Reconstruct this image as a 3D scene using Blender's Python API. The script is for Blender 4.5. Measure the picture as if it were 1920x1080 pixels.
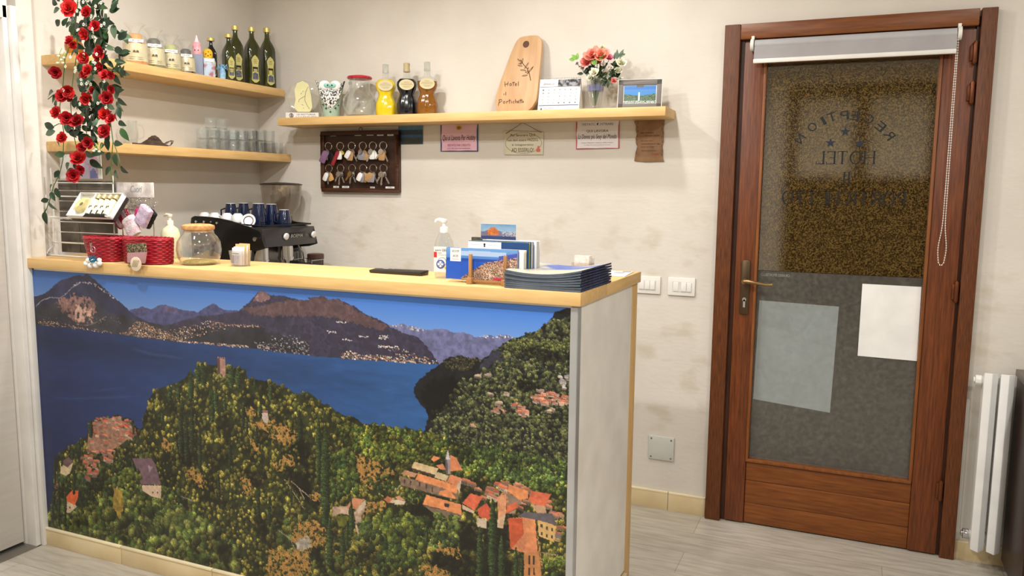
import bpy, bmesh, math, random
import numpy as np
from math import pi, sin, cos, radians as rad
from mathutils import Matrix, Vector, Euler

# ---------------------------------------------------------------- scene, camera, light
sc = bpy.context.scene
for o in list(bpy.data.objects): bpy.data.objects.remove(o, do_unlink=True)
COL = sc.collection
FPX = 1504.0
CAM = np.array([0, -3.645, 1.5])
def _ray(p):
    v = np.array([p[0] - 960.0, p[1] - 540.0, FPX]); return v / np.linalg.norm(v)
AX = -_ray((-2590, 316)); AY = _ray((1615, 361)); AY = AY - AX * (AX @ AY); AY /= np.linalg.norm(AY)
AZ = np.cross(AY, AX); AZ = AZ if AZ[1] < 0 else -AZ
RW = np.array([AX, AY, AZ])                      # world = RW @ camera(x right, y down, z forward)
cam_d = bpy.data.cameras.new('camera'); cam = bpy.data.objects.new('camera', cam_d); COL.objects.link(cam)
m3 = Matrix(((RW[0][0], -RW[0][1], -RW[0][2]), (RW[1][0], -RW[1][1], -RW[1][2]), (RW[2][0], -RW[2][1], -RW[2][2])))
cam.matrix_world = Matrix.Translation(Vector(CAM)) @ m3.to_4x4()
cam_d.sensor_width = 36; cam_d.lens = FPX / 1920 * 36; cam_d.clip_start = .02
sc.camera = cam
sc.view_settings.view_transform = 'Standard'; sc.view_settings.look = 'None'
sc.view_settings.gamma = 1; sc.view_settings.use_curve_mapping = False
sc.view_settings.exposure = 0.43
wd = bpy.data.worlds.new('world'); sc.world = wd; wd.use_nodes = True
wd.node_tree.nodes['Background'].inputs[0].default_value = (.9, .85, .8, 1)
wd.node_tree.nodes['Background'].inputs[1].default_value = .05
CEIL = 2.75
LIGHTS = [(-.95, -.78, 9), (-2.0, -1.25, 17), (-1.0, -2.45, 26), (.9, -.85, 4), (.9, -2.45, 21), (-1.0, -4.1, 20), (.9, -4.1, 20), (-2.2, -2.2, 18)]  # second entry is a fill light added to brighten the left rear
for i, (lx, ly, w) in enumerate(LIGHTS):
    ld = bpy.data.lights.new('spot_and_fill_lamp', 'AREA'); ld.shape = 'DISK'; ld.size = .11; ld.energy = w; ld.color = (1, .962, .91)
    lo = bpy.data.objects.new('spot_and_fill_lamp', ld); COL.objects.link(lo); lo.location = (lx, ly, CEIL - .02)

def at(px, py, **k):
    """point of the photograph on the plane x=, y= or z="""
    r = RW @ _ray((px, py)); a, v = list(k.items())[0]; i = 'xyz'.index(a); t = (v - CAM[i]) / r[i]
    return Vector(CAM + t * r)

# ---------------------------------------------------------------- materials
def lin(c):
    return tuple(((v / 255) / 12.92 if v / 255 <= .04045 else ((v / 255 + .055) / 1.055) ** 2.4) for v in c[:3]) + (1,)
MC = {}
def mat(name, c, rough=.5, metal=0, c2=None, ns=8, stretch=None, bump=0, bs=60, trans=0, coat=0, lo=.35, hi=.65, alpha=1, ior=1.45, spec=.5, emit=0, sub=0):
    if name in MC: return MC[name]
    m = bpy.data.materials.new(name); m.use_nodes = True; nt = m.node_tree; b = nt.nodes['Principled BSDF']
    tc = nt.nodes.new('ShaderNodeTexCoord'); mp = nt.nodes.new('ShaderNodeMapping')
    nt.links.new(tc.outputs['Object'], mp.inputs[0])
    if stretch: mp.inputs['Scale'].default_value = stretch
    nz = nt.nodes.new('ShaderNodeTexNoise'); nz.inputs['Scale'].default_value = ns; nz.inputs['Detail'].default_value = 6
    nt.links.new(mp.outputs[0], nz.inputs['Vector'])
    cr = nt.nodes.new('ShaderNodeValToRGB'); nt.links.new(nz.outputs['Fac'], cr.inputs[0])
    if c2 is None: c2 = tuple(v * .95 for v in c)
    cr.color_ramp.elements[0].position = lo; cr.color_ramp.elements[0].color = lin(c2)
    cr.color_ramp.elements[1].position = hi; cr.color_ramp.elements[1].color = lin(c)
    nt.links.new(cr.outputs[0], b.inputs['Base Color'])
    b.inputs['Roughness'].default_value = rough; b.inputs['Metallic'].default_value = metal
    b.inputs['Transmission Weight'].default_value = trans; b.inputs['IOR'].default_value = ior
    b.inputs['Coat Weight'].default_value = coat; b.inputs['Specular IOR Level'].default_value = spec
    b.inputs['Alpha'].default_value = alpha
    if emit:
        nt.links.new(cr.outputs[0], b.inputs['Emission Color']); b.inputs['Emission Strength'].default_value = emit
    if bump:
        n2 = nt.nodes.new('ShaderNodeTexNoise'); n2.inputs['Scale'].default_value = bs; n2.inputs['Detail'].default_value = 5
        nt.links.new(mp.outputs[0], n2.inputs['Vector'])
        bp = nt.nodes.new('ShaderNodeBump'); bp.inputs['Strength'].default_value = bump; bp.inputs['Distance'].default_value = .004
        nt.links.new(n2.outputs['Fac'], bp.inputs['Height']); nt.links.new(bp.outputs[0], b.inputs['Normal'])
    MC[name] = m
    return m
def thin_glass(name, tint=(.975, .985, .98), refl=1.0, rough=.02, body=0, bodyc=(200, 200, 200), bump=0, bs=80, ior=1.5):
    if name in MC: return MC[name]
    m = bpy.data.materials.new(name); m.use_nodes = True; nt = m.node_tree; nt.nodes.clear()
    out = nt.nodes.new('ShaderNodeOutputMaterial'); tr = nt.nodes.new('ShaderNodeBsdfTransparent'); tr.inputs[0].default_value = (*tint, 1)
    gl = nt.nodes.new('ShaderNodeBsdfGlossy'); gl.inputs['Roughness'].default_value = rough; gl.inputs[0].default_value = (refl, refl, refl, 1)
    lw = nt.nodes.new('ShaderNodeLayerWeight'); lw.inputs[0].default_value = .5; pw = nt.nodes.new('ShaderNodeMath'); pw.operation = 'POWER'; nt.links.new(lw.outputs['Facing'], pw.inputs[0]); pw.inputs[1].default_value = 4; fr = nt.nodes.new('ShaderNodeMath'); fr.operation = 'MULTIPLY_ADD'; nt.links.new(pw.outputs[0], fr.inputs[0]); fr.inputs[1].default_value = .75; fr.inputs[2].default_value = .065
    df = nt.nodes.new('ShaderNodeBsdfDiffuse'); df.inputs[0].default_value = lin(bodyc)
    mx = nt.nodes.new('ShaderNodeMixShader'); mx.inputs[0].default_value = body
    nt.links.new(tr.outputs[0], mx.inputs[1]); nt.links.new(df.outputs[0], mx.inputs[2])
    m2 = nt.nodes.new('ShaderNodeMixShader'); nt.links.new(fr.outputs[0], m2.inputs[0]); nt.links.new(mx.outputs[0], m2.inputs[1]); nt.links.new(gl.outputs[0], m2.inputs[2])
    tc = nt.nodes.new('ShaderNodeTexCoord'); nz = nt.nodes.new('ShaderNodeTexNoise'); nz.inputs['Scale'].default_value = bs; nz.inputs['Detail'].default_value = 3
    nt.links.new(tc.outputs['Object'], nz.inputs['Vector'])
    if bump:
        bp = nt.nodes.new('ShaderNodeBump'); bp.inputs['Strength'].default_value = bump; bp.inputs['Distance'].default_value = .006
        nt.links.new(nz.outputs['Fac'], bp.inputs['Height'])
        for n in (gl, lw): nt.links.new(bp.outputs[0], n.inputs['Normal'])
    nt.links.new(m2.outputs[0], out.inputs[0])
    MC[name] = m
    return m
def color_attr_mat(name, rough=.35, gain=1.0):
    m = bpy.data.materials.new(name); m.use_nodes = True; nt = m.node_tree; b = nt.nodes['Principled BSDF']
    a = nt.nodes.new('ShaderNodeAttribute'); a.attribute_name = 'print'
    mp = nt.nodes.new('ShaderNodeVectorMath'); mp.operation = 'SCALE'; mp.inputs['Scale'].default_value = gain
    nt.links.new(a.outputs['Color'], mp.inputs[0]); nt.links.new(mp.outputs[0], b.inputs['Base Color'])
    b.inputs['Roughness'].default_value = rough
    return m
def wood(name, c, c2, axis, rough=.45, s=7, bump=.05, lo=.3, hi=.7, k=9):
    st = {'x': (1, k, k), 'y': (k, 1, k), 'z': (k, k, 1)}[axis]
    return mat(name, c, rough, c2=c2, ns=s, stretch=st, bump=bump, bs=s * 6, lo=lo, hi=hi)
PX = wood('pale_wood_x', (226, 190, 130), (212, 172, 110), 'x'); PY = wood('pale_wood_y', (226, 190, 130), (212, 172, 110), 'y'); PZ = wood('pale_wood_z', (224, 186, 126), (210, 168, 106), 'z')
DX = wood('door_wood_x', (132, 76, 28), (102, 53, 16), 'x', .4, 9, k=12); DZ = wood('door_wood_z', (120, 62, 24), (82, 38, 12), 'z', .4, 9, .15, k=16)
DK = wood('door_wood_coarse', (116, 62, 22), (66, 32, 8), 'z', .45, 16, .25, k=22)
WHITE = mat('white_plastic', (236, 234, 228), .35); PAPER = mat('white_paper', (240, 240, 238), .7); BLACK = mat('black_gloss', (14, 14, 15), .3)
BLACKM = mat('black_matte', (20, 20, 21), .6); INK = mat('black_ink', (28, 26, 28), .6); CHROME = mat('chrome', (210, 210, 212), .12, 1); STEEL = mat('brushed_steel', (170, 168, 164), .35, 1)
BRONZE = mat('dark_bronze', (92, 76, 56), .4, .8); GOLD = mat('gold_cap', (222, 200, 120), .35, .5); CORK = mat('cork', (206, 160, 104), .8, c2=(176, 126, 76), ns=60)
GLASS = thin_glass('clear_glass', body=.03); GLASS2 = thin_glass('bluish_glass', (.975, .988, .988), body=.05, bodyc=(200, 212, 212), bump=.8, bs=90); CELLO = thin_glass('cellophane', (.97, .97, .95), rough=.12, body=.13, bodyc=(235, 235, 230), bump=1, bs=45)

# ---------------------------------------------------------------- mesh helpers
class G:
    def __init__(s): s.v = []; s.f = []; s.k = []
    def add(s, vs, fs, M=None, k=0):
        b = len(s.v)
        s.v += [tuple((M @ Vector(v)) if M is not None else v) for v in vs]
        s.f += [tuple(i + b for i in f) for f in fs]; s.k += [k] * len(fs); return s
    def box(s, c, d, M=None, k=0, rz=0, taper=1):
        x, y, z = (v / 2 for v in d); T = Matrix.Translation(c) @ Matrix.Rotation(rz, 4, 'Z')
        if M is not None: T = M @ T
        t = taper
        return s.add([(-x, -y, -z), (x, -y, -z), (x, y, -z), (-x, y, -z), (-x * t, -y * t, z), (x * t, -y * t, z), (x * t, y * t, z), (-x * t, y * t, z)],
                     [(3, 2, 1, 0), (4, 5, 6, 7), (0, 1, 5, 4), (1, 2, 6, 5), (2, 3, 7, 6), (3, 0, 4, 7)], T, k)
    def loft(s, prof, n=24, M=None, k=0, caps=True, a0=0):
        """prof: (z, rx, ry, exponent, cx, cy)"""
        vs = []; fs = []
        for p in prof:
            z, rx = p[0], p[1]; ry = p[2] if len(p) > 2 else rx; e = p[3] if len(p) > 3 else 2; cx = p[4] if len(p) > 4 else 0; cy = p[5] if len(p) > 5 else 0
            for i in range(n):
                t = a0 + 2 * pi * (i + .5) / n; q = (abs(cos(t)) ** e + abs(sin(t)) ** e) ** (-1 / e)
                vs.append((cx + rx * cos(t) * q, cy + ry * sin(t) * q, z))
        for j in range(len(prof) - 1):
            for i in range(n):
                a = j * n + i; b = j * n + (i + 1) % n; fs.append((a, b, b + n, a + n))
        if caps:
            fs.append(tuple(range(n - 1, -1, -1))); L = (len(prof) - 1) * n; fs.append(tuple(range(L, L + n)))
        return s.add(vs, fs, M, k)
    def cyl(s, p, q, r, n=12, r2=None, k=0, caps=True):
        p, q = Vector(p), Vector(q); d = q - p
        if d.length < 1e-6: return s
        M = Matrix.Translation(p) @ d.to_track_quat('Z', 'Y').to_matrix().to_4x4()
        return s.loft([(0, r), (d.length, r if r2 is None else r2)], n, M, k, caps)
    def tube(s, pts, r, n=8, k=0, closed=False):
        P = [Vector(p) for p in pts]; vs = []; fs = []; m = len(P); up = None
        for i, p in enumerate(P):
            a = P[(i - 1) % m] if (closed or i) else P[0]; b = P[(i + 1) % m] if (closed or i < m - 1) else P[-1]
            d = (b - a).normalized() if (b - a).length > 1e-9 else Vector((0, 0, 1))
            if up is None: up = d.orthogonal().normalized()
            up = (up - d * up.dot(d)); up = up.normalized() if up.length > 1e-6 else d.orthogonal().normalized()
            w = d.cross(up); rr = r[i] if isinstance(r, (list, tuple)) else r
            for j in range(n):
                t = 2 * pi * j / n; vs.append(tuple(p + up * cos(t) * rr + w * sin(t) * rr))
        for i in range(m if closed else m - 1):
            for j in range(n):
                a = i * n + j; b = i * n + (j + 1) % n; c = ((i + 1) % m) * n; fs.append((a, b, c + (j + 1) % n, c + j))
        if not closed: fs.append(tuple(range(n - 1, -1, -1))); fs.append(tuple(range((m - 1) * n, m * n)))
        return s.add(vs, fs, None, k)
    def sphere(s, c, r, n=12, M=None, k=0, sc_=(1, 1, 1)):
        T = Matrix.Translation(c) @ Matrix.Diagonal((*sc_, 1))
        if M is not None: T = M @ T
        h = max(4, n // 2); return s.loft([(-r * cos(pi * (i + .02) / (h + .04)), max(r * sin(pi * (i + .02) / (h + .04)), r * .02)) for i in range(h + 1)], n, T, k)
    def prism(s, pts, d, M=None, k=0):
        """outline in the xz plane, from y=0 to y=d"""
        n = len(pts); vs = [(x, 0, z) for x, z in pts] + [(x, d, z) for x, z in pts]
        return s.add(vs, [tuple(range(n)), tuple(range(2 * n - 1, n - 1, -1))] + [(i, i + n, (i + 1) % n + n, (i + 1) % n) for i in range(n)], M, k)
    def ob(s, name, m, parent=None, loc=(0, 0, 0), rot=(0, 0, 0), bevel=0, seg=2, ang=.7, **tags):
        me = bpy.data.meshes.new(name); me.from_pydata(s.v, [], s.f)
        for mm in (m if isinstance(m, (list, tuple)) else [m]): me.materials.append(mm)
        if any(s.k): me.polygons.foreach_set('material_index', s.k)
        bm = bmesh.new(); bm.from_mesh(me); bmesh.ops.remove_doubles(bm, verts=bm.verts, dist=1e-6)
        bmesh.ops.recalc_face_normals(bm, faces=bm.faces)
        if bevel:
            es = [e for e in bm.edges if len(e.link_faces) == 2 and e.calc_face_angle(0) > .5]
            bmesh.ops.bevel(bm, geom=es, offset=bevel, segments=seg, profile=.5, affect='EDGES')
        bm.to_mesh(me); bm.free()
        me.shade_smooth(); me.set_sharp_from_angle(angle=ang)
        o = bpy.data.objects.new(name, me); COL.objects.link(o); o.location = loc; o.rotation_euler = rot
        if parent: o.parent = parent
        for a, b in tags.items(): o[a] = b
        return o
def thing(name, label, cat, loc=(0, 0, 0), rz=0, group=None):
    o = bpy.data.objects.new(name, None); COL.objects.link(o); o.location = loc; o.rotation_euler = (0, 0, rz)
    o.empty_display_size = .05; o['label'] = label; o['category'] = cat
    if group: o['group'] = group
    return o
def struct(o):
    o['kind'] = 'structure'; return o
def copy_tree(o, parent=None):
    c = o.copy(); COL.objects.link(c)
    if parent: c.parent = parent
    for ch in list(o.children): copy_tree(ch, c)
    return c
_fc = {}
def text_geo(s):
    if s in _fc: return _fc[s]
    cu = bpy.data.curves.new('t', 'FONT'); cu.body = s; cu.size = 1; cu.resolution_u = 3
    o = bpy.data.objects.new('t', cu); COL.objects.link(o); dg = bpy.context.evaluated_depsgraph_get()
    me = o.evaluated_get(dg).to_mesh(); vs = [tuple(v.co) for v in me.vertices]; fs = [tuple(p.vertices) for p in me.polygons]
    o.evaluated_get(dg).to_mesh_clear(); bpy.data.objects.remove(o); bpy.data.curves.remove(cu)
    xs = [v[0] for v in vs] or [0]; ys = [v[1] for v in vs] or [0]
    _fc[s] = (vs, fs, min(xs), max(xs), min(ys), max(ys)); return _fc[s]
def put_text(g, s, c, w, h, k=0, M=None, mirror=False, slant=0, d=.0006):
    """text centred on c=(x,z) in the local xz plane, front at y=-d, fitted into w by h"""
    vs, fs, x0, x1, y0, y1 = text_geo(s)
    if not fs: return g
    sx = w / (x1 - x0); sy = h / (y1 - y0); q = []
    for v in vs:
        x = (v[0] - (x0 + x1) / 2) * sx; z = (v[1] - (y0 + y1) / 2) * sy; x += z * slant
        q.append((c[0] + (-x if mirror else x), -d, c[1] + z))
    return g.add(q, fs, M, k)
def grid_print(name, a, w, h, parent, M, mt, thick=.0, srgb=True):
    """flat printed sheet whose picture is stored per vertex; local x right, z up, centred"""
    H, W = a.shape[:2]
    X, Z = np.meshgrid(np.linspace(-w / 2, w / 2, W), np.linspace(h / 2, -h / 2, H))
    co = np.zeros((H * W, 3)); co[:, 0] = X.ravel(); co[:, 2] = Z.ravel()
    me = bpy.data.meshes.new(name); me.vertices.add(H * W); me.vertices.foreach_set('co', co.ravel())
    i = np.arange(H - 1)[:, None] * W + np.arange(W - 1)[None, :]
    q = np.stack([i, i + W, i + W + 1, i + 1], -1).reshape(-1, 4); n = len(q)
    me.loops.add(n * 4); me.loops.foreach_set('vertex_index', q.ravel().astype(np.int32))
    me.polygons.add(n); me.polygons.foreach_set('loop_start', np.arange(0, n * 4, 4, dtype=np.int32)); me.polygons.foreach_set('loop_total', np.full(n, 4, np.int32))
    me.update(calc_edges=True)
    ca = me.color_attributes.new('print', 'BYTE_COLOR', 'POINT')
    c = np.ones((H * W, 4)); c[:, :3] = np.clip(a.reshape(-1, 3) / 255, 0, 1); ca.data.foreach_set('color_srgb', c.ravel())
    me.materials.append(mt); o = bpy.data.objects.new(name, me); COL.objects.link(o)
    if parent: o.parent = parent
    o.matrix_local = M
    return o
def ring(r, n=20, c=(0, 0, 0), ax='y'):
    P = []
    for i in range(n):
        t = 2 * pi * i / n; a, b = r * cos(t), r * sin(t)
        P.append({'y': (c[0] + a, c[1], c[2] + b), 'z': (c[0] + a, c[1] + b, c[2]), 'x': (c[0], c[1] + a, c[2] + b)}[ax])
    return P
def shell(prof, t=.002):
    """open vessel: outer profile then inner wall back down"""
    return prof + [(z, max(r - t, .001)) for z, r in reversed(prof[1:])] + [(prof[0][0] + t, max(prof[0][1] - t, .001))]
# ---------------------------------------------------------------- printed pictures, painted with numpy
def sm(a, k):
    for _ in range(k):
        a = (a + np.roll(a, 1, 0) + np.roll(a, -1, 0) + np.roll(a, 1, 1) + np.roll(a, -1, 1)) / 5
    return a
def vnoise(rs, h, w, cell):
    gh, gw = int(h / cell) + 3, int(w / cell) + 3
    g = rs.rand(gh, gw)
    y = np.arange(h) / cell; x = np.arange(w) / cell
    yi = y.astype(int); xi = x.astype(int); fy = (y - yi)[:, None]; fx = (x - xi)[None, :]
    fy = fy * fy * (3 - 2 * fy); fx = fx * fx * (3 - 2 * fx)
    a = g[yi][:, xi]; b = g[yi][:, xi + 1]; c = g[yi + 1][:, xi]; d = g[yi + 1][:, xi + 1]
    return (a * (1 - fx) + b * fx) * (1 - fy) + (c * (1 - fx) + d * fx) * fy
def fbm(rs, h, w, cell, o=4):
    t = 0; s = 0; k = 1.0
    for i in range(o):
        t = t + vnoise(rs, h, w, max(cell / 2 ** i, 1.01)) * k; s += k; k *= .55
    return t / s
class Canvas:
    def __init__(s, w, h, seed, conv):
        s.w, s.h = w, h; s.a = np.zeros((h, w, 3)); s.rs = np.random.RandomState(seed); s.conv = conv
        s.n1 = fbm(s.rs, h, w, 26, 5); s.n2 = fbm(s.rs, h, w, 6, 3); s.n3 = s.rs.rand(h, w)
    def mask(s, pts, jag=0):
        p = np.array([s.conv(*q) for q in pts])
        if jag:                                   # ragged outline
            q = []
            for i in range(len(p)):
                a, b = p[i], p[(i + 1) % len(p)]
                n = max(1, int(np.hypot(*(b - a)) / 3))
                for k in range(n):
                    r = s.rs.uniform(-jag, jag, 2) if k else (0, 0)
                    q.append(a + (b - a) * k / n + r)
            p = np.array(q)
        x0, y0 = np.maximum(np.floor(p.min(0)).astype(int) - 1, 0)
        x1 = min(int(p[:, 0].max()) + 2, s.w); y1 = min(int(p[:, 1].max()) + 2, s.h)
        m = np.zeros((s.h, s.w), bool)
        if x1 <= x0 or y1 <= y0: return m
        X, Y = np.meshgrid(np.arange(x0, x1) + .5, np.arange(y0, y1) + .5)
        ins = np.zeros(X.shape, bool)
        for i in range(len(p)):
            (ax, ay), (bx, by) = p[i], p[(i + 1) % len(p)]
            if ay == by: continue
            c = (ay > Y) != (by > Y)
            ins ^= c & (X < (bx - ax) * (Y - ay) / (by - ay) + ax)
        m[y0:y1, x0:x1] = ins
        return m
    def fill(s, m, c, var=0, n=None):
        n = s.n2 if n is None else n
        s.a[m] = np.array(c, float)[None, :] * (1 + var * (n[m] - .5))[:, None]
    def poly(s, pts, c, var=0, jag=0, n=None):
        m = s.mask(pts, jag); s.fill(m, c, var, n); return m
    def disc(s, x, y, rx, ry, c, light=(-.55, -.65), amb=.45, mask=None):
        x0, x1 = max(int(x - rx), 0), min(int(x + rx) + 2, s.w); y0, y1 = max(int(y - ry), 0), min(int(y + ry) + 2, s.h)
        if x1 <= x0 or y1 <= y0: return
        X, Y = np.meshgrid(np.arange(x0, x1), np.arange(y0, y1))
        u = (X - x) / max(rx, .6); v = (Y - y) / max(ry, .6)
        n = s.n3[y0:y1, x0:x1]
        ins = u * u + v * v < 1.05 - .55 * n
        if mask is not None: ins &= mask[y0:y1, x0:x1]
        sh = amb + (u * light[0] + v * light[1] + .45) * .75
        sh = np.clip(sh * (.55 + .9 * n), .12, 1.7)
        t = s.a[y0:y1, x0:x1]
        t[ins] = (np.array(c)[None, :] * sh[ins][:, None])
    def trees(s, m, k, cols, r0, r1, light=(-.55, -.65), tall=1.0, amb=.45):
        ys, xs = np.nonzero(m)
        if not len(ys): return
        i = s.rs.randint(0, len(ys), k); i = i[np.argsort(ys[i])]
        H = s.h
        for j in i:
            y, x = ys[j], xs[j]; r = s.rs.uniform(r0, r1)
            c = np.array(cols[s.rs.randint(len(cols))], float) * s.rs.uniform(.75, 1.25)
            s.disc(x, y, r, r * tall * s.rs.uniform(.9, 1.4), c, light, amb)
    def speck(s, m, k, cols, r=1.0):
        ys, xs = np.nonzero(m)
        for j in s.rs.randint(0, len(ys), k):
            w = int(s.rs.choice([1, 1, 2, 3]) * r); h = max(1, int(s.rs.choice([1, 1, 2]) * r))
            s.a[ys[j]:ys[j] + h, xs[j]:xs[j] + w] = np.array(cols[s.rs.randint(len(cols))]) * s.rs.uniform(.7, 1.1)
def paint_mural(conv, W, H):
    c = Canvas(W, H, 5, conv); rs = c.rs
    T3 = lambda P: [(60 + x / 3.6, 490 + y / 3.6) for x, y in P]
    T4 = lambda P: [(560 + x / 3.5556, 520 + y / 3.5556) for x, y in P]
    T5 = lambda P: [(60 + x / 3.375, 760 + y / 3.375) for x, y in P]
    T6 = lambda P: [(560 + x / 3.5556, 780 + y / 3.5556) for x, y in P]
    v = np.linspace(0, 1, H)[:, None, None]; u = np.linspace(0, 1, W)[None, :, None]
    top = np.array([52, 96, 168.]); low = np.array([168, 190, 218.])
    t = np.clip(v / .24, 0, 1) ** 1.2
    c.a[:] = (top * (1 - t) + low * t) * (1 + .22 * u * (1 - t) * 1.3)
    # far ranges
    far = c.poly(T4([(560, 400), (590, 320), (640, 322), (690, 310), (720, 326), (760, 328), (800, 345), (850, 352), (900, 345), (945, 345), (1000, 358), (1040, 372), (1100, 368), (1180, 402), (1220, 398), (1270, 388), (1310, 396), (1345, 382), (1380, 385), (1420, 402), (1500, 560), (1500, 620), (560, 620)]), (104, 106, 146), .5, 1)
    ys = np.arange(H)[:, None] * np.ones((1, W)); 
    hz = np.clip((ys - .17 * H) / (.13 * H), 0, 1)[..., None]
    c.a[far] = (c.a * (1 - hz * .45) + np.array([128, 138, 178]) * hz * .45)[far]
    c.speck(c.mask(T4([(590, 325), (690, 312), (830, 350), (830, 372), (690, 335)])), 60, [(190, 185, 190)], 1)
    c.speck(c.mask(T4([(1200, 385), (1420, 385), (1420, 405), (1200, 405)])), 30, [(215, 215, 225)], 1)
    c.poly(T3([(640, 345), (660, 330), (700, 320), (725, 316), (750, 305), (800, 326), (850, 300), (880, 294), (930, 302), (1000, 326), (1120, 345), (1170, 312), (1225, 285), (1290, 328), (1390, 335), (1450, 420), (1450, 480), (640, 480)]), (72, 74, 112), .5, 1)
    c.poly(T3([(880, 300), (930, 302), (990, 325), (960, 360), (880, 340)]), (92, 84, 118), .5, 2)
    # middle massif
    mm = T3([(760, 560), (880, 440), (1000, 405), (1130, 372), (1250, 362), (1390, 340), (1440, 300), (1480, 262), (1520, 215), (1560, 204), (1610, 230), (1700, 236), (1800, 262), (1872, 262)]) + \
        T4([(60, 140), (150, 125), (205, 150), (255, 145), (300, 165), (380, 200), (430, 240), (520, 275), (600, 325), (700, 372), (800, 405), (860, 470), (940, 590), (500, 600), (0, 570)]) + T3([(1460, 640), (1000, 600)])
    m = c.poly(mm, (60, 56, 76), .9, 1.2, c.n1)
    tp = c.mask(T4([(0, 145), (150, 120), (260, 150), (420, 240), (600, 330), (560, 360), (350, 300), (150, 260), (-300, 260), (-380, 210)]), 3) & m
    c.fill(tp, (96, 74, 78), .9, c.n1)
    c.poly(T3([(1490, 262), (1525, 215), (1560, 204), (1605, 230), (1600, 262), (1540, 280)]), (128, 98, 100), .7, 1.5)
    gr = m & (c.n1 > .53); c.a[gr] *= .8
    c.a[m & (c.n2 > .6)] *= 1.12
    # left mountain
    lm = c.poly(T3([(0, 245), (60, 228), (100, 210), (150, 165), (190, 130), (250, 112), (310, 95), (340, 102), (370, 84), (430, 130), (520, 212), (620, 300), (700, 372), (790, 412), (880, 432), (960, 470), (1060, 560), (0, 480)]), (46, 47, 72), .7, 1, c.n1)
    lo = c.mask(T3([(0, 330), (150, 270), (420, 270), (520, 350), (760, 400), (1000, 450), (1500, 440), (1872, 560), (1872, 660), (0, 440)]), 5) & (lm | m)
    c.fill(lo, (50, 50, 58), 1.0, c.n1)
    cl = c.mask(T3([(150, 290), (230, 235), (340, 228), (420, 270), (440, 350), (380, 425), (300, 425), (240, 370)]), 6)
    c.fill(cl & (c.n2 > .38), (122, 92, 88), 1.0)
    c.fill(c.mask(T3([(300, 290), (360, 280), (410, 340), (400, 420), (310, 430), (290, 370)]), 5) & (c.n2 > .45), (178, 142, 128), .7)
    def line(P, w, col, dens=.7):
        for a, b in zip(P[:-1], P[1:]):
            ca, cb = np.array(conv(*a)), np.array(conv(*b)); n = int(np.hypot(*(cb - ca)) * 2) + 2
            for k in range(n):
                if rs.rand() > dens: continue
                q = ca + (cb - ca) * k / n + rs.uniform(-w, w, 2) * .6
                x, y = int(q[0]), int(q[1]); r = max(1, int(rs.uniform(.5, 1) * w))
                if 0 <= x < W and 0 <= y < H: c.a[y:y + r, x:x + r] = np.array(col) * rs.uniform(.75, 1.1)
    line(T3([(25, 308), (70, 262), (130, 245), (190, 250), (235, 215), (270, 180), (320, 150)]), 1.6, (165, 165, 180))
    line(T3([(280, 160), (330, 140), (420, 155), (480, 195), (575, 265)]), 3, (185, 178, 185), .22)
    line(T3([(370, 435), (430, 415), (500, 375)]), 1.4, (160, 140, 130), .6)
    # lake
    sh = T3([(0, 432), (40, 432), (130, 440), (300, 458), (430, 475), (580, 495), (720, 515), (860, 532), (1000, 546), (1200, 560), (1330, 575), (1460, 585), (1560, 600), (1872, 636)]) + T4([(100, 528), (250, 538), (500, 556), (700, 568), (930, 582)])
    lk = c.mask(sh + [(900, 900), (400, 1200), (0, 1200)])
    X = (np.arange(W) / W)[None, :] * np.ones((H, 1)); Y = (np.arange(H) / H)[:, None] * np.ones((1, W))
    k = np.clip((X - .05) * 1.15 - (Y - .5) * .05, 0, 1)
    far_ = np.clip((Y - .22) / .3, 0, 1)
    A = np.array([28, 44, 92.]); B = np.array([50, 98, 158.]); D = np.array([22, 30, 66.])
    base = A * (1 - k[..., None]) + B * k[..., None]
    dk = (np.clip((Y - .5) / .35, 0, 1) * np.clip(1 - X / .35, 0, 1))[..., None]
    base = base * (1 - dk * .55) + D * dk * .55
    nearsh = np.clip(1 - np.abs(Y - .26 - X * .03) / .08, 0, 1)[..., None]
    base *= 1 - .22 * nearsh * np.clip(1.2 - X * 1.2, 0, 1)[..., None]
    wv = fbm(rs, H, W // 4 + 1, 8, 3).repeat(4, 1)[:, :W]
    base *= (.9 + .2 * wv)[..., None]
    c.a[lk] = base[lk]
    for P in (T3([(640, 575), (800, 620), (960, 640), (1070, 668), (960, 655), (780, 630)]), T3([(80, 905), (240, 925), (560, 912), (760, 912), (560, 922), (240, 935)]), T3([(380, 880), (500, 862), (620, 850), (500, 872)]),
              T4([(480, 770), (600, 745), (700, 730), (600, 755)]), T4([(600, 690), (740, 710), (740, 716), (600, 696)])):
        mk = sm(c.mask(P).astype(float), 4)[..., None]; c.a = c.a * (1 - mk * .16) + np.array([120, 150, 190]) * mk * .16
    # shore towns
    warm = [(205, 170, 140), (180, 130, 100), (225, 205, 185), (150, 110, 95)]
    c.speck(c.mask(T3([(580, 490), (640, 470), (700, 400), (780, 420), (900, 470), (1010, 530), (1000, 545), (720, 512)])) & ~lk, 520, warm)
    c.speck(c.mask(T3([(900, 470), (1200, 400), (1330, 425), (1300, 460), (1150, 500), (1000, 540)])) & ~lk, 190, warm)
    c.speck(c.mask(T3([(1170, 400), (1330, 425), (1540, 430), (1540, 445), (1330, 440), (1180, 412)])) & ~lk, 70, warm)
    c.speck(c.mask(T3([(1000, 535), (1460, 570), (1460, 586), (1000, 547)])) & ~lk, 190, warm + [(230, 220, 210)])
    c.speck(c.mask(T3([(1500, 540), (1560, 545), (1872, 600), (1872, 634), (1560, 600), (1510, 590)])) & ~lk, 130, [(200, 185, 180), (150, 140, 145)])
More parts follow.
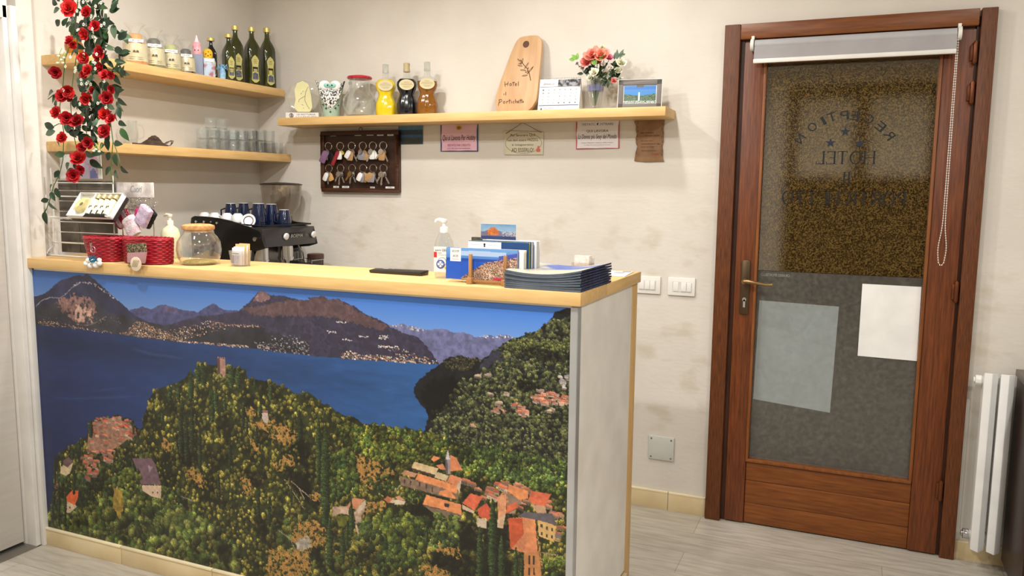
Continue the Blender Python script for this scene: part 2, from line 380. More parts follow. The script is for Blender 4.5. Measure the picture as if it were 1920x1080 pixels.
    c.speck(c.mask(T3([(1600, 500), (1800, 500), (1872, 560), (1872, 600), (1640, 570)])) & ~lk, 60, [(170, 165, 170)])
    c.speck(c.mask(T3([(40, 400), (180, 410), (300, 440), (560, 480), (560, 492), (300, 458), (40, 432)])) & ~lk, 110, warm)
    c.speck(c.mask(T3([(50, 370), (600, 380), (600, 440), (50, 420)])) & ~lk, 50, [(120, 112, 110)])
    c.speck(c.mask(T4([(270, 535), (300, 495), (360, 490), (420, 520), (520, 515), (640, 535), (780, 560), (780, 575), (500, 556)])) & ~lk, 300, warm + [(240, 225, 215)])
    c.speck(c.mask(T4([(540, 455), (650, 460), (770, 510), (930, 560), (930, 582), (700, 560), (600, 490)])) & ~lk, 130, warm + [(230, 225, 225)])
    for x, y in ((215, 365), (320, 415), (430, 397), (565, 392), (565, 408), (630, 462), (560, 460), (20, 435), (280, 300)):
        c.speck(c.mask(T4([(x - 32, y - 8), (x + 32, y - 4), (x + 32, y + 8), (x - 32, y + 6)])), 14, [(225, 215, 215)])
    # right hill
    hill = c.mask(T4([(1900, 190), (1820, 203), (1770, 212), (1720, 228), (1695, 250), (1660, 310), (1600, 350), (1540, 380), (1500, 390), (1400, 420), (1370, 438), (1330, 470), (1280, 500), (1250, 530), (1220, 552), (1190, 536), (1130, 540), (1080, 520), (1045, 532), (1000, 533), (950, 570), (900, 610), (860, 635), (830, 660), (790, 700), (765, 738), (775, 800), (800, 830), (845, 880), (862, 930), (835, 1025), (700, 1120), (700, 1300), (1900, 1500)]), 1.4)
    c.fill(hill, (26, 27, 32), .8)
    cliff = c.mask(T4([(1370, 445), (1440, 470), (1400, 540), (1300, 590), (1200, 620), (1230, 560), (1290, 500)]), 3)
    c.fill(cliff & hill, (52, 54, 68), .7)
    gz = hill & c.mask(T4([(1400, 420), (1820, 250), (1900, 250), (1900, 1300), (800, 1300), (900, 900), (1000, 820), (1080, 700), (1300, 600)]), 6)
    c.trees(gz, 3300, [(48, 54, 40), (62, 66, 44), (78, 84, 50), (34, 38, 34), (96, 98, 62)], 1.6, 4.2, (-.2, -.95), amb=.5)
    c.trees(hill & c.mask(T4([(960, 570), (1080, 520), (1220, 552), (1100, 640), (1000, 620)]), 4), 170, [(70, 66, 48), (40, 42, 36)], 1.5, 2.8)
    c.trees(hill & c.mask(T4([(1300, 480), (1440, 430), (1820, 430), (1820, 490), (1500, 480)]), 4), 240, [(92, 96, 52), (70, 76, 44)], 1.5, 3, (-.2, -.9))
    for P in (T4([(1500, 480), (1820, 510), (1820, 560), (1640, 560), (1500, 520)]), T4([(1440, 700), (1600, 690), (1640, 740), (1480, 760)]), T4([(860, 700), (1050, 640), (1060, 780), (960, 900), (880, 940), (800, 800)])):
        mk = sm(c.mask(P, 5).astype(float), 6)[..., None]; c.a = c.a * (1 - mk * .5)
    # villages on the right hill
    org = [(196, 120, 92), (214, 146, 120), (180, 100, 78)]; wall_ = [(212, 196, 178), (190, 170, 150)]
    def houses(P, n, s0, s1, cols=org, walls=wall_, dark=.35):
        mk = c.mask(P); ys_, xs_ = np.nonzero(mk)
        if not len(ys_): return
        ix = rs.randint(0, len(ys_), n); ix = ix[np.argsort(ys_[ix])]
        for j in ix:
            x, y = xs_[j], ys_[j]; w = rs.uniform(s0, s1); h = w * rs.uniform(.45, .75)
            a = rs.uniform(-.25, .35)
            def q(dx, dy): return (x + dx - dy * .2, y + dx * a + dy)
            cc = np.array(cols[rs.randint(len(cols))]) * rs.uniform(.85, 1.15)
            raw(c, [q(-w, 0), q(w, 0), q(w, h * 1.2), q(-w, h * 1.2)], np.array(walls[rs.randint(len(walls))]) * rs.uniform(.45, 1.0))
            raw(c, [q(-w * 1.1, 0), q(-w * .8, -h), q(w * .8, -h), q(w * 1.1, 0)], cc)
            raw(c, [q(-w * 1.1, 0), q(-w * .95, -h * .45), q(w * .95, -h * .45), q(w * 1.1, 0)], cc * .86)
            for dx in (-.5, .1, .6):
                px_, py_ = q(w * dx, h * .6); px_, py_ = int(px_), int(py_)
                if w > 4 and 0 <= px_ < W - 2 and 0 <= py_ < H - 2: c.a[py_:py_ + 2, px_:px_ + 1] = (60, 50, 45)
    def raw(c, pts, col):
        o = c.conv; c.conv = lambda x, y: (x, y); m_ = c.mask(pts); c.conv = o; c.fill(m_, col, .25)
    houses(T4([(1530, 800), (1680, 770), (1790, 790), (1800, 850), (1640, 850), (1540, 830)]), 60, 2, 4.5)
    houses(T4([(1420, 830), (1480, 850), (1550, 900), (1540, 940), (1460, 930)]), 22, 2, 4)
    houses(T4([(1280, 870), (1420, 860), (1420, 900), (1270, 920)]), 12, 2, 3.4)
    houses(T4([(1740, 650), (1810, 650), (1810, 760), (1740, 740)]), 14, 2, 4, [(150, 150, 165), (190, 185, 190)])
    for x, y in ((1270, 785), (1390, 780), (1610, 760), (1260, 660), (1340, 840), (1200, 660), (1680, 890)):
        houses(T4([(x - 14, y - 6), (x + 14, y - 6), (x + 14, y + 6), (x - 14, y + 6)]), 2, 3, 5, [(200, 176, 150), (170, 150, 140)])
    houses(T4([(1100, 980), (1180, 980), (1180, 1000), (1100, 1000)]), 5, 2, 4)
    # centre and left land
    land = c.mask(T3([(745, 1080), (770, 1000), (790, 930), (820, 880), (870, 858), (930, 838), (1000, 812), (1040, 780), (1050, 760), (1070, 745), (1095, 770), (1112, 692), (1150, 684), (1190, 700), (1215, 705), (1250, 690), (1310, 700), (1345, 715), (1440, 730), (1455, 790), (1530, 805), (1600, 810), (1700, 850), (1745, 870), (1775, 905), (1872, 880)]) +
        T4([(10, 765), (60, 770), (110, 800), (150, 840), (200, 850), (240, 885), (280, 912), (330, 925), (370, 932), (430, 980), (520, 985), (600, 995), (650, 1000), (850, 1030), (1200, 1150), (1900, 1330), (1900, 2900), (-2000, 2900)]) +
        T5([(60, 900), (105, 680), (135, 560), (140, 300), (160, 340), (185, 290), (240, 262), (300, 222), (345, 200), (360, 110), (410, 82), (500, 80), (540, 52), (570, 80), (620, 80), (660, 140), (690, 150), (715, 70)]), 1.5)
    c.fill(land, (38, 42, 22), .9)
    G1 = [(112, 106, 48), (92, 90, 40), (128, 118, 54), (74, 76, 34), (58, 62, 30)]
    G2 = [(70, 86, 40), (54, 70, 36), (92, 104, 46), (40, 52, 30)]
    G3 = [(60, 72, 42), (44, 56, 34), (78, 84, 44), (52, 60, 30)]
    c.trees(land, 5200, G1, 2.6, 5.6)
    left = land & c.mask(T5([(60, 500), (700, 300), (900, 500), (1300, 900), (1300, 1100), (60, 1100)]), 5)
    c.trees(left, 1000, G2 + G3, 3, 8); c.trees(land & c.mask(T5([(60, 700), (600, 560), (900, 620), (1300, 900), (1300, 1100), (60, 1100)]), 5), 420, [(84, 92, 44), (62, 78, 36), (104, 106, 56), (50, 60, 32)], 6, 12)
    low_ = land & c.mask(T6([(-200, 700), (400, 620), (900, 650), (1300, 900), (1900, 900), (1900, 1400), (-200, 1400)]), 6)
    c.trees(low_, 700, G2 + G1, 3.5, 9)
    rt = land & c.mask(T6([(250, 60), (850, 100), (1100, 240), (1250, 430), (1000, 400), (700, 300), (500, 300), (300, 180)]), 5)
    c.trees(rt, 700, [(66, 84, 34), (90, 98, 40), (50, 66, 30), (108, 108, 44)], 2.4, 5)
    rb = c.mask(T6([(1050, 230), (1250, 200), (1800, 330), (1800, 460), (1500, 470), (1200, 380)]), 5)
    c.trees(rb, 500, [(60, 76, 38), (46, 58, 34), (88, 104, 48)], 2.4, 5)
    c.a[land] *= (.62 + .8 * np.clip((c.n1[land] - .3) / .4, 0, 1))[:, None]
    # dark gullies
    for P in (T5([(1340, 400), (1420, 420), (1440, 520), (1380, 520)]), T5([(1600, 400), (1755, 430), (1755, 620), (1680, 560)]), T5([(1200, 850), (1280, 900), (1240, 1040), (1170, 960)]), T5([(1430, 700), (1500, 720), (1480, 860), (1430, 800)]),
              T6([(880, 900), (1060, 900), (1180, 960), (1180, 1100), (1000, 1060), (880, 980)]), T6([(1060, 690), (1200, 720), (1200, 900), (1070, 880)]), T6([(740, 590), (900, 620), (900, 680), (750, 660)]), T6([(1230, 700), (1400, 720), (1420, 1060), (1230, 1060)]),
              T6([(0, 460), (60, 480), (140, 580), (130, 640), (40, 560)]), T6([(60, 780), (110, 800), (190, 1040), (120, 1000)]), T5([(900, 180), (960, 180), (1020, 380), (960, 380)]), T5([(1640, 240), (1755, 260), (1755, 400), (1680, 380)])):
        mk = sm(c.mask(P, 4).astype(float), 3)[..., None]; c.a = c.a * (1 - mk * .66) + np.array([14, 16, 12]) * mk * .3
    # ochre meadows
    och = (158, 118, 64)
    for P in (T5([(1380, 120), (1490, 95), (1600, 120), (1680, 170), (1640, 250), (1560, 230), (1500, 200), (1480, 160)]), T5([(1340, 10), (1420, 30), (1420, 70), (1360, 60)]), T5([(970, 395), (1040, 410), (1110, 490), (1060, 520), (1000, 450)]),
              T5([(830, 200), (880, 240), (860, 290), (820, 260)]), T5([(1320, 450), (1380, 470), (1400, 570), (1330, 560)]), T5([(1520, 360), (1640, 310), (1670, 380), (1560, 420)]), T5([(1360, 180), (1420, 260), (1450, 300), (1380, 250)]),
              T6([(370, 260), (450, 270), (560, 340), (640, 380), (560, 430), (460, 500), (390, 380)]), T6([(420, 600), (560, 560), (580, 600), (470, 650), (400, 720)]), T6([(0, 700), (100, 690), (170, 740), (190, 860), (60, 880), (-60, 820)]),
              T6([(820, 970), (900, 1000), (1010, 1040), (1000, 1140), (840, 1140)]), T5([(1500, 920), (1755, 880), (1755, 1080), (1480, 1080)]), T6([(900, 870), (1060, 870), (1080, 950), (930, 910)]), T6([(60, 520), (130, 520), (140, 570), (90, 560)])):
        mk = c.mask(P, 5); c.fill(mk & (c.n2 > .36), och, 1.1, c.n3 * .6 + c.n2 * .4); c.trees(mk, int(mk.sum() / 55), G1, 1.6, 3.4)
    c.poly(T6([(240, 670), (330, 670), (330, 730), (270, 740)]), (96, 98, 40), .6, 2)
    c.poly(T5([(520, 520), (575, 540), (580, 640), (555, 720), (510, 640)]), (158, 132, 60), .7, 2)   # golden tree
    for P, w in ((T5([(1560, 790), (1640, 850), (1660, 910)]), 2), (T5([(1600, 470), (1660, 560), (1720, 650)]), 2), (T5([(1640, 480), (1755, 580)]), 1.5), (T6([(0, 820), (60, 800), (80, 860), (0, 900)]), 3), (T6([(40, 560), (0, 480)]), 2), (T6([(640, 500), (700, 440)]), 2), (T5([(940, 575), (1030, 610)]), 2), (T6([(1620, 910), (1780, 940)]), 1.5)):
        line(P, w, (176, 160, 130), .8)
    c.trees(c.mask(T6([(440, 420), (600, 400), (660, 470), (560, 520), (450, 470)])), 26, G2, 3, 5)
    c.trees(c.mask(T5([(1480, 100), (1700, 200), (1700, 420), (1500, 420)])), 26, G1, 2.5, 4)
    # stone pieces
    c.poly(T5([(1665, 865), (1755, 835), (1755, 890), (1680, 915)]), (170, 160, 148), .7, 1)
    c.poly(T6([(225, 605), (330, 600), (335, 660), (280, 650), (225, 668)]), (178, 150, 128), .6, 1)
    c.poly(T6([(370, 640), (450, 600), (420, 660), (405, 790), (380, 760)]), (170, 146, 124), .7, 1.5)
    # castle tower
    c.poly(T3([(1250, 655), (1303, 660), (1308, 790), (1272, 780), (1252, 750)]), (170, 130, 116), .5, .5)
    c.poly(T3([(1250, 655), (1268, 657), (1272, 780), (1252, 750)]), (92, 66, 62), .3)
    for k in range(4): c.poly(T3([(1252 + k * 14, 655 + k), (1260 + k * 14, 655 + k), (1260 + k * 14, 645 + k), (1252 + k * 14, 645 + k)]), (150, 112, 100))
    c.trees(c.mask(T3([(1230, 770), (1330, 770), (1340, 810), (1240, 810)])), 22, [(120, 116, 70), (80, 84, 40)], 2.5, 4)
    c.poly(T5([(1450, 30), (1490, 32), (1495, 110), (1470, 112), (1455, 80)]), (186, 168, 158), .4, .5)
    c.poly(T5([(1450, 30), (1490, 32), (1492, 50), (1452, 48)]), (140, 100, 90), .3)
    # left village
    org2 = [(204, 104, 72), (186, 86, 62), (214, 130, 98), (160, 96, 88)]; w2 = [(214, 194, 170), (190, 164, 140)]
    c.fill(c.mask(T5([(360, 120), (540, 70), (660, 170), (560, 250), (480, 300), (350, 280)])), (150, 112, 92), .6)
    houses(T5([(400, 90), (540, 70), (620, 100), (660, 180), (570, 240), (440, 260), (360, 230), (380, 150)]), 75, 3, 6.5, org2, w2)
    houses(T5([(350, 280), (470, 290), (550, 290), (480, 370), (330, 390), (290, 350)]), 34, 3.5, 7, org2, w2)
    houses(T5([(340, 390), (440, 380), (390, 460), (340, 500)]), 12, 3.5, 7, org2, w2)
    houses(T5([(140, 430), (160, 430), (160, 560), (140, 560)]), 8, 2, 4, [(150, 90, 70)], [(140, 120, 100)])
    def house(P, roof, wl, T, walls):
        c.poly(T(walls), wl, .3); c.poly(T(P), roof, .35)
    house([(180, 365), (230, 325), (262, 355), (225, 392)], (108, 84, 84), (206, 186, 150), T5, [(182, 370), (225, 392), (262, 360), (240, 430), (215, 445), (180, 430)])
    house([(212, 585), (255, 535), (295, 540), (290, 590), (270, 630), (220, 605)], (214, 98, 52), (204, 180, 150), T5, [(215, 600), (272, 625), (285, 640), (240, 680), (220, 678)])
    house([(635, 335), (755, 335), (780, 370), (815, 500), (690, 500), (660, 400)], (112, 86, 98), (206, 180, 156), T5, [(695, 505), (818, 508), (815, 590), (755, 575), (700, 540)])
    c.poly(T5([(735, 380), (765, 390), (740, 430)]), (150, 130, 140), .3)
    for x, y in ((790, 545), (760, 545), (235, 640)): c.poly(T5([(x, y), (x + 9, y), (x + 9, y + 12), (x, y + 12)]), (90, 70, 60))
    c.trees(c.mask(T5([(560, 400), (680, 410), (690, 500), (570, 520)])), 30, [(70, 82, 34), (90, 96, 40)], 4, 7)
    # main village, lower right
    R1 = (206, 130, 92); R2 = (214, 104, 74); R3 = (222, 142, 92); W1 = (196, 172, 146)
    houses(T6([(1120, 420), (1220, 420), (1500, 480), (1760, 600), (1780, 700), (1500, 620), (1250, 560), (1100, 480)]), 46, 4.5, 8.5, [(196, 122, 88), (206, 110, 80), (188, 130, 104)], [(150, 128, 108), (200, 178, 150)])
    houses(T6([(1600, 720), (1780, 720), (1780, 830), (1640, 820)]), 14, 4.5, 8, [(120, 108, 108), (196, 122, 88)], [(190, 160, 110)])
    hs = [([(1010, 260), (1050, 280), (1090, 360), (1000, 370)], R1), ([(880, 290), (900, 265), (945, 280), (900, 305)], R3), ([(915, 330), (960, 318), (980, 360), (940, 355)], R1)]
    for P, q in hs: c.poly(T6(P), q, .35)
    c.poly(T6([(670, 400), (1060, 500), (1060, 560), (930, 530), (680, 460)]), (128, 106, 88), .5)
    c.poly(T6([(680, 385), (710, 360), (790, 385), (770, 410)]), (190, 140, 108), .35)
    c.poly(T6([(750, 345), (770, 305), (930, 350), (910, 395)]), (204, 178, 136), .3)
    c.poly(T6([(755, 347), (908, 392), (905, 404), (752, 360)]), (70, 56, 48), .3)
    c.poly(T6([(910, 380), (930, 375), (1000, 400), (980, 435), (905, 410)]), (196, 176, 140), .3)
    c.poly(T6([(775, 425), (795, 382), (980, 440), (1060, 470), (1050, 520), (960, 480)]), R3, .35)
    c.poly(T6([(985, 440), (1010, 390), (1085, 415), (1050, 465)]), R1, .35)
    c.poly(T6([(1050, 465), (1085, 418), (1070, 520)]), W1, .3)
    c.poly(T6([(940, 500), (1000, 490), (1050, 550), (1000, 545), (930, 520)]), R3, .35)
    for x, y in ((800, 440), (845, 455), (885, 475), (700, 420), (740, 430)): c.poly(T6([(x, y), (x + 10, y + 2), (x + 8, y + 32), (x, y + 30)]), (66, 50, 44))
    c.poly(T6([(988, 235), (995, 232), (1006, 290), (1010, 385), (985, 390), (975, 290)]), (150, 138, 140), .3)     # bell tower
    c.poly(T6([(988, 290), (978, 292), (994, 228), (1008, 290)]), (196, 190, 190), .2)
    c.poly(T6([(975, 290), (990, 292), (992, 390), (980, 388)]), (96, 84, 90), .2)
    house([(825, 590), (850, 525), (1080, 590), (1085, 660), (950, 620)], R3, (120, 100, 84), T6, [(830, 595), (1085, 655), (1080, 700), (900, 650)])
    c.poly(T6([(970, 580), (1005, 588), (1000, 612), (970, 602)]), (50, 46, 60))
    house([(1090, 580), (1145, 515), (1225, 540), (1170, 630)], R2, W1, T6, [(1090, 590), (1170, 635), (1165, 650), (1090, 620)])
    house([(1190, 620), (1250, 580), (1290, 640), (1270, 690), (1200, 670)], (206, 92, 66), (200, 180, 160), T6, [(1185, 680), (1250, 690), (1250, 750), (1190, 740)])
    house([(1320, 540), (1380, 520), (1380, 640), (1330, 690)], (214, 150, 110), (200, 170, 140), T6, [(1330, 640), (1380, 640), (1360, 750), (1320, 740)])
    house([(1390, 500), (1400, 455), (1525, 500), (1525, 550), (1470, 560)], R3, (140, 118, 100), T6, [(1390, 510), (1480, 560), (1480, 590), (1400, 590)])
    house([(1535, 560), (1545, 500), (1680, 520), (1640, 600), (1560, 590)], (210, 108, 76), (186, 150, 118), T6, [(1545, 590), (1640, 600), (1650, 650), (1590, 650)])
    house([(1385, 600), (1450, 570), (1460, 610), (1380, 650)], (206, 104, 70), (160, 130, 110), T6, [(1385, 650), (1450, 620), (1440, 650)])
    house([(1460, 670), (1500, 640), (1690, 650), (1720, 730), (1580, 690)], (96, 90, 96), (206, 168, 108), T6, [(1590, 690), (1715, 735), (1700, 840), (1600, 800)])
    for x, y in ((1610, 720), (1645, 735), (1680, 745), (1610, 770), (1645, 785), (1680, 792)): c.poly(T6([(x, y), (x + 14, y + 3), (x + 14, y + 26), (x, y + 22)]), (84, 62, 50))
    house([(1395, 680), (1500, 675), (1575, 690), (1590, 900), (1500, 910), (1410, 880)], (216, 140, 94), (190, 130, 80), T6, [(1500, 900), (1600, 900), (1620, 1090), (1500, 1090)])
    c.poly(T6([(1395, 680), (1490, 680), (1500, 790), (1410, 890)]), (190, 86, 54), .4)
    c.poly(T6([(1500, 785), (1590, 905), (1505, 912), (1415, 885)]), (208, 132, 92), .4)
    for x in (1530, 1560): c.poly(T6([(x, 930), (x + 12, 930), (x + 12, 990), (x, 990)]), (60, 44, 40)); c.poly(T6([(x, 1010), (x + 12, 1010), (x + 12, 1060), (x, 1060)]), (60, 44, 40))
    line(T6([(1590, 800), (1620, 1000)]), 2.2, (196, 150, 84), .9)
    house([(315, 610), (360, 545), (440, 555), (385, 620)], (196, 134, 98), (196, 176, 156), T6, [(385, 620), (440, 558), (450, 590), (400, 650)])
    house([(565, 555), (590, 535), (630, 550), (600, 580)], (190, 112, 82), (196, 170, 140), T6, [(600, 578), (630, 550), (640, 580)])
    house([(640, 540), (670, 530), (710, 565), (660, 560)], (190, 140, 110), (206, 190, 170), T6, [(630, 560), (665, 558), (710, 570), (700, 590), (640, 590)])
    c.trees(c.mask(T6([(700, 490), (820, 500), (830, 580), (740, 570)])), 26, G2, 3, 5)
    c.trees(c.mask(T6([(1500, 440), (1780, 480), (1780, 530), (1700, 510), (1540, 480)])), 40, [(84, 98, 44), (60, 74, 36)], 3, 5)
    c.trees(c.mask(T6([(1640, 950), (1790, 950), (1790, 1000), (1640, 1010)])), 40, [(104, 116, 48), (76, 90, 40)], 3, 5)
    c.trees(c.mask(T6([(600, 640), (840, 680), (860, 800), (800, 960), (560, 1060), (540, 900), (420, 700)]), 4), 240, [(84, 96, 38), (60, 76, 34), (104, 112, 46), (40, 52, 28)], 4, 8)
    c.trees(c.mask(T6([(900, 660), (1060, 660), (1060, 860), (900, 880)]), 4), 90, [(78, 92, 44), (52, 66, 36), (110, 120, 60)], 3, 6)
    c.trees(c.mask(T6([(200, 230), (370, 260), (400, 420), (390, 520), (220, 560)]), 4), 120, [(58, 78, 34), (44, 60, 30), (82, 92, 40)], 4, 7)
    c.trees(c.mask(T6([(400, 720), (520, 740), (500, 820), (420, 800)]), 4), 40, [(70, 84, 40), (52, 64, 34)], 3, 6)
    # cypresses
    def cyp(T, x, y0, y1, w, col=(30, 40, 24)):
        ca = conv(*T([(x, y0)])[0]); cb = conv(*T([(x, y1)])[0]); n = int((cb[1] - ca[1]) * 1.1) + 3
        sx = (conv(*T([(x + w, y0)])[0])[0] - ca[0])
        for k in range(n):
            t_ = k / n; ww = sx * min(1, .25 + 2.2 * t_) * (1 if t_ < .85 else .8)
            xx = ca[0] + (cb[0] - ca[0]) * t_; yy = ca[1] + (cb[1] - ca[1]) * t_
            for z in range(2): c.disc(xx + rs.uniform(-.25, .25) * ww, yy, ww * rs.uniform(.6, 1), 2.6, np.array(col) * rs.uniform(.7, 1.6), (-.75, -.1), .55)
    D1 = (40, 52, 28); D2 = (34, 42, 26)
    for x, y0, y1, w in ((1070, 745, 940, 22), (1150, 685, 830, 34), (1120, 700, 820, 20), (1215, 860, 1080, 18), (1240, 850, 1000, 16), (1300, 880, 1000, 12), (1345, 715, 850, 26), (1390, 725, 850, 22), (1425, 950, 1080, 14), (930, 835, 950, 18), (985, 820, 930, 16), (1010, 920, 1080, 14), (880, 1000, 1080, 12), (1540, 940, 1060, 14), (1610, 820, 930, 16), (1800, 1000, 1080, 16), (1200, 880, 960, 12), (1500, 800, 860, 10)): cyp(T3, x, y0, y1, w, D1)
    for x, y0, y1, w in ((1335, 0, 150, 13), (1360, 80, 180, 9), (1420, 130, 260, 12), (1690, 30, 220, 17), (940, 0, 300, 18), (975, 60, 360, 16), (1010, 0, 300, 16), (1060, 120, 400, 14), (1250, 200, 420, 12), (370, 90, 200, 16), (300, 225, 300, 14), (255, 265, 340, 13), (145, 310, 500, 8), (188, 300, 380, 7), (265, 380, 560, 12), (210, 520, 760, 10), (170, 460, 760, 9), (130, 600, 750, 12), (1430, 520, 700, 13), (1500, 580, 760, 14), (640, 90, 180, 9), (1640, 500, 640, 8), (1180, 420, 600, 12)): cyp(T5, x, y0, y1, w, D2)
    for x, y0, y1, w in ((175, 60, 720, 34), (130, 0, 420, 18), (205, 690, 1000, 26), (348, 560, 800, 17), (290, 740, 980, 17), (320, 700, 880, 12), (610, 300, 380, 8), (990, 40, 180, 10), (1290, 560, 1080, 34), (1205, 740, 1100, 26), (1350, 800, 1100, 26), (1445, 880, 1100, 20), (1485, 920, 1100, 15), (1350, 330, 420, 10), (1465, 290, 380, 8), (1780, 480, 680, 8), (1645, 240, 340, 7), (850, 720, 860, 12)): cyp(T6, x, y0, y1, w, D1)
    a = np.clip(c.a, 4, 250)
    return a
# ---------------------------------------------------------------- the room
def plaster(name, stain):
    m = bpy.data.materials.new(name); m.use_nodes = True; nt = m.node_tree; b = nt.nodes['Principled BSDF']; L = nt.links.new
    tc = nt.nodes.new('ShaderNodeTexCoord')
    def noise(s, d=6, st=(1, 1, 1)):
        mp = nt.nodes.new('ShaderNodeMapping'); mp.inputs['Scale'].default_value = st; L(tc.outputs['Object'], mp.inputs[0])
        n = nt.nodes.new('ShaderNodeTexNoise'); n.inputs['Scale'].default_value = s; n.inputs['Detail'].default_value = d; L(mp.outputs[0], n.inputs['Vector']); return n.outputs['Fac']
    def ramp(f, a, ca, b_, cb):
        r = nt.nodes.new('ShaderNodeValToRGB'); L(f, r.inputs[0]); e = r.color_ramp.elements; e[0].position = a; e[0].color = ca; e[1].position = b_; e[1].color = cb; return r.outputs[0]
    base = ramp(noise(2.2, 7), .3, lin((206, 200, 190)), .7, lin((220, 215, 206)))
    # worn, rubbed patches at hip-to-shoulder height
    sp = nt.nodes.new('ShaderNodeSeparateXYZ'); L(tc.outputs['Object'], sp.inputs[0])
    def win(lo0, lo1, hi0, hi1):
        a = nt.nodes.new('ShaderNodeMapRange'); a.inputs['From Min'].default_value = lo0; a.inputs['From Max'].default_value = lo1; L(sp.outputs['Z'], a.inputs['Value'])
        c = nt.nodes.new('ShaderNodeMapRange'); c.inputs['From Min'].default_value = hi0; c.inputs['From Max'].default_value = hi1; c.inputs['To Min'].default_value = 1; c.inputs['To Max'].default_value = 0; L(sp.outputs['Z'], c.inputs['Value'])
        x = nt.nodes.new('ShaderNodeMath'); x.operation = 'MULTIPLY'; L(a.outputs[0], x.inputs[0]); L(c.outputs[0], x.inputs[1]); return x.outputs[0]
    pat = ramp(noise(5.5, 10, (1, 1, 1.8)), .52, (0, 0, 0, 1), .68, (1, 1, 1, 1)); w = win(.25, .5, 1.3, 1.5)
    mu = nt.nodes.new('ShaderNodeMath'); mu.operation = 'MULTIPLY'; L(pat, mu.inputs[0]); L(w, mu.inputs[1])
    m2 = nt.nodes.new('ShaderNodeMath'); m2.operation = 'MULTIPLY'; L(mu.outputs[0], m2.inputs[0]); m2.inputs[1].default_value = stain
    mx = nt.nodes.new('ShaderNodeMix'); mx.data_type = 'RGBA'; L(m2.outputs[0], mx.inputs['Factor']); L(base, mx.inputs['A']); mx.inputs['B'].default_value = lin((176, 160, 130))
    L(mx.outputs['Result'], b.inputs['Base Color']); b.inputs['Roughness'].default_value = .75
    bp = nt.nodes.new('ShaderNodeBump'); bp.inputs['Strength'].default_value = .25; bp.inputs['Distance'].default_value = .004
    L(noise(26, 8, (1, 1, 2.2)), bp.inputs['Height']); L(bp.outputs[0], b.inputs['Normal'])
    return m
WALL = plaster('wall_plaster', .42); WALLL = plaster('left_wall_plaster', .15)
def floor_mat():
    m = bpy.data.materials.new('floor_planks'); m.use_nodes = True; nt = m.node_tree; b = nt.nodes['Principled BSDF']; L = nt.links.new
    tc = nt.nodes.new('ShaderNodeTexCoord')
    br = nt.nodes.new('ShaderNodeTexBrick'); mp = nt.nodes.new('ShaderNodeMapping'); mp.inputs['Location'].default_value = (.58, .02, 0)
    L(tc.outputs['Object'], mp.inputs[0]); L(mp.outputs[0], br.inputs['Vector'])
    br.inputs['Scale'].default_value = 1; br.inputs['Brick Width'].default_value = 1.2; br.inputs['Row Height'].default_value = .2; br.inputs['Mortar Size'].default_value = .0012
    br.inputs['Color1'].default_value = lin((186, 180, 168)); br.inputs['Color2'].default_value = lin((176, 169, 157)); br.inputs['Mortar'].default_value = lin((140, 130, 116)); br.offset = .37
    mp2 = nt.nodes.new('ShaderNodeMapping'); mp2.inputs['Scale'].default_value = (1.2, 9, 1); L(tc.outputs['Object'], mp2.inputs[0])
    nz = nt.nodes.new('ShaderNodeTexNoise'); nz.inputs['Scale'].default_value = 5; nz.inputs['Detail'].default_value = 9; L(mp2.outputs[0], nz.inputs['Vector'])
    cr = nt.nodes.new('ShaderNodeValToRGB'); L(nz.outputs['Fac'], cr.inputs[0]); cr.color_ramp.elements[0].position = .35; cr.color_ramp.elements[0].color = (.78, .77, .75, 1); cr.color_ramp.elements[1].position = .6; cr.color_ramp.elements[1].color = (1, 1, 1, 1)
    mx = nt.nodes.new('ShaderNodeMix'); mx.data_type = 'RGBA'; mx.blend_type = 'MULTIPLY'; mx.inputs['Factor'].default_value = 1; L(br.outputs['Color'], mx.inputs['A']); L(cr.outputs[0], mx.inputs['B'])
    L(mx.outputs['Result'], b.inputs['Base Color']); b.inputs['Roughness'].default_value = .38
    bp = nt.nodes.new('ShaderNodeBump'); bp.inputs['Strength'].default_value = .1; bp.inputs['Distance'].default_value = .002; L(nz.outputs['Fac'], bp.inputs['Height']); L(bp.outputs[0], b.inputs['Normal'])
    return m
XL, XR, YB = -3.11, 2.6, -5.6
struct(G().box(((XL - .12 + XR) / 2, YB / 2, -.05), (XR - XL + .3, -YB + .2, .1)).ob('floor', floor_mat()))
CEILM = mat('ceiling_paint', (232, 228, 220), .9)
struct(G().box(((XL + XR) / 2, YB / 2, CEIL + .05), (XR - XL + .5, -YB + .4, .1)).ob('ceiling', CEILM))
g = G()                                             # rear wall with its doorway
g.box(((XL - .15 - .53) / 2, .075, CEIL / 2), (-.53 - XL + .15, .15, CEIL)); g.box(((.425 + XR) / 2, .075, CEIL / 2), (XR - .425, .15, CEIL)); g.box((-.0525, .075, (2.18 + CEIL) / 2), (.955, .15, CEIL - 2.18))
struct(g.ob('wall_back', WALL))
g = G().box((XL - .08, -.69, CEIL / 2), (.16, 1.38, CEIL))                 # recessed wall with the shelves
g.box((-3.13, -1.4075, CEIL / 2), (.16, .065, CEIL)); g.box((-3.2, -3.6, 2.45), (.16, 4.0, .6)); g.box((-3.2, -3.9, 1.07), (.16, 3.4, 2.15))
struct(g.ob('wall_left', WALLL))
struct(G().box((XR + .08, YB / 2, CEIL / 2), (.16, -YB, CEIL)).ob('wall_right', WALLL))
g = G(); g.box(((XL - .16 - .75) / 2, YB - .08, CEIL / 2), (-.75 - XL + .16, .16, CEIL)); g.box(((XR + 1.65) / 2, YB - .08, CEIL / 2), (XR - 1.65, .16, CEIL)); g.box((.45, YB - .08, 2.69), (2.4, .16, .12))
struct(g.ob('wall_front', WALLL))
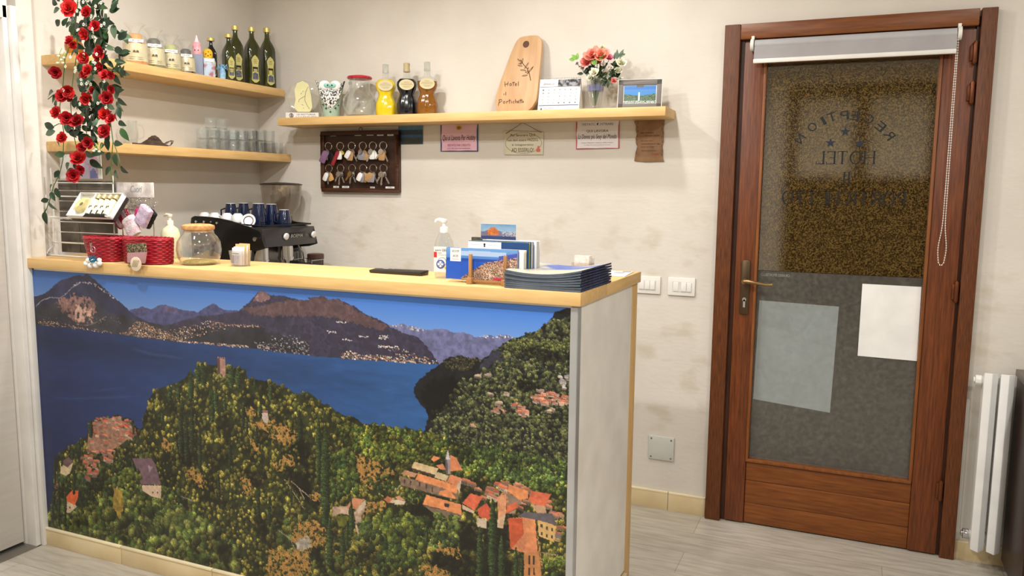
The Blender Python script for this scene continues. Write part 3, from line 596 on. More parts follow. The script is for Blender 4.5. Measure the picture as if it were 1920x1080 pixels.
# entrance with curtained panes behind the camera
d3 = bpy.data.objects.new('door_3', None); COL.objects.link(d3); d3.location = (.45, YB, 0); struct(d3)
g = G()
for x in (-1.15, -.45, .25, 1.1): g.box((x, -.04, 1.31), (.12, .07, 2.62))
g.box((0, -.03, 2.56), (2.3, .06, .12)); g.box((0, -.04, 1.6), (2.3, .07, .14)); g.box((0, -.04, .1), (2.3, .07, .2))
g.ob('door_frame', wood('dark_walnut', (74, 44, 26), (48, 26, 14), 'z', .4), d3, bevel=.004)
G().box((0, -.07, .8), (2.3, .02, 1.6)).ob('lower_panel', wood('dark_walnut_x', (70, 42, 24), (46, 26, 14), 'x', .4), d3)
G().box((0, -.08, 2.1), (2.3, .01, 1.0)).ob('curtain', mat('cream_curtain', (226, 218, 200), .8, bump=.4, bs=12), d3)
# skirting tiles
TILE = mat('cream_tile', (222, 204, 164), .35, c2=(206, 184, 140), ns=5); TILET = mat('cream_tile_edge', (240, 226, 190), .3)
def skirt(name, xs, y, z=.088, t=.011):
    g = G()
    for a, b in zip(xs[:-1], xs[1:]): g.box(((a + b) / 2, y - t / 2, z / 2), (b - a - .002, t, z)); g.box(((a + b) / 2, y - t / 2, z - .003), (b - a - .002, t + .002, .008), k=1)
    return struct(g.ob(name, [TILE, TILET], bevel=.001))
skirt('baseboard_back', [-1.9, -1.55, -1.2, -.74, -.566], 0); skirt('baseboard_right', [.451, .66, 1.1, 1.5, 1.9, 2.3, 2.59], 0, .078)

# white side door and its architrave in the left wall
d2 = bpy.data.objects.new('door_2', None); COL.objects.link(d2); d2.location = (-3.12, -1.5, 0); struct(d2)
WD = wood('white_ash_veneer', (204, 198, 189), (196, 190, 181), 'y', .45, 6, .02); WP = mat('white_trim_paint', (226, 223, 218), .4)
G().box((-.02, -.36, 1.075), (.04, .72, 2.14)).ob('door_leaf', WD, d2, loc=(0, 0, .01), bevel=.002)
G().box((.0, .02, 1.08), (.03, .036, 2.16)).ob('door_jamb', WP, d2, bevel=.003)
g = G().box((-3.1, -1.487, 1.09), (.10, .02, 2.18)); g.box((-3.09, -1.462, 1.09), (.11, .026, 2.18)); g.box((-3.055, -1.445, 1.37), (.02, .012, 1.62)); g.box((-3.1, -1.9, 2.165), (.1, .85, .07))
struct(g.ob('trim_1', WP, bevel=.003))
struct(G().box((-3.12, -1.9, .003), (.14, .86, .006)).ob('trim_2', STEEL))

# ---------------------------------------------------------------- brown door in the rear wall
d1 = bpy.data.objects.new('door_1', None); COL.objects.link(d1); struct(d1)
g = G().box((-.53, -.012, 1.102), (.066, .044, 2.204)).box((.4235, -.012, 1.102), (.054, .044, 2.204)); g.ob('casing', DK, d1, bevel=.003)
G().box((-.0535, -.0115, 2.172), (.886, .042, .064)).ob('head_casing', DX, d1, bevel=.003)
g = G().box((-.487, .02, 1.07), (.02, .05, 2.14)).box((.391, .02, 1.07), (.012, .05, 2.14)).box((-.05, .02, 2.134), (.86, .05, .014)); g.ob('jamb', wood('dark_jamb', (78, 40, 20), (52, 24, 12), 'z'), d1)
G().box((-.436, .004, 1.068), (.084, .044, 2.124)).ob('lock_stile', DZ, d1, bevel=.003); G().box((.331, .004, 1.068), (.108, .044, 2.124)).ob('hinge_stile', DZ, d1, bevel=.003)
G().box((-.058, .004, 2.088), (.67, .042, .084)).ob('top_rail', DX, d1, bevel=.003)
for i, (a, b) in enumerate(((.006, .1), (.1, .205), (.205, .29))): G().box((-.058, .006, (a + b) / 2), (.67, .036, b - a)).ob('bottom_board', DX, d1, bevel=.004)
g = G().box((-.39, -.006, 1.175), (.012, .034, 1.742)).box((.2705, -.006, 1.175), (.012, .034, 1.742)).box((-.06, -.006, 2.045), (.67, .034, .012)).box((-.06, -.006, .3), (.67, .034, .014)); g.ob('glazing_bead', wood('bead_wood', (138, 82, 36), (112, 60, 22), 'z'), d1, bevel=.002)
def pane_mat(name, upper):
    m = bpy.data.materials.new(name); m.use_nodes = True; nt = m.node_tree; nt.nodes.clear(); L = nt.links.new; N = nt.nodes.new
    out = N('ShaderNodeOutputMaterial'); tc = N('ShaderNodeTexCoord')
    nz = N('ShaderNodeTexNoise'); nz.inputs['Scale'].default_value = 210 if upper else 60; nz.inputs['Detail'].default_value = 4; L(tc.outputs['Object'], nz.inputs['Vector'])
    cr = N('ShaderNodeValToRGB'); L(nz.outputs['Fac'], cr.inputs[0]); e = cr.color_ramp.elements
    if upper: e[0].position = .44; e[0].color = (.022, .012, .002, 1); e[1].position = .62; e[1].color = (.22, .14, .04, 1)  # upper grain colours paint in the amber light showing through the pebbled glass
    else: e[0].position = .4; e[0].color = (.16, .145, .12, 1); e[1].position = .68; e[1].color = (.27, .25, .21, 1)
    df = N('ShaderNodeBsdfDiffuse'); L(cr.outputs[0], df.inputs[0]); tr = N('ShaderNodeBsdfTransparent'); tr.inputs[0].default_value = (.8, .7, .5, 1) if upper else (.95, .97, .99, 1)
    mx = N('ShaderNodeMixShader'); mx.inputs[0].default_value = .55 if upper else .2; L(tr.outputs[0], mx.inputs[2 if upper else 1]); L(df.outputs[0], mx.inputs[1 if upper else 2])
    if upper: mx.inputs[0].default_value = .3
    else: mx.inputs[0].default_value = .27
    gl = N('ShaderNodeBsdfGlossy'); gl.inputs['Roughness'].default_value = .035 if upper else .2
    m2 = N('ShaderNodeMixShader'); m2.inputs[0].default_value = .16 if upper else .05
    bp = N('ShaderNodeBump'); bp.inputs['Strength'].default_value = .03 if upper else .3; bp.inputs['Distance'].default_value = .0015; L(nz.outputs['Fac'], bp.inputs['Height']); L(bp.outputs[0], gl.inputs['Normal'])
    L(mx.outputs[0], m2.inputs[1]); L(gl.outputs[0], m2.inputs[2]); L(m2.outputs[0], out.inputs[0]); return m
pane = G().box((-.06, .006, 1.6), (.655, .006, .885)).ob('glass_pane', pane_mat('pebbled_glass_painted_glow', True), d1, label='pebbled glass with amber light painted in, upper part of the pane')
film = G().box((-.06, .006, .73), (.655, .006, .852)).ob('frosted_film', pane_mat('grey_frosted_film', False), d1, label='grey frosted lower part of the pane')
struct(G().box((0, 1.3, 1.3), (3, .05, 2.8)).ob('wall_outside', mat('outside_dark_wall', (70, 52, 34), .9)))
# lettering on the outer face of the glass, read from behind
LET = mat('dark_lettering', (10, 11, 16), .5); g = G()
arc = [(1500, 260, 'N', 60), (1523, 238, 'O', 45), (1544, 226, 'I', 32), (1560, 219, 'T', 17), (1583, 216, 'P', 3), (1603, 217, 'E', -6), (1630, 223, 'C', -22), (1651, 237, 'E', -38), (1668, 253, 'R', -55)]
ctr = at(1584, 300, y=0); Rr = .185
angs = [58, 43.5, 31, 19, 5.5, -9, -25, -40.5, -55]
for (px, py, ch, a), an in zip(arc, angs):
    p = at(px, py, y=0); t = rad(an)
    M = Matrix.Translation((p.x, 0, p.z)) @ Matrix.Rotation(-t, 4, 'Y')
    put_text(g, ch, (0, 0), .012 if ch == 'I' else .034, .036, M=M, mirror=True)
g.v = [(x, .0022, z) for x, y, z in g.v]
g.ob('arched_lettering', LET, d1)
g = G()
for px, py in ((1585, 247), (1557, 268), (1612, 269)):
    p = at(px, py, y=0); s = [(p.x + (.021 if i % 2 == 0 else .0085) * sin(pi * i / 5), p.z + (.021 if i % 2 == 0 else .0085) * cos(pi * i / 5)) for i in range(10)]; g.prism(s, .0006, Matrix.Translation((0, .0016, 0)))
g.ob('star', mat('slate_blue_star', (24, 32, 46), .5), d1)
SER = {'H': [(0, 0, 0, 1, 2), (.8, 0, .8, 1, 2), (0, .5, .8, .5, 1)], 'T': [(.4, 0, .4, 1, 2), (0, 1, .8, 1, 1), (0, .86, 0, 1, 1), (.8, .86, .8, 1, 1)], 'E': [(0, 0, 0, 1, 2), (0, 1, .62, 1, 1), (0, .5, .45, .5, 1), (0, 0, .68, 0, 1), (.62, .85, .62, 1, 1), (.68, 0, .68, .18, 1)],
       'L': [(0, 0, 0, 1, 2), (0, 0, .62, 0, 1), (.62, 0, .62, .2, 1)], 'I': [(.1, 0, .1, 1, 2)], 'P': [(0, 0, 0, 1, 2)], 'R': [(0, 0, 0, 1, 2), (.32, .48, .72, 0, 2)], 'C': [], 'O': []}
def serif(g, s, px0, px1, py0, py1):
    a = at(px0, (py0 + py1) / 2, y=0); b = at(px1, (py0 + py1) / 2, y=0); t = at((px0 + px1) / 2, py0, y=0).z; z0 = at((px0 + px1) / 2, py1, y=0).z; h = t - z0
    W = {'O': .95, 'H': .8, 'T': .8, 'E': .68, 'L': .62, 'I': .2, 'P': .6, 'R': .75, 'C': .85}; tot = sum(W[c] + .28 for c in s) - .28; k = (b.x - a.x) / tot / h
    x = b.x
    def bar(x0, z0_, x1, z1_, w):
        d = Vector((x1 - x0, z1_ - z0_)); 
        n = Vector((-d.y, d.x)).normalized() * w / 2; g.prism([(x0 + n.x, z0_ + n.y), (x0 - n.x, z0_ - n.y), (x1 - n.x, z1_ - n.y), (x1 + n.x, z1_ + n.y)], .0006)
    for c in s:
        f = lambda u, v: (x - u * h * k, z0 + v * h)
        for (u0, v0, u1, v1, w) in SER[c]:
            p, q = f(u0, v0), f(u1, v1); bar(*p, *q, .0062 if w == 2 else .0024)
            if w == 2 and u0 == u1:
                for vv in (0, 1): r0 = f(u0 - .14, vv); r1 = f(u0 + .14, vv); bar(*r0, *r1, .0022)
        def bowl(cx, cy, rx, ry, a0, a1, n=22):
            P = []
            for i in range(n + 1):
                tt = rad(a0 + (a1 - a0) * i / n); P.append((cx + rx * cos(tt), cy + ry * sin(tt), abs(cos(tt))))
            for p, q in zip(P[:-1], P[1:]): bar(*f(p[0], p[1]), *f(q[0], q[1]), .0022 + .0042 * p[2])
        if c == 'O': bowl(.475, .5, .46, .5, 0, 360, 32)
        if c == 'C': bowl(.475, .5, .46, .5, 42, 318, 26)
        if c in 'PR': bowl(.12, .74, .46, .26, -90, 90)
        x -= (W[c] + .28) * h * k
for s, a in (('HOTEL', (1531, 1639, 284, 307)), ('IL', (1568, 1594, 323, 346)), ('PORTICHETTO', (1467, 1696, 359, 384))):
    g = G(); serif(g, s, *a); g.v = [(x, y + .0016, z) for x, y, z in g.v]; g.ob('serif_lettering', LET, d1)
g = G(); put_text(g, 'ORARIO SPORTELLO', (-.31, 1.139), .12, .012, mirror=True); g.v = [(x, .0022, z) for x, y, z in g.v]; g.ob('small_white_lettering', mat('pale_lettering', (150, 146, 138), .6), d1)
# handle, hinges
h = bpy.data.objects.new('door_handle', None); COL.objects.link(h); h.parent = d1; h.location = (-.432, -.018, 1.08)
g = G(); g.prism([(-.019, -.118), (.019, -.118), (.019, .112), (.01, .121), (-.01, .121), (-.019, .112)], -.009); g.ob('handle_plate', BRONZE, h, bevel=.002)
g = G().cyl((0, -.008, .03), (0, -.05, .03), .011, 14).tube([(0, -.05, .031), (.02, -.054, .032), (.05, -.054, .028), (.09, -.052, .022), (.118, -.05, .023)], [.009, .01, .008, .007, .008], 12); g.ob('lever', mat('worn_brass', (150, 122, 84), .3, .85), h)
g = G().cyl((0, -.009, -.052), (0, -.012, -.052), .0085, 16).box((0, -.0105, -.07), (.009, .003, .034)); g.ob('key_cylinder', CHROME, h); G().box((0, -.0125, -.05), (.009, .001, .002)).ob('keyhole', BLACKM, h)
for z in (2.04, 1.888, 1.11, .285):
    g = G().cyl((.384, -.028, z - .04), (.384, -.028, z + .04), .0085, 12).box((.378, -.022, z), (.02, .01, .06)); g.cyl((.384, -.028, z - .044), (.384, -.028, z + .044), .005, 10); g.ob('hinge', mat('hinge_bronze', (110, 62, 36), .35, .6), d1, bevel=.001)
# sheets of paper on the pane
def sheet(name, lab, pts, y, m):
    P = [at(*p, y=y) for p in pts]; g = G(); g.prism([(p.x, p.z) for p in P], .0006, Matrix.Translation((0, y, 0))); o = g.ob(name, m); o['label'] = lab; o['category'] = 'paper'; return o
sheet('paper_sheet', 'blank white paper sheet stuck on the room side of the door glass, right', [(1617, 532), (1728, 538), (1719, 677), (1608, 667)], .0018, PAPER)
sheet('paper_sheet', 'larger pale paper behind the frosted door glass beside the handle', [(1424, 563), (1573, 575), (1556, 774), (1412, 748)], .0105, mat('pale_paper', (240, 250, 248), .8))
# roller blind
rb = thing('roller_blind', 'white roller blind rolled up at the top of the brown door', 'blind', (-.06, -.03, 2.1))
G().cyl((-.375, -.012, .012), (.375, -.012, .012), .021, 20).ob('roller_tube', mat('silver_blind_fabric', (178, 178, 181), .4), rb)
G().box((0, -.030, -.03), (.75, .0015, .07)).ob('fabric', mat('silver_blind_sheet', (166, 163, 166), .6), rb)
g = G(); g.prism([(-.377, -.066), (.377, -.066), (.377, -.048), (-.377, -.048)], .012, Matrix.Translation((0, -.036, 0))); g.ob('bottom_bar', WHITE, rb, bevel=.003)
for s in (-1, 1):
    g = G().cyl((s * .378, -.012, .012), (s * .392, -.012, .012), .026, 20).box((s * .384, .002, .02), (.012, .03, .06)); g.ob('bracket', WHITE, rb, bevel=.001)
g = G(); top, bot = at(1797, 60, y=-.055), at(1764, 497, y=-.055)
def cx(z, s):
    t = (top.z - z) / (top.z - bot.z); w = .0025 + .010 * math.exp(-((t - .93) / .07) ** 2) + .002 * t
    return top.x + (bot.x - top.x) * t ** .9 + s * w * (1 if t < .995 else .4)
n = 92
for s in (-1, 1):
    pts = []
    for i in range(n + 1):
        z = top.z + (bot.z - top.z) * i / n; q = (cx(z, s) + .06, -.055 + .03, z - 2.1); pts.append(q)
        g.sphere(q, .0026, 6)
    g.tube(pts, .0008, 5)
g.ob('bead_chain', WHITE, rb)
# ---------------------------------------------------------------- reception counter
KX0, KX1, KY = -3.03, -.725, -1.45
rc = thing('reception_counter', 'reception counter clad in a printed lake panorama with white end panel', 'counter', (-1.88, -1.3, 0))
def loc(p, o): return Vector(p) - o.location
MURAL = color_attr_mat('printed_panorama', .32, .95)
mx0, mx1, mz0, mz1 = -3.035, -.747, .075, 1.157; MW, MH = 1100, 520
def conv_m(px, py):
    q = at(px, py, y=-1.452); return ((q.x - mx0) / (mx1 - mx0) * MW, (mz1 - q.z) / (mz1 - mz0) * MH)
grid_print('front_panorama', paint_mural(conv_m, MW, MH), mx1 - mx0, mz1 - mz0, rc, Matrix.Translation(loc(((mx0 + mx1) / 2, -1.4515, (mz0 + mz1) / 2), rc)), MURAL)['label'] = 'printed panorama of a lake, mountains and villages'
LAM = mat('white_laminate', (240, 237, 230), .42)
W_ = lambda x, y, z: tuple(loc((x, y, z), rc))
G().box(W_((KX0 + KX1) / 2, -1.441, .5825), (KX1 - KX0 - .004, .018, 1.164)).ob('front_panel', LAM, rc)
G().box(W_(-.734, -1.139, .624), (.018, .586, 1.08)).ob('side_panel', LAM, rc)
G().box(W_(-.735, -.808, .5825), (.022, .075, 1.164)).ob('end_board', PZ, rc, bevel=.002)
g = G().box(W_(-.7365, -1.4545, .62), (.021, .006, 1.08)).box(W_(-.7265, -1.441, .62), (.004, .03, 1.08)); g.ob('corner_profile', mat('satin_aluminium', (196, 198, 200), .35, .6), rc)
g = G()
for a, b in zip([-3.05, -2.606, -2.139, -1.68, -1.22, -.76][:-1], [-2.606, -2.139, -1.68, -1.22, -.76, -.722]): g.box(W_((a + b) / 2, -1.457, .037), (b - a - .003, .012, .074)); g.box(W_((a + b) / 2, -1.458, .072), (b - a - .003, .014, .007), k=1)
for a, b in ((-1.45, -1.1), (-1.1, -.846)): g.box(W_(-.719, (a + b) / 2, .037), (.012, b - a - .003, .074)); g.box(W_(-.719, (a + b) / 2, .072), (.014, b - a - .003, .007), k=1)
g.ob('tiled_plinth', [TILE, TILET], rc, bevel=.001)
G().box(W_(-1.88, -1.16, .5825), (2.26, .02, 1.164)).ob('back_panel', LAM, rc)
ct = thing('countertop', 'pale wooden L shaped countertop lying on the reception counter', 'countertop', (-1.88, -1.3, 1.165))
tz = 1.205
g = G(); o2 = lambda x, y, z: (x + 1.88, y + 1.3, z - 1.165)
g.add([o2(x, y, z) for z in (1.165, tz) for x, y in ((-3.045, -1.47), (-.713, -1.47), (-.713, -1.204), (-1.10, -1.204), (-1.10, -1.14), (-3.045, -1.14))], [(5, 4, 3, 2, 1, 0), (6, 7, 8, 9, 10, 11), (0, 1, 7, 6), (1, 2, 8, 7), (2, 3, 9, 8), (3, 4, 10, 9), (4, 5, 11, 10), (5, 0, 6, 11)])
g.ob('front_plank', PX, ct, bevel=.003)
G().add([o2(x, y, z) for z in (1.165, tz) for x, y in ((-1.10, -1.2025), (-.713, -1.2025), (-.713, -.768), (-1.10, -.768))], [(3, 2, 1, 0), (4, 5, 6, 7), (0, 1, 5, 4), (1, 2, 6, 5), (2, 3, 7, 6), (3, 0, 4, 7)]).ob('return_plank', PY, ct, bevel=.003)
# ---------------------------------------------------------------- shelves
def shelf(lab, x0, x1, y0, y1, z0, z1, m):
    o = G().box(((x0 + x1) / 2, (y0 + y1) / 2, (z0 + z1) / 2), (x1 - x0, y1 - y0, z1 - z0)).ob('wall_shelf', m, bevel=.003); o['label'] = lab; o['category'] = 'shelf'; return o
SU, SL, SR = 2.023, 1.675, 1.855
shelf('pale wooden wall shelf holding the dark green oil bottles', XL, -2.9, -1.30, -.03, SU - .04, SU, PY)
shelf('pale wooden wall shelf holding the drinking glasses', XL, -2.89, -1.30, -.002, SL - .042, SL, PY)
shelf('long pale wooden shelf on the rear wall above the key board', -2.815, -.77, -.2, 0, SR - .04, SR, PX)

# ---------------------------------------------------------------- helpers for shelf goods
LABC = mat('cream_label', (214, 204, 166), .6, c2=(202, 190, 150)); LABY = mat('pale_yellow_label', (200, 192, 120), .6); LABW = mat('white_label', (238, 238, 236), .5)
GREENG = mat('dark_green_glass', (58, 64, 14), .08, c2=(34, 40, 8), spec=.8, coat=.5); BLACKG = mat('black_glass', (16, 18, 22), .08, coat=.5)
def oil_bottle(lab, loc_, h, w, glass=GREENG, rz=-25, grp=None):
    w *= 1.1
    t = thing('oil_bottle', lab, 'bottle', loc_, rad(rz), grp); b = w / 2; s = h
    g = G().loft([(0, b * .94, b * .94, 7), (.004, b, b, 8), (s * .60, b, b, 8), (s * .66, b * .97, b * .97, 5), (s * .73, b * .78, b * .78, 3), (s * .80, b * .46, b * .46, 2), (s * .84, b * .37, b * .37, 2), (s * .93, b * .34, b * .34, 2)], 32)
    g.ob('glass_body', glass, t)
    G().loft([(s * .925, .0165), (s * .93, .0175), (s * .995, .0175), (s, .016)], 20).ob('screw_cap', GOLD, t, ang=.5)
    M = Matrix.Translation((b + .0006, 0, 0)) @ Matrix.Rotation(pi / 2, 4, 'Z'); lw = w * .30
    def pol(pts, d, k, g): g.prism([(x, z) for x, z in pts], -.0006, M @ Matrix.Translation((0, -d, 0)), k)
    g = G(); z0, z1 = s * .05, s * .50
    pol([(-lw, z0 + .012), (-lw * .3, z0), (lw * .3, z0), (lw, z0 + .012), (lw * .85, z0 + .05), (lw * .8, z1 - .05), (lw, z1 - .02), (lw * .6, z1 - .005), (0, z1 + .006), (-lw * .6, z1 - .005), (-lw, z1 - .02), (-lw * .8, z1 - .05), (-lw * .85, z0 + .05)], 0, 0, g)
    pol([(-lw * .72, z0 + .055), (lw * .72, z0 + .055), (lw * .68, z1 - .055), (-lw * .68, z1 - .055)], .0007, 1, g)
    pol([(-lw * .75, z0 + .016), (lw * .75, z0 + .016), (lw * .75, z0 + .045), (0, z0 + .053), (-lw * .75, z0 + .045)], .0007, 2, g)
    for i in range(4):
        zz = z1 - .066 - i * (z1 - z0 - .12) / 4; pol([(-lw * .5, zz - .006), (lw * .5, zz - .006), (lw * .42, zz), (-lw * .5, zz)], .0014, 0, g)
    for zz in (z1 - .018, z1 - .026, z1 - .034): pol([(-lw * .4, zz - .0015), (lw * .4, zz - .0015), (lw * .4, zz), (-lw * .4, zz)], .0008, 1, g)
    g.ob('label_front', [LABY, BLACKM, mat('label_grey_print', (120, 124, 140), .6, ns=200, c2=(40, 44, 60))], t)
    g = G().box((b * .93, 0, s * .615), (.002, w * .62, .013)); put_text(g, '8,50 EURO', (0, s * .615), w * .48, .007, 1, Matrix.Translation((b * .93 + .001, 0, 0)) @ Matrix.Rotation(pi / 2, 4, 'Z'))
    g.ob('price_sticker', [LABW, INK], t)
    return t
Gr = 'olive oil bottles on the left shelf'
oil_bottle('tall dark green oil bottle with gold cap, rightmost on the left shelf', (-2.965, -.085, SU), .318, .062, grp=Gr)
oil_bottle('tall dark green oil bottle with gold cap, second from the right on the left shelf', (-2.965, -.205, SU), .300, .062, grp=Gr)
oil_bottle('tall green oil bottle standing behind the shorter green one', (-2.985, -.305, SU), .290, .058, grp=Gr)
oil_bottle('shorter green oil bottle with gold cap in front of the tall ones', (-2.955, -.388, SU), .232, .05, grp=Gr)
oil_bottle('smallest black oil bottle beside the blue gift bag', (-3.0, -.462, SU), .204, .04, BLACKG, grp=Gr)
# wrapped jars
def wrapped_jar(lab, y, w, h, col, lidc, x=-2.965):
    t = thing('wrapped_jar', lab, 'jar', (x, y, SU), rad(-40), 'label-wrapped jars in cellophane'); r = w / 2
    G().loft([(0, r * .9), (.004, r * .97), (h * .12, r), (h * .86, r * .93), (h * .95, r * .7), (h, r * .6)], 28).ob('filled_glass', col, t)
    G().loft([(h, r * .62), (h + .02, r * .6), (h + .028, r * .4)], 24).ob('lid', lidc, t)
    vs = []; fs = []; n = 18
    for i in range(n + 1):
        a = rad(-95 + 190 * i / n)
        for z in (h * .13, h * .84): rr = r * (1.03 - .05 * z / h); vs.append((rr * cos(a), rr * sin(a), z))
    for i in range(n): fs.append((2 * i, 2 * i + 2, 2 * i + 3, 2 * i + 1))
    g = G().add(vs, fs)
    M = Matrix.Translation((r * 1.03, 0, 0)) @ Matrix.Rotation(pi / 2, 4, 'Z')
    for sx, sc_ in ((-.006, 1), (.005, -1)):
        for k in range(5):
            a = rad(40 + 25 * k); g.prism([(sx * (1 + .3 * k / 4) - sc_ * .006 * cos(a) + q * .0011, h * .45 + .007 * sin(a) + u * .004) for q, u in ((-1, -1), (1, -1), (1, 1), (-1, 1))], -.0006, M @ Matrix.Translation((0, -.0008, 0)), 1)
    for k in range(2): g.prism([(-.03, h * .2 + k * .008), (.03, h * .2 + k * .008), (.03, h * .2 + k * .008 + .0012), (-.03, h * .2 + k * .008 + .0012)], -.0006, M @ Matrix.Translation((0, .0015, 0)), 1)
    g.ob('wrap_label', [LABC, mat('brown_print', (96, 82, 58), .6)], t)
    g = G().box((r * .98, 0, h * .93), (.002, w * .62, .013), rz=.0); put_text(g, '5,00 EURO', (0, h * .93), w * .46, .006, 1, Matrix.Translation((r * .98 + .001, 0, 0)) @ Matrix.Rotation(pi / 2, 4, 'Z')); g.ob('price_sticker', [LABW, INK], t)
    rs = random.Random(int(w * 9999)); prof = [(.001, r * 1.02), (h * .5, r * 1.05), (h * .95, r * 1.0), (h + .02, r * .8), (h + .035, r * .35), (h + .05, r * .5), (h + .07, r * .9)]
    g = G().loft(prof, 22, caps=False); g.v = [(x * (1 + .07 * rs.uniform(-1, 1)), y_ * (1 + .07 * rs.uniform(-1, 1)), z) for x, y_, z in g.v]; g.ob('cellophane_bag', CELLO, t)
wrapped_jar('wrapped jar of orange preserve with cream label, leftmost of the jars', -.955, .098, .108, mat('orange_preserve', (226, 150, 40), .2, c2=(210, 120, 30)), mat('orange_lid', (232, 160, 50), .4))
wrapped_jar('wrapped jar with dark green lid and cream label, second from left', -.852, .09, .104, mat('olive_preserve', (96, 104, 52), .2), mat('dark_green_lid', (60, 64, 44), .4))
wrapped_jar('wrapped jar with pale green contents, third from left', -.756, .085, .094, mat('pale_green_preserve', (170, 178, 110), .2), mat('light_green_lid', (190, 196, 120), .4))
wrapped_jar('wrapped jar with black contents, fourth from left beside the grey box', -.664, .08, .088, mat('black_preserve', (36, 32, 30), .2), mat('black_lid', (24, 24, 30), .4))
# round amber flask
t = thing('flask', 'round amber bottle with thin neck behind the flower garland', 'bottle', (-2.985, -1.245, SU)); 
G().loft([(0, .02), (.004, .024), (.02, .034), (.04, .036), (.06, .026), (.075, .012), (.12, .009)], 24).ob('glass_body', mat('amber_glass', (190, 116, 20), .1, c2=(120, 64, 10), coat=.5), t)
G().loft([(.12, .0095), (.15, .0095), (.155, .007)], 14).ob('dark_stopper', mat('dark_stopper', (50, 44, 50), .4), t)
# toys and gift packets
t = thing('gift_box', 'plain grey gift box at the right of the jars', 'box', (-2.965, -.592, SU), rad(-35)); G().box((0, 0, .05), (.04, .044, .1)).ob('carton', mat('grey_card', (140, 150, 172), .6), t, bevel=.001); G().box((0, 0, .101), (.0405, .0445, .002)).ob('lid', mat('grey_card_lid', (160, 168, 186), .6), t)
t = thing('toy_tube', 'small pink toy tube with white tip standing on the grey box', 'toy', (-2.965, -.592, SU + .1025)); G().loft([(0, .02), (.05, .02), (.056, .016)], 20).ob('tube', mat('pink_card', (232, 150, 164), .5, c2=(240, 190, 196), ns=60), t); G().loft([(.056, .012), (.08, .005), (.09, .003)], 16).ob('tip', mat('pink_white', (246, 226, 228), .5), t)
for a in (-75, -30): G().sphere((.0195 * cos(rad(a)), .0195 * sin(rad(a)), .018), .003, 8).ob('eye', BLACKM, t)
t = thing('gift_box', 'gift box printed pale blue and red with a price sticker', 'box', (-2.955, -.532, SU), rad(-35)); G().box((0, 0, .045), (.05, .052, .09)).ob('carton', mat('printed_card', (186, 206, 226), .5, c2=(170, 110, 120), ns=26, lo=.4, hi=.5), t, bevel=.001); G().box((.0265, 0, .08), (.001, .04, .012)).ob('price_sticker', LABW, t); G().box((0, 0, .0905), (.0505, .0525, .001)).ob('lid', LABW, t)
t = thing('toy_figure', 'small yellow toy head with dark dots on the printed box', 'toy', (-2.955, -.532, SU + .091)); G().loft([(0, .016), (.01, .022), (.03, .023), (.042, .017), (.048, .008)], 20).ob('head', mat('yellow_plush', (236, 190, 50), .7, bump=.4), t)
g = G()
for a, z in ((-70, .02), (-40, .03), (-15, .018), (-45, .012)): g.sphere((.0225 * cos(rad(a)), .0225 * sin(rad(a)), z), .0028, 8)
g.ob('dots', BLACKM, t)
t = thing('gift_bag', 'small pale blue gift bag with ribbon in front of the black bottle', 'bag', (-2.928, -.468, SU), rad(-35)); g = G().loft([(0, .018, .014, 4), (.03, .021, .016, 3), (.05, .02, .012, 2), (.058, .01, .008), (.07, .02, .014)], 20); g.ob('bag', mat('pale_blue_tulle', (164, 200, 226), .5, c2=(120, 170, 210), ns=90, bump=.6), t)
g = G()
for i in range(5): a = i * 1.26; g.tube([(.012 * cos(a), .01 * sin(a), .056), (.026 * cos(a), .022 * sin(a), .066 + .006 * (i % 2)), (.03 * cos(a + .5), .026 * sin(a + .5), .048)], .0025, 5)
g.ob('ribbon', mat('blue_ribbon', (120, 180, 220), .4), t)

# ---------------------------------------------------------------- lower left shelf
t = thing('glass_jug', 'empty clear glass jug with handle beside the driftwood dish', 'jug', (-3.04, at(244, 262, x=-3.04).y, SL), rad(-45))
prof = shell([(.002, .024), (.006, .028), (.03, .036), (.06, .037), (.09, .032), (.112, .034)], .0025); G().loft(prof, 26, caps=False).ob('body', GLASS, t)
G().loft([(0, .027), (.005, .027)], 24).ob('base', GLASS, t); G().tube([(0, .033, .095), (0, .052, .09), (0, .06, .065), (0, .055, .04), (0, .036, .03)], .0035, 8).ob('handle', GLASS, t)
t = thing('driftwood_dish', 'dark brown leaf shaped wooden dish with wire curl', 'dish', (-2.965, -.88, SL), rad(90))
DW = mat('dark_driftwood', (92, 74, 60), .7, c2=(52, 40, 32), ns=14, stretch=(1, 6, 6), bump=.6, bs=30)
vs = []; fs = []; nx, ny = 26, 8
for i in range(nx + 1):
    u = i / nx; x = -.115 + .2 * u; w = .034 * sin(pi * min(1, u * 1.02)) ** .6 + .002; hump = .034 * math.exp(-((u - .62) / .16) ** 2) + .01 * math.exp(-((u - .45) / .1) ** 2) + .006
    for j in range(ny + 1):
        v = j / ny * 2 - 1; vs.append((x, v * w, .004 + hump * (1 - v * v) ** .5 * (1 + .14 * sin(u * 34 + v * 3))))
n1 = len(vs); vs += [(a, b, .0005) for a, b, c in vs]
for i in range(nx):
    for j in range(ny):
        a = i * (ny + 1) + j; fs += [(a, a + 1, a + ny + 2, a + ny + 1), (n1 + a, n1 + a + ny + 1, n1 + a + ny + 2, n1 + a + 1)]
for i in range(nx): fs += [(i * (ny + 1), (i + 1) * (ny + 1), n1 + (i + 1) * (ny + 1), n1 + i * (ny + 1)), (i * (ny + 1) + ny, n1 + i * (ny + 1) + ny, n1 + (i + 1) * (ny + 1) + ny, (i + 1) * (ny + 1) + ny)]
for j in range(ny): fs += [(j, n1 + j, n1 + j + 1, j + 1), (nx * (ny + 1) + j, nx * (ny + 1) + j + 1, n1 + nx * (ny + 1) + j + 1, n1 + nx * (ny + 1) + j)]
G().add(vs, fs).ob('leaf_body', DW, t, ang=1.2)
g = G()
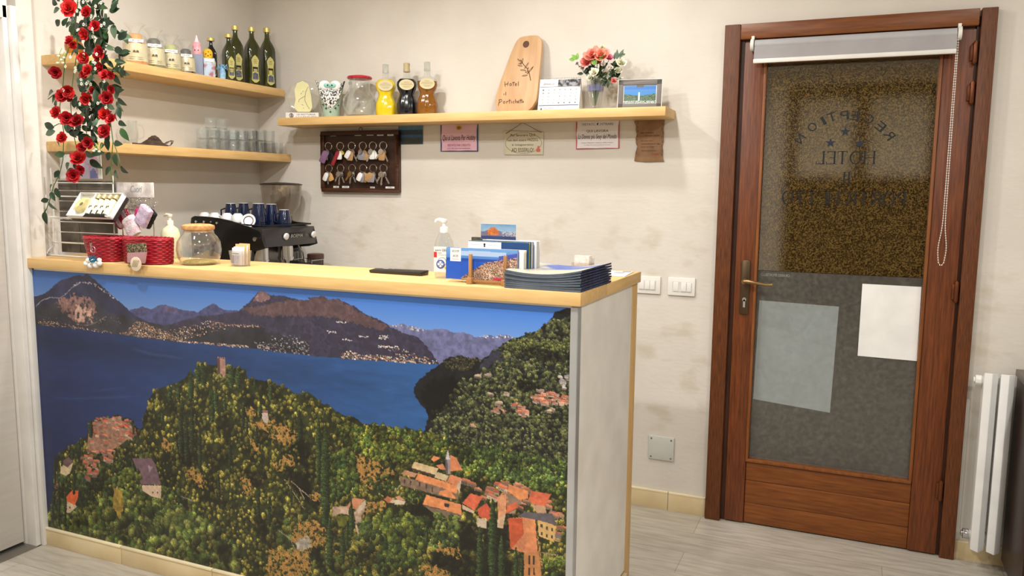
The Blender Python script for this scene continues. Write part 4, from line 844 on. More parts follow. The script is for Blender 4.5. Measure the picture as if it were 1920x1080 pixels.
for k in range(3): g.tube([(.06, -.012 + k * .01, .01), (.085, -.018 + k * .012, .03 - k * .003), (.108, -.012 + k * .008, .03), (.114, .0 + k * .004, .02), (.1, 0, .009), (.07, 0, .006)], .0015, 6)
g.ob('wire_curl', mat('dark_wire', (74, 60, 50), .5), t)
# tumblers
def tumbler(name, lab, grp, r, h, m):
    o = G().loft(shell([(.0005, r * .86), (.003, r * .9), (h * .5, r * .97), (h, r)], .002), 20, caps=False).loft([(.0005, r * .86), (.006, r * .86)], 20).ob(name, m); o['label'] = lab; o['category'] = 'glass'; o['group'] = grp; return o
A = tumbler('tumbler', 'bluish textured glass tumbler in the cluster at the middle of the lower shelf', 'bluish textured tumblers', .031, .052, GLASS2)
B = tumbler('tumbler', 'clear plain glass tumbler in the rows at the right end of the lower shelf', 'clear plain tumblers', .031, .060, GLASS)
def spread(first, pts):
    for i, (x, y, z, rx) in enumerate(pts):
        o = first if i == 0 else first.copy()
        if i: COL.objects.link(o)
        o.location = (x, y, z); o.rotation_euler = (rx, 0, 0)
spread(A, [(xx, -.53 + k * .066, SL + l * .0525, 0) for xx in (-2.935, -3.01) for l in (0, 1) for k in range(4)])
A2 = A.copy(); COL.objects.link(A2); A2.location = (-2.96, -.522, SL + .106); A2.rotation_euler = (.12, .05, 0); A2['label'] = 'bluish textured glass tumbler tilted on top of the cluster, left one'
A3 = A.copy(); COL.objects.link(A3); A3.location = (-2.96, -.452, SL + .106); A3.rotation_euler = (-.1, .05, 0); A3['label'] = 'bluish textured glass tumbler tilted on top of the cluster, right one'
spread(B, [(xx, -.262 + k * .066, SL, 0) for xx in (-2.93, -3.005) for k in range(4)] + [(xx, -.262 + k * .066, SL + .0605, 0) for xx in (-2.93, -3.005) for k in range(3)])

# ---------------------------------------------------------------- shelf on the rear wall
# round acrylic award
t = thing('acrylic_award', 'round clear acrylic award on a white base with a date', 'award', (-2.72, -.1, SR), rad(18))
g = G(); P = [(.088 * cos(a), .114 + .084 * sin(a)) for a in [rad(-68 + 316 * i / 36) for i in range(37)]]; g.prism(P, .024, Matrix.Translation((0, -.012, 0))); g.ob('disc', thin_glass('acrylic', (.95, .95, .93), body=.22, bodyc=(216, 214, 204)), t, bevel=.004)
g = G(); P = [(-.03, .036), (.036, .036), (.05, .06), (.044, .12), (.03, .18), (0, .196), (-.03, .185), (-.045, .15), (-.04, .1), (-.05, .06)]; g.prism(P, -.001, Matrix.Translation((0, -.0125, 0))); g.ob('engraved_figure', mat('cream_engraving', (232, 228, 176), .5), t)
g = G()
for pts in ([(-.02, .1), (0, .112), (.012, .118), (.016, .14), (.03, .165)], [(.012, .118), (.01, .095), (.022, .07), (.034, .052)], [(-.02, .1), (-.024, .086)], [(-.012, .128), (-.006, .134)], [(-.002, .142), (.004, .144)], [(-.008, .075), (.002, .07)], [(.001, .058), (.004, .054)]): g.tube([(x, -.0138, z) for x, z in pts], .0011, 5)
g.ob('branch_drawing', mat('grey_engraving', (120, 120, 100), .6), t)
g = G().box((0, -.006, .0155), (.178, .05, .031)); put_text(g, 'LA NOTTURNA', (.022, .0215), .1, .0085, 1, Matrix.Translation((0, -.0312, 0))); put_text(g, '1-2 LUGLIO 2023', (.022, .009), .108, .0085, 1, Matrix.Translation((0, -.0312, 0)))
g.tube([(-.058 + .01 * cos(a * .6), -.0315, .016 + .01 * sin(a * .6)) for a in range(11)], .0022, 5, 2, True); g.prism([(-.064, .008), (-.052, .008), (-.054, .022), (-.06, .024)], -.0006, Matrix.Translation((0, -.0312, 0)), 2)
g.ob('base', [mat('white_acrylic', (236, 234, 230), .3), mat('navy_print', (40, 44, 84), .5), mat('grey_print', (120, 118, 122), .5)], t)
# owl vase
t = thing('owl_vase', 'ceramic owl vase with big white eyes, black and white feathers and mint base', 'vase', (-2.548, -.1, SR), rad(30))
MINT = mat('mint_ceramic', (170, 196, 178), .3); FEA = mat('black_white_feathers', (226, 226, 222), .35, c2=(20, 22, 22), ns=150, lo=.46, hi=.54)
G().loft([(0, .038, .03), (.006, .043, .034), (.05, .044, .034), (.1, .052, .036), (.15, .064, .036), (.168, .066, .034), (.165, .06, .03)], 30).ob('body', MINT, t)
g = G(); P = [(0, .04), (.018, .058), (.034, .078), (.05, .11), (.058, .14), (.0705, .186), (.052, .165), (.03, .158), (0, .15), (-.03, .158), (-.052, .165), (-.0705, .186), (-.058, .14), (-.05, .11), (-.034, .078), (-.018, .058)]
g.prism(P, -.004, Matrix.Translation((0, -.033, 0))); g.ob('feather_front', FEA, t, bevel=.001)
g = G(); P = [(.062, .15), (.0745, .19), (.05, .168)]; g.prism(P, .03, Matrix.Translation((0, -.03, 0))); g.prism([(-x, z) for x, z in P], .03, Matrix.Translation((0, -.03, 0))); g.ob('ear_tuft', BLACKM, t, bevel=.002)
for s in (-1, 1):
    e = G().sphere((s * .027, -.036, .164), .028, 20, sc_=(1, .3, .86)).ob('eye', mat('white_ceramic', (244, 246, 244), .25), t)
    G().sphere((s * .016, -.0445, .163), .0145, 16, sc_=(1.1, .2, .8)).ob('iris', mat('aqua_ceramic', (140, 206, 190), .3), e); G().sphere((s * .011, -.0478, .163), .0042, 10, sc_=(1, .3, 1)).ob('pupil', BLACKM, e)
g = G(); g.prism([(-.005, .148), (.005, .148), (0, .13)], -.006, Matrix.Translation((0, -.037, 0))); g.ob('beak', MINT, t)
g = G()
for x, z in ((-.037, .066), (-.022, .048), (0, .03), (.026, .05), (.041, .064)): g.prism([(x + (.007 if i % 2 == 0 else .0028) * sin(pi * i / 4), z + (.007 if i % 2 == 0 else .0028) * cos(pi * i / 4)) for i in range(8)], -.003, Matrix.Translation((0, -.0335 + .12 * abs(x) * abs(x) / .05, 0)))
g.ob('painted_stars', BLACKM, t)
# clear jar with red lid
t = thing('glass_jar', 'rounded clear glass jar with a red lid on the rear shelf', 'jar', (-2.37, -.1, SR))
G().loft(shell([(.002, .062), (.006, .068), (.02, .074), (.06, .088), (.095, .084), (.125, .062), (.15, .052), (.19, .054)], .003), 36, caps=False).loft([(.001, .06), (.01, .062)], 30).ob('glass_body', GLASS, t)
g = G().loft([(.19, .05, .05), (.191, .06), (.197, .064), (.204, .06), (.209, .035), (.21, .01)], 36); g.ob('lid', mat('red_painted_lid', (168, 26, 44), .3, c2=(196, 60, 74), ns=90), t)
g = G().box((-.022, -.0525, .166), (.018, .002, .014)); g.ob('tag', mat('grey_tag', (150, 150, 148), .5), t)
# liqueur bottles
def liqueur(lab, x, liq, cap, hl=1.0, y=-.1):
    t = thing('liqueur_bottle', lab, 'bottle', (x, y, SR), rad(28), 'violin shaped liqueur bottles')
    prof = [(0, .044, .026), (.008, .050, .029), (.03, .053, .03), (.06, .052, .029), (.08, .045, .026), (.1, .036, .023), (.112, .036, .023), (.13, .046, .027), (.15, .051, .028), (.165, .049, .027), (.18, .036, .022), (.188, .017, .016), (.2, .0145, .0145), (.225, .0135, .0135)]
    rs = random.Random(3); n = 40
    body = [p for p in prof if p[0] <= .186]
    g = G().loft([(z, rx * .97, ry * .97) for z, rx, ry in body if z <= (.188 if hl >= 1 else .17)], n); g.v = [(x_ * (1 + (.035 if z < .13 else 0) * sin(9 * math.atan2(y_, x_)) + (.02 * sin(z * 900) if z < .03 else 0)), y_ * (1 + (.035 if z < .13 else 0) * sin(9 * math.atan2(y_, x_))), z) for x_, y_, z in g.v]
    g.ob('liqueur', liq, t)
    g = G().loft([(z, rx * 1.02, ry * 1.02) for z, rx, ry in prof], n, caps=False); g.ob('glass_body', thin_glass('bottle_glass', refl=.6), t)
    G().loft([(.214, .0165), (.228, .0165), (.232, .015), (.248, .016), (.256, .016), (.258, .012)], 20).ob('cap', cap, t)
    g = G(); P = [(.037 * cos(rad(12 * i)), .150 + .026 * sin(rad(12 * i))) for i in range(30)]; g.prism(P, -.0012, Matrix.Translation((0, -.0285, 0)))
    for k, (z, w) in enumerate(((.162, .012), (.156, .026), (.150, .03), (.142, .02), (.136, .014))): g.prism([(-w, z), (w, z), (w, z + .0012), (-w, z + .0012)], -.0006, Matrix.Translation((0, -.0298, 0)), 1)
    g.ob('oval_label', [LABC, mat('faint_print', (150, 140, 118), .6)], t)
liqueur('violin shaped bottle of bright yellow liqueur', -2.215, mat('yellow_liqueur', (240, 214, 30), .12, c2=(232, 196, 16), coat=.4, emit=.0), thin_glass('clear_stopper', (.85, .88, .84), body=.2))
liqueur('violin shaped bottle of blue black liqueur with a cork coloured cap', -2.093, mat('blue_black_liqueur', (6, 6, 20), .15, c2=(4, 4, 10), coat=0), mat('tan_cap', (196, 180, 140), .5, c2=(150, 132, 96)), hl=1.02)
liqueur('violin shaped bottle of amber brown liqueur', -1.977, mat('amber_liqueur', (150, 94, 12), .1, c2=(120, 70, 6), coat=.2), thin_glass('clear_stopper'), hl=.9)
# wooden board
t = thing('wooden_board', 'light wooden chopping board with burned writing leaning on the wall', 'board', (-1.5, -.105, SR)); t.rotation_euler = (rad(-11), 0, rad(-3))
LW = wood('light_board_wood', (204, 168, 128), (186, 146, 106), 'z', .5, 5, .05, k=7)
bl = [(924, 190), (925, 170), (935, 130), (948, 85), (957, 65), (968, 59), (992, 57), (1000, 62), (1005, 75), (1005, 120), (1004, 175), (1000, 190), (992, 201), (978, 207), (940, 208), (929, 203)]
cz = at(966, 208, y=-.12); P = [((at(*p, y=-.12).x - cz.x), (at(*p, y=-.12).z - cz.z) * 1.02) for p in bl]
# smooth the outline
Q = []
for i in range(len(P)):
    p0, p1, p2, p3 = P[i - 1], P[i], P[(i + 1) % len(P)], P[(i + 2) % len(P)]
    for k in range(4):
        u = k / 4; Q.append(tuple(.5 * ((2 * p1[a]) + (-p0[a] + p2[a]) * u + (2 * p0[a] - 5 * p1[a] + 4 * p2[a] - p3[a]) * u * u + (-p0[a] + 3 * p1[a] - 3 * p2[a] + p3[a]) * u ** 3) for a in (0, 1)))
mnz = min(q[1] for q in Q); Q = [(a, b - mnz) for a, b in Q]
g = G(); g.prism(Q, .024); g.ob('board', LW, t, bevel=.004)
def bxy(px, py): q = at(px, py, y=-.12); return (q.x - cz.x, -.001, (q.z - cz.z) * 1.02 - mnz)
hp = bxy(974.5, 75); G().cyl((hp[0], -.0005, hp[2]), (hp[0], .003, hp[2]), .0165, 24).ob('hanging_hole', mat('dark_hole', (96, 66, 50), .8), t)
BURN = mat('burned_line', (92, 62, 38), .8); g = G()
c7 = lambda X, Y: bxy(900 + X / 5.189, 40 + Y / 5.189)
for L_, w in (([(205, 560), (212, 610)], 1), ([(240, 560), (236, 600)], 1), ([(205, 590), (240, 580)], 1), ([(262, 578), (256, 592), (264, 602), (276, 594), (272, 580), (262, 578)], 1), ([(292, 562), (296, 604)], 1), ([(280, 572), (308, 568)], 1), ([(312, 590), (328, 586), (322, 576), (312, 586), (316, 602), (330, 600)], 1), ([(342, 560), (344, 602)], 1),
              ('word', 0), ([(206, 680), (208, 694)], 1), ([(224, 664), (228, 698)], 1),
              ('word', 0), ([(168, 740), (160, 800)], 1), ([(160, 742), (188, 738), (194, 754), (168, 770)], 1), ([(212, 758), (206, 770), (214, 780), (226, 772), (222, 758), (212, 758)], 1), ([(240, 756), (242, 780)], 1), ([(242, 764), (256, 756)], 1), ([(268, 736), (270, 780)], 1), ([(260, 752), (282, 748)], 1), ([(290, 756), (290, 778)], 1), ([(318, 756), (304, 760), (306, 774), (320, 774)], 1), ([(328, 736), (330, 776)], 1), ([(330, 758), (342, 756), (344, 776)], 1), ([(350, 766), (364, 762), (358, 752), (350, 762), (354, 774), (366, 772)], 1), ([(376, 736), (378, 776)], 1), ([(368, 750), (398, 746)], 1), ([(390, 736), (392, 776)], 1), ([(404, 756), (400, 768), (408, 772), (412, 760), (404, 756)], 1),
              ('branch', 0), ([(345, 340), (380, 390), (420, 430), (445, 480), (465, 550)], 1.4), ([(430, 480), (470, 430), (480, 405)], 1)):
    if L_ in ('branch', 'word'): g.ob('burned_word', BURN, t); g = G(); continue
    g.tube([c7(*q) for q in L_], .0012 * w, 5)
for x, y, a, l in ((330, 345, 140, 26), (345, 400, 170, 26), (365, 350, 80, 26), (345, 375, 200, 20), (410, 400, 60, 38), (380, 445, 175, 30), (455, 440, 55, 36), (400, 500, 185, 28), (425, 470, 100, 20)):
    P = [(x + l * cos(rad(a)) * u - 5 * sin(pi * (u + 1) / 2) * s * sin(rad(a)), y - l * sin(rad(a)) * u - 5 * sin(pi * (u + 1) / 2) * s * cos(rad(a))) for s, us in ((1, [-1, -.5, 0, .5, 1]), (-1, [.5, 0, -.5])) for u in us]
    g.tube([c7(*q) for q in P], .0008, 4, closed=True)
for x, y in ((408, 465), (430, 425), (352, 380)): q = c7(x, y); g.sphere(q, .0028, 8, sc_=(1, .3, 1.2))
g.ob('burned_olive_branch', BURN, t)
# calendar
t = thing('desk_calendar', 'white desk calendar with grey photo strip between board and vase', 'calendar', (-1.285, -.12, SR), rad(4))
t2 = rad(14); Mc = Matrix.Rotation(-t2, 4, 'X')
g = G().box((0, 0, .077), (.196, .0015, .15), Mc); g.box((0, .07, .077), (.196, .0015, .15), Matrix.Rotation(t2, 4, 'X') @ Matrix.Translation((0, 0, 0)));
g = G(); g.add([(-.098, 0, .0005), (.098, 0, .0005), (.098, .038, .15), (-.098, .038, .15), (-.098, .076, .0005), (.098, .076, .0005)], [(0, 1, 2, 3), (4, 3, 2, 5), (0, 4, 5, 1), (0, 3, 4), (1, 5, 2)]); g.ob('stand', PAPER, t)
sl = math.atan2(.038, .15); Mc = Matrix.Rotation(-sl, 4, 'X')
g = G()
def cb(x0, x1, z0, z1, k): g.prism([(x0, z0), (x1, z0), (x1, z1), (x0, z1)], -.0006, Mc @ Matrix.Translation((0, -.0004, 0)), k)
cb(-.095, .095, .116, .1175, 1); cb(-.095, .095, .027, .030, 1)
put_text(g, 'GENNAIO 23', (-.055, .131), .052, .008, 0, Mc, d=.001); put_text(g, 'Studio Commerciale', (-.045, .017), .05, .005, 1, Mc, d=.001); put_text(g, 'Via Roma', (-.05, .009), .04, .004, 1, Mc, d=.001)
g.prism([(-.086, .008), (-.076, .008), (-.081, .02)], -.0006, Mc @ Matrix.Translation((0, -.0004, 0)), 1)
for i in range(5):
    for j in range(7): put_text(g, str(i * 7 + j + 1) if i * 7 + j < 31 else '.', (-.078 + j * .026, .102 - i * .0155), .008, .006, 2, Mc, d=.001)
g.ob('printed_dates', [mat('dark_grey_print', (50, 50, 56), .6), mat('navy_bar', (56, 66, 104), .6), mat('pale_grey_print', (110, 110, 120), .6)], t)
g = G(); g.prism([(-.01, .119), (.096, .119), (.096, .15), (-.01, .15)], -.0006, Mc @ Matrix.Translation((0, -.0004, 0))); g.ob('photo_strip', mat('grey_photo_print', (150, 150, 154), .5, c2=(34, 34, 38), ns=60, lo=.44, hi=.56), t)
g = G()
for i in range(24): x = -.092 + i * .008; g.tube([(x, .033, .1465), (x, .034, .153), (x, .04, .1545), (x, .043, .15)], .0007, 5)
g.ob('wire_binding', CHROME, t)
# vase with flowers
t = thing('flower_vase', 'clear footed glass vase with lilac floral band holding the flowers', 'vase', (-1.113, -.1, SR))
G().loft(shell([(.0, .036), (.004, .037), (.012, .026), (.03, .029), (.1, .036), (.135, .042), (.14, .044)], .0022), 30, caps=False).loft([(0, .034), (.008, .03)], 24).ob('glass_body', GLASS, t)
G().loft([(.085, .0348), (.112, .0383)], 30, caps=False).ob('floral_band', thin_glass('lilac_band', (.8, .8, .9), body=.5, bodyc=(130, 130, 180)), t)
b = thing('flower_bouquet', 'bouquet of coral, pink and white artificial flowers in the glass vase', 'flowers', (-1.113, -.1, SR + .012))
GR = mat('stem_green', (74, 104, 54), .5); LF = mat('dark_leaf', (34, 62, 36), .45, c2=(20, 40, 24), ns=30); LF2 = mat('light_leaf', (120, 166, 70), .45); LF3 = mat('grey_green_leaf', (84, 108, 84), .5, c2=(60, 84, 62), ns=20)
def leaf(g, p, d, n, L, w, k=0, curl=.2):
    """pointed leaf from p along d, face normal n"""
    d = Vector(d).normalized(); n = Vector(n); s = d.cross(n).normalized(); n = s.cross(d).normalized(); p = Vector(p); vs = []; m = 7
    for i in range(m + 1):
        u = i / m; ww = w * sin(pi * u ** .8) ** .9 * (1 if u < 1 else 0); c = p + d * L * u - n * curl * L * u * u
        vs += [tuple(c + s * ww / 2 + n * ww * .12), tuple(c - n * .0002), tuple(c - s * ww / 2 + n * ww * .12)]
    fs = []
    for i in range(m):
        a = i * 3; fs += [(a, a + 1, a + 4, a + 3), (a + 1, a + 2, a + 5, a + 4)]
    g.add(vs, fs, None, k)
def bloom(g, c, r, d, rs, rings=3, n=6, k=0, open_=1.0, wf=.9):
    """layered petals around direction d"""
    d = Vector(d).normalized(); a = d.orthogonal().normalized(); b_ = d.cross(a); c = Vector(c)
    for q in range(rings):
        f = 1 - q / rings * .75
        for i in range(n):
            t_ = 2 * pi * (i + q * .5) / n + rs.uniform(-.2, .2); o_ = a * cos(t_) + b_ * sin(t_); tilt = open_ * (1.15 - q * .38); dd = (o_ * sin(tilt) + d * cos(tilt))
            L = r * f * rs.uniform(.85, 1.1); w = L * wf; s = dd.cross(d).normalized() if dd.cross(d).length > 1e-3 else a; nn = s.cross(dd).normalized(); vs = []
            for u, ww in ((0, .15), (.35, .75), (.7, 1), (.92, .7), (1, .3)):
                for v in (-1, -.33, .33, 1): vs.append(tuple(c + dd * L * u + s * w * .5 * ww * v + d * L * (.28 * u * u * (1 - .4 * abs(v)) + rs.uniform(-.03, .03)) + d * r * .1 * q))
            fs = [(j * 4 + i2, j * 4 + i2 + 1, j * 4 + i2 + 5, j * 4 + i2 + 4) for j in range(4) for i2 in range(3)]
            g.add(vs, fs, None, k)
rs = random.Random(11)
def bq(px, py, dy=0): q = at(px, py, y=-.1 + dy); return Vector((q.x + 1.113, q.y + .1, q.z - SR - .012))
fl = [(1112, 107, 'coral_bloom', .042, (250, 150, 132), -.03), (1128, 108, 'coral_bloom', .042, (250, 158, 134), -.035), (1101, 120, 'coral_bloom', .034, (246, 146, 138), -.02), (1143, 110, 'pink_bloom', .02, (238, 140, 170), -.03), (1115, 138, 'white_bloom', .024, (240, 238, 214), -.05), (1164, 120, 'white_bloom', .027, (236, 236, 212), -.02), (1130, 92, 'white_bloom', .018, (236, 230, 196), 0), (1131, 122, 'white_bloom', .013, (240, 226, 214), -.05), (1151, 153, 'rose_bloom', .017, (230, 130, 120), -.03), (1083, 120, 'white_bloom', .012, (240, 232, 232), -.02), (1163, 148, 'white_bloom', .013, (222, 228, 206), -.01), (1092, 128, 'white_bloom', .014, (240, 226, 226), -.03), (1168, 102, 'white_bloom', .012, (236, 238, 226), -.01), (1120, 116, 'coral_bloom', .034, (250, 158, 134), -.02), (1136, 100, 'pink_bloom', .022, (246, 190, 186), -.02), (1158, 134, 'white_bloom', .02, (234, 234, 206), -.02), (1146, 128, 'white_bloom', .012, (236, 226, 216), -.05), (1106, 148, 'white_bloom', .016, (238, 236, 222), -.045)]
g0 = G()
for px, py, nm, r, c, dy in fl:
    p = bq(px, py, dy); g = G(); bloom(g, p, r, (p.x * 4, -1, .6), rs, 4, 7, wf=.8); g.ob(nm, mat(nm + str(c[1]), c, .6, c2=tuple(v * .9 for v in c), ns=40), b, ang=3); g0.tube([(0, 0, .01), (p.x * .25, p.y * .3, .12), p], .0015, 5)
    if nm == 'white_bloom' and r > .02: G().sphere(p + Vector((0, -.008, .004)), .005, 8).ob('yellow_centre', mat('flower_yellow', (222, 196, 70), .7), b)
g0.ob('stem', GR, b)
g = G()
for i in range(46):
    px = rs.choice([rs.uniform(1100, 1165), rs.uniform(1125, 1160)]); py = rs.uniform(122, 152); p = bq(px, py, rs.uniform(-.03, .02)); leaf(g, p, (rs.uniform(-1, 1), rs.uniform(-.6, 0), rs.uniform(-.6, .8)), (0, -1, .3), rs.uniform(.025, .04), rs.uniform(.012, .018))
for px, py, dx, dz in ((1094, 138, -1, 0), (1096, 128, -1, .3), (1130, 150, .4, -1), (1142, 152, -.2, -1)): leaf(g, bq(px, py, -.03), (dx, -.2, dz), (0, -1, 0), .03, .014)
g.ob('dark_foliage', LF, b, ang=3)
g = G()
for px, py, dx, dz, L in ((1082, 112, -.9, .8, .035), (1082, 112, .1, 1, .03), (1078, 112, -1, .1, .028), (1114, 122, -.3, 1, .03), (1114, 122, .4, .9, .028), (1124, 112, .7, .8, .034)): leaf(g, bq(px, py, -.055), (dx, -.2, dz), (0, -1, 0), L, .018)
g.ob('light_leaf', LF2, b, ang=3)
g = G()
for px, py, dx, dz, L in ((1158, 110, -.1, 1, .042), (1160, 108, .6, 1, .042), (1161, 106, 1, .4, .03), (1152, 112, .1, 1, .034), (1150, 110, -.7, .8, .028), (1121, 93, -.8, .4, .014), (1156, 112, .3, .9, .03)): g = G(); leaf(g, bq(px, py, -.02), (dx, -.1, dz), (0, -1, 0), L, .012); g.ob('grey_green_leaf', LF3, b, ang=3)
# framed picture
t = thing('framed_photo', 'grey framed photo of a blue lake standing at the shelf end', 'photo', (-.905, -.12, SR), rad(9)); t.rotation_euler[0] = rad(-10)
g = G(); w, h = .19, .128
for (x, z, a, c_) in ((0, .011, w, .022), (0, h - .011, w, .022), (-w / 2 + .011, h / 2, .022, h), (w / 2 - .011, h / 2, .022, h)): g.box((x, 0, z), (a, .012, c_))
g.ob('moulding', mat('grey_frame', (112, 106, 102), .5), t, bevel=.0012); 
g = G()
for (x, z, a, c_) in ((0, .0008, w + .003, .0018), (0, h + .0006, w + .003, .0018), (-w / 2 - .0006, h / 2, .0022, h), (w / 2 + .0006, h / 2, .0022, h)): g.box((x, -.004, z + .001), (a, .006, c_))
g.ob('white_edge', WHITE, t); G().box((0, .004, h / 2), (w - .01, .003, h - .01)).ob('backing', PAPER, t); G().box((0, -.0005, h / 2), (w - .042, .001, h - .04)).ob('white_mount', WHITE, t)
def pic(seed, W, H, fn):
    rs_ = np.random.RandomState(seed); Y, X = np.meshgrid(np.linspace(0, 1, H), np.linspace(0, 1, W), indexing='ij'); n = fbm(rs_, H, W, max(4, W / 5), 4); n2 = rs_.rand(H, W); return fn(X, Y, n, n2)
def mixc(a, b_, t): t = t[..., None]; return np.array(a, float) * (1 - t) + np.array(b_, float) * t
def p_frame(X, Y, n, n2):
    a = mixc((40, 110, 190), (150, 200, 236), np.clip(np.abs(Y - .15) * 2, 0, 1)); a[(Y > .3) & (Y < .55)] = (50, 130, 205); hl = Y > .62 - .35 * n * np.abs(X - .5) - .05; a = np.where(hl[..., None], mixc((30, 60, 40), (140, 160, 130), n2 ** 2), a)
    a[(np.abs(X - .48) < .025) & (Y > .38) & (Y < .85)] = (210, 225, 230); a[(Y > .86) & (n2 > .5)] = (200, 210, 200); return a
PR = color_attr_mat('printed_picture', .4, .95)
grid_print('lake_photo', pic(1, 80, 52, p_frame), w - .05, h - .048, t, Matrix.Translation((0, -.0012, h / 2)), PR)
G().box((0, .03, .05), (.03, .003, .1), Matrix.Rotation(rad(18), 4, 'X')).ob('easel_back', mat('grey_card2', (120, 116, 112), .7), t)

# ---------------------------------------------------------------- rear wall: key board and signs
kb = thing('key_board', 'dark brown wooden key board hanging under the shelf', 'key rack', (-2.43, 0, 1.473))
KW = wood('key_board_wood', (64, 38, 24), (40, 22, 14), 'x', .45, 8); w, h = .485, .322
G().box((0, -.008, h / 2), (w - .02, .012, h - .02)).ob('back_panel', KW, kb)
g = G()
for (x, z, a, c_) in ((0, .011, w, .022), (0, h - .011, w, .022), (-w / 2 + .011, h / 2, .022, h - .044), (w / 2 - .011, h / 2, .022, h - .044)): g.box((x, -.014, z), (a, .028, c_))
g.ob('moulding', wood('key_frame_wood', (82, 50, 30), (52, 28, 18), 'x', .4, 8), kb, bevel=.003)
G().tube(ring(.01, 14, (0, -.006, h + .008)), .0016, 6, closed=True).ob('hanging_ring', BRONZE, kb)
cX = [-.187, -.112, -.039, .03, .092, .155]; rows = [.258, .142]
def kq(X, Y): q = at(600 + X / 7.7125, 230 + Y / 7.7125, y=-.02); return (q.x + 2.43, q.z - 1.473)
for X, Y, w_ in ((180, 180, .036), (540, 173, .042), (715, 170, .042), (863, 173, .038), (1010, 173, .036), (225, 930, .036), (362, 930, .044), (750, 940, .028), (1005, 940, .054)):
    x, z = kq(X, Y); g = G().box((x, -.0145, z), (w_, .001, .011)); put_text(g, 'CAMERA', (x, z), w_ * .7, .004, 1, Matrix.Translation((0, -.0151, 0))); g.ob('name_tag', [LABW, INK], kb)
HK = []
for ri, rz_ in enumerate(rows):
    for cx_ in cX: G().tube([(cx_, -.014, rz_), (cx_, -.03, rz_ - .002), (cx_, -.033, rz_ + .006)], .0016, 6).ob('hook', BRONZE, kb)
KEYM = mat('nickel_key', (196, 194, 190), .25, .9); BRASSM = mat('brass_key', (190, 156, 92), .3, .9); TAGS = {'wood': mat('tan_wood_tag', (176, 138, 92), .6), 'red': mat('red_tag', (150, 40, 50), .4), 'yellow': mat('yellow_tag', (206, 198, 60), .5), 'black': BLACKM, 'grey': mat('grey_tag2', (140, 138, 148), .4), 'white': LABW, 'violet': mat('violet_tag', (130, 96, 130), .5), 'orange': mat('orange_tag', (206, 160, 100), .5)}
kinds = [['black', 'key', 'violet'], ['yellow', 'white', 'red'], ['key', 'wood', 'white'], ['wood', 'grey', 'key'], ['white', 'white', 'key'], ['key', 'wood', 'key'],
         ['orange', 'key', 'white'], ['key', 'key', 'key'], ['key', 'key', 'brass'], ['wood', 'grey', 'white'], ['key', 'grey', 'wood'], ['key', 'key', 'key']]
names = ['black fob and violet charm', 'yellow cap and red strap', 'tan wooden tag', 'tan tag and grey fob', 'two white fobs', 'narrow tan tag']
rk = random.Random(4); i = 0
ordn = ['first', 'second', 'third', 'fourth', 'fifth', 'sixth']
for ri, rz_ in enumerate(rows):
    for ci, cx_ in enumerate(cX):
        t = thing('key_bunch', f"bunch of keys on the {'upper' if ri == 0 else 'lower'} row of the key board, {ordn[ci]} hook from the left", 'keys', (-2.43 + cx_, -.033, 1.473 + rz_ + .004), 0, 'key bunches on the board')
        t.scale = (1.6, 1.35, 1.5)
        G().tube(ring(.0135, 18, (0, 0, -.0135)), .0013, 6, closed=True).ob('key_ring', CHROME, t)
        for j, kd in enumerate(kinds[i]):
            a = (-.42, .08, .5)[j] + rk.uniform(-.1, .1); M = Matrix.Translation((0, -.004 * j - .002, -.0265)) @ Matrix.Rotation(a, 4, 'Y') @ Matrix.Rotation(rk.uniform(-.4, .4), 4, 'Z')
            g = G()
            if kd in ('key', 'brass'):
                L = rk.uniform(.036, .048); g.loft([(-.0009, .0085, .0095, 2.6, 0, 0), (.0009, .0085, .0095, 2.6, 0, 0)], 16, M @ Matrix.Translation((0, 0, -.009)) @ Matrix.Rotation(pi / 2, 4, 'X'))
                g.prism([(-.0028, -.016), (.0028, -.016), (.0028, -L + .004), (0, -L), (-.0028, -L + .003), (-.004, -L + .008), (-.0026, -L + .012), (-.004, -L + .017), (-.0028, -L + .021)], .0018, M @ Matrix.Translation((0, -.0009, 0)))
                g.ob('key', BRASSM if kd == 'brass' else KEYM, t)
            else:
                W2, L = {'wood': (.011, .038), 'black': (.012, .044), 'white': (.01, .034), 'grey': (.011, .036), 'red': (.007, .06), 'yellow': (.011, .02), 'violet': (.011, .05), 'orange': (.01, .034)}[kd]
                g.prism([(-W2 * .55, -.004), (W2 * .55, -.004), (W2, -.012), (W2, -L + .003), (W2 * .7, -L), (-W2 * .7, -L), (-W2, -L + .003), (-W2, -.012)], .005, M @ Matrix.Translation((0, -.0025, 0))); g.ob('fob', TAGS[kd], t, bevel=.001)
        i += 1
def flat_sign(name, lab, cat, px, y=-.003, th=.003, m=PAPER, bevel=0):
    P = [at(*p, y=y - th) for p in px]; c = Vector((sum(p.x for p in P) / len(P), y, sum(p.z for p in P) / len(P))); t = thing(name, lab, cat, c)
    g = G(); g.prism([(p.x - c.x, p.z - c.z) for p in P], -th); g.ob('board', m, t, bevel=bevel); W = max(p.x for p in P) - min(p.x for p in P); H = max(p.z for p in P) - min(p.z for p in P); return t, W, H, th
t, W, H, th = flat_sign('postcard', 'dark blue lake postcard pinned beside the key board', 'postcard', [(747, 270), (793, 270), (793, 232), (747, 232)], th=.001)
def p_lake(X, Y, n, n2):
    a = mixc((60, 110, 140), (90, 140, 170), n); a[Y > .3] = (34, 66, 90); m_ = (Y > .25 + .25 * np.abs(X - .5) + .12 * n) & (Y < .62); a[m_] = (26, 52, 66); a[(Y > .8 - .2 * n) & (np.abs(X - .55) < .35)] = (44, 54, 40); a[(Y > .55) & (Y < .66)] = (40, 84, 120); return a * (.85 + .3 * n2[..., None])
grid_print('lake_picture', pic(2, 60, 46, p_lake), W, H, t, Matrix.Translation((0, -th - .0006, 0)), PR)
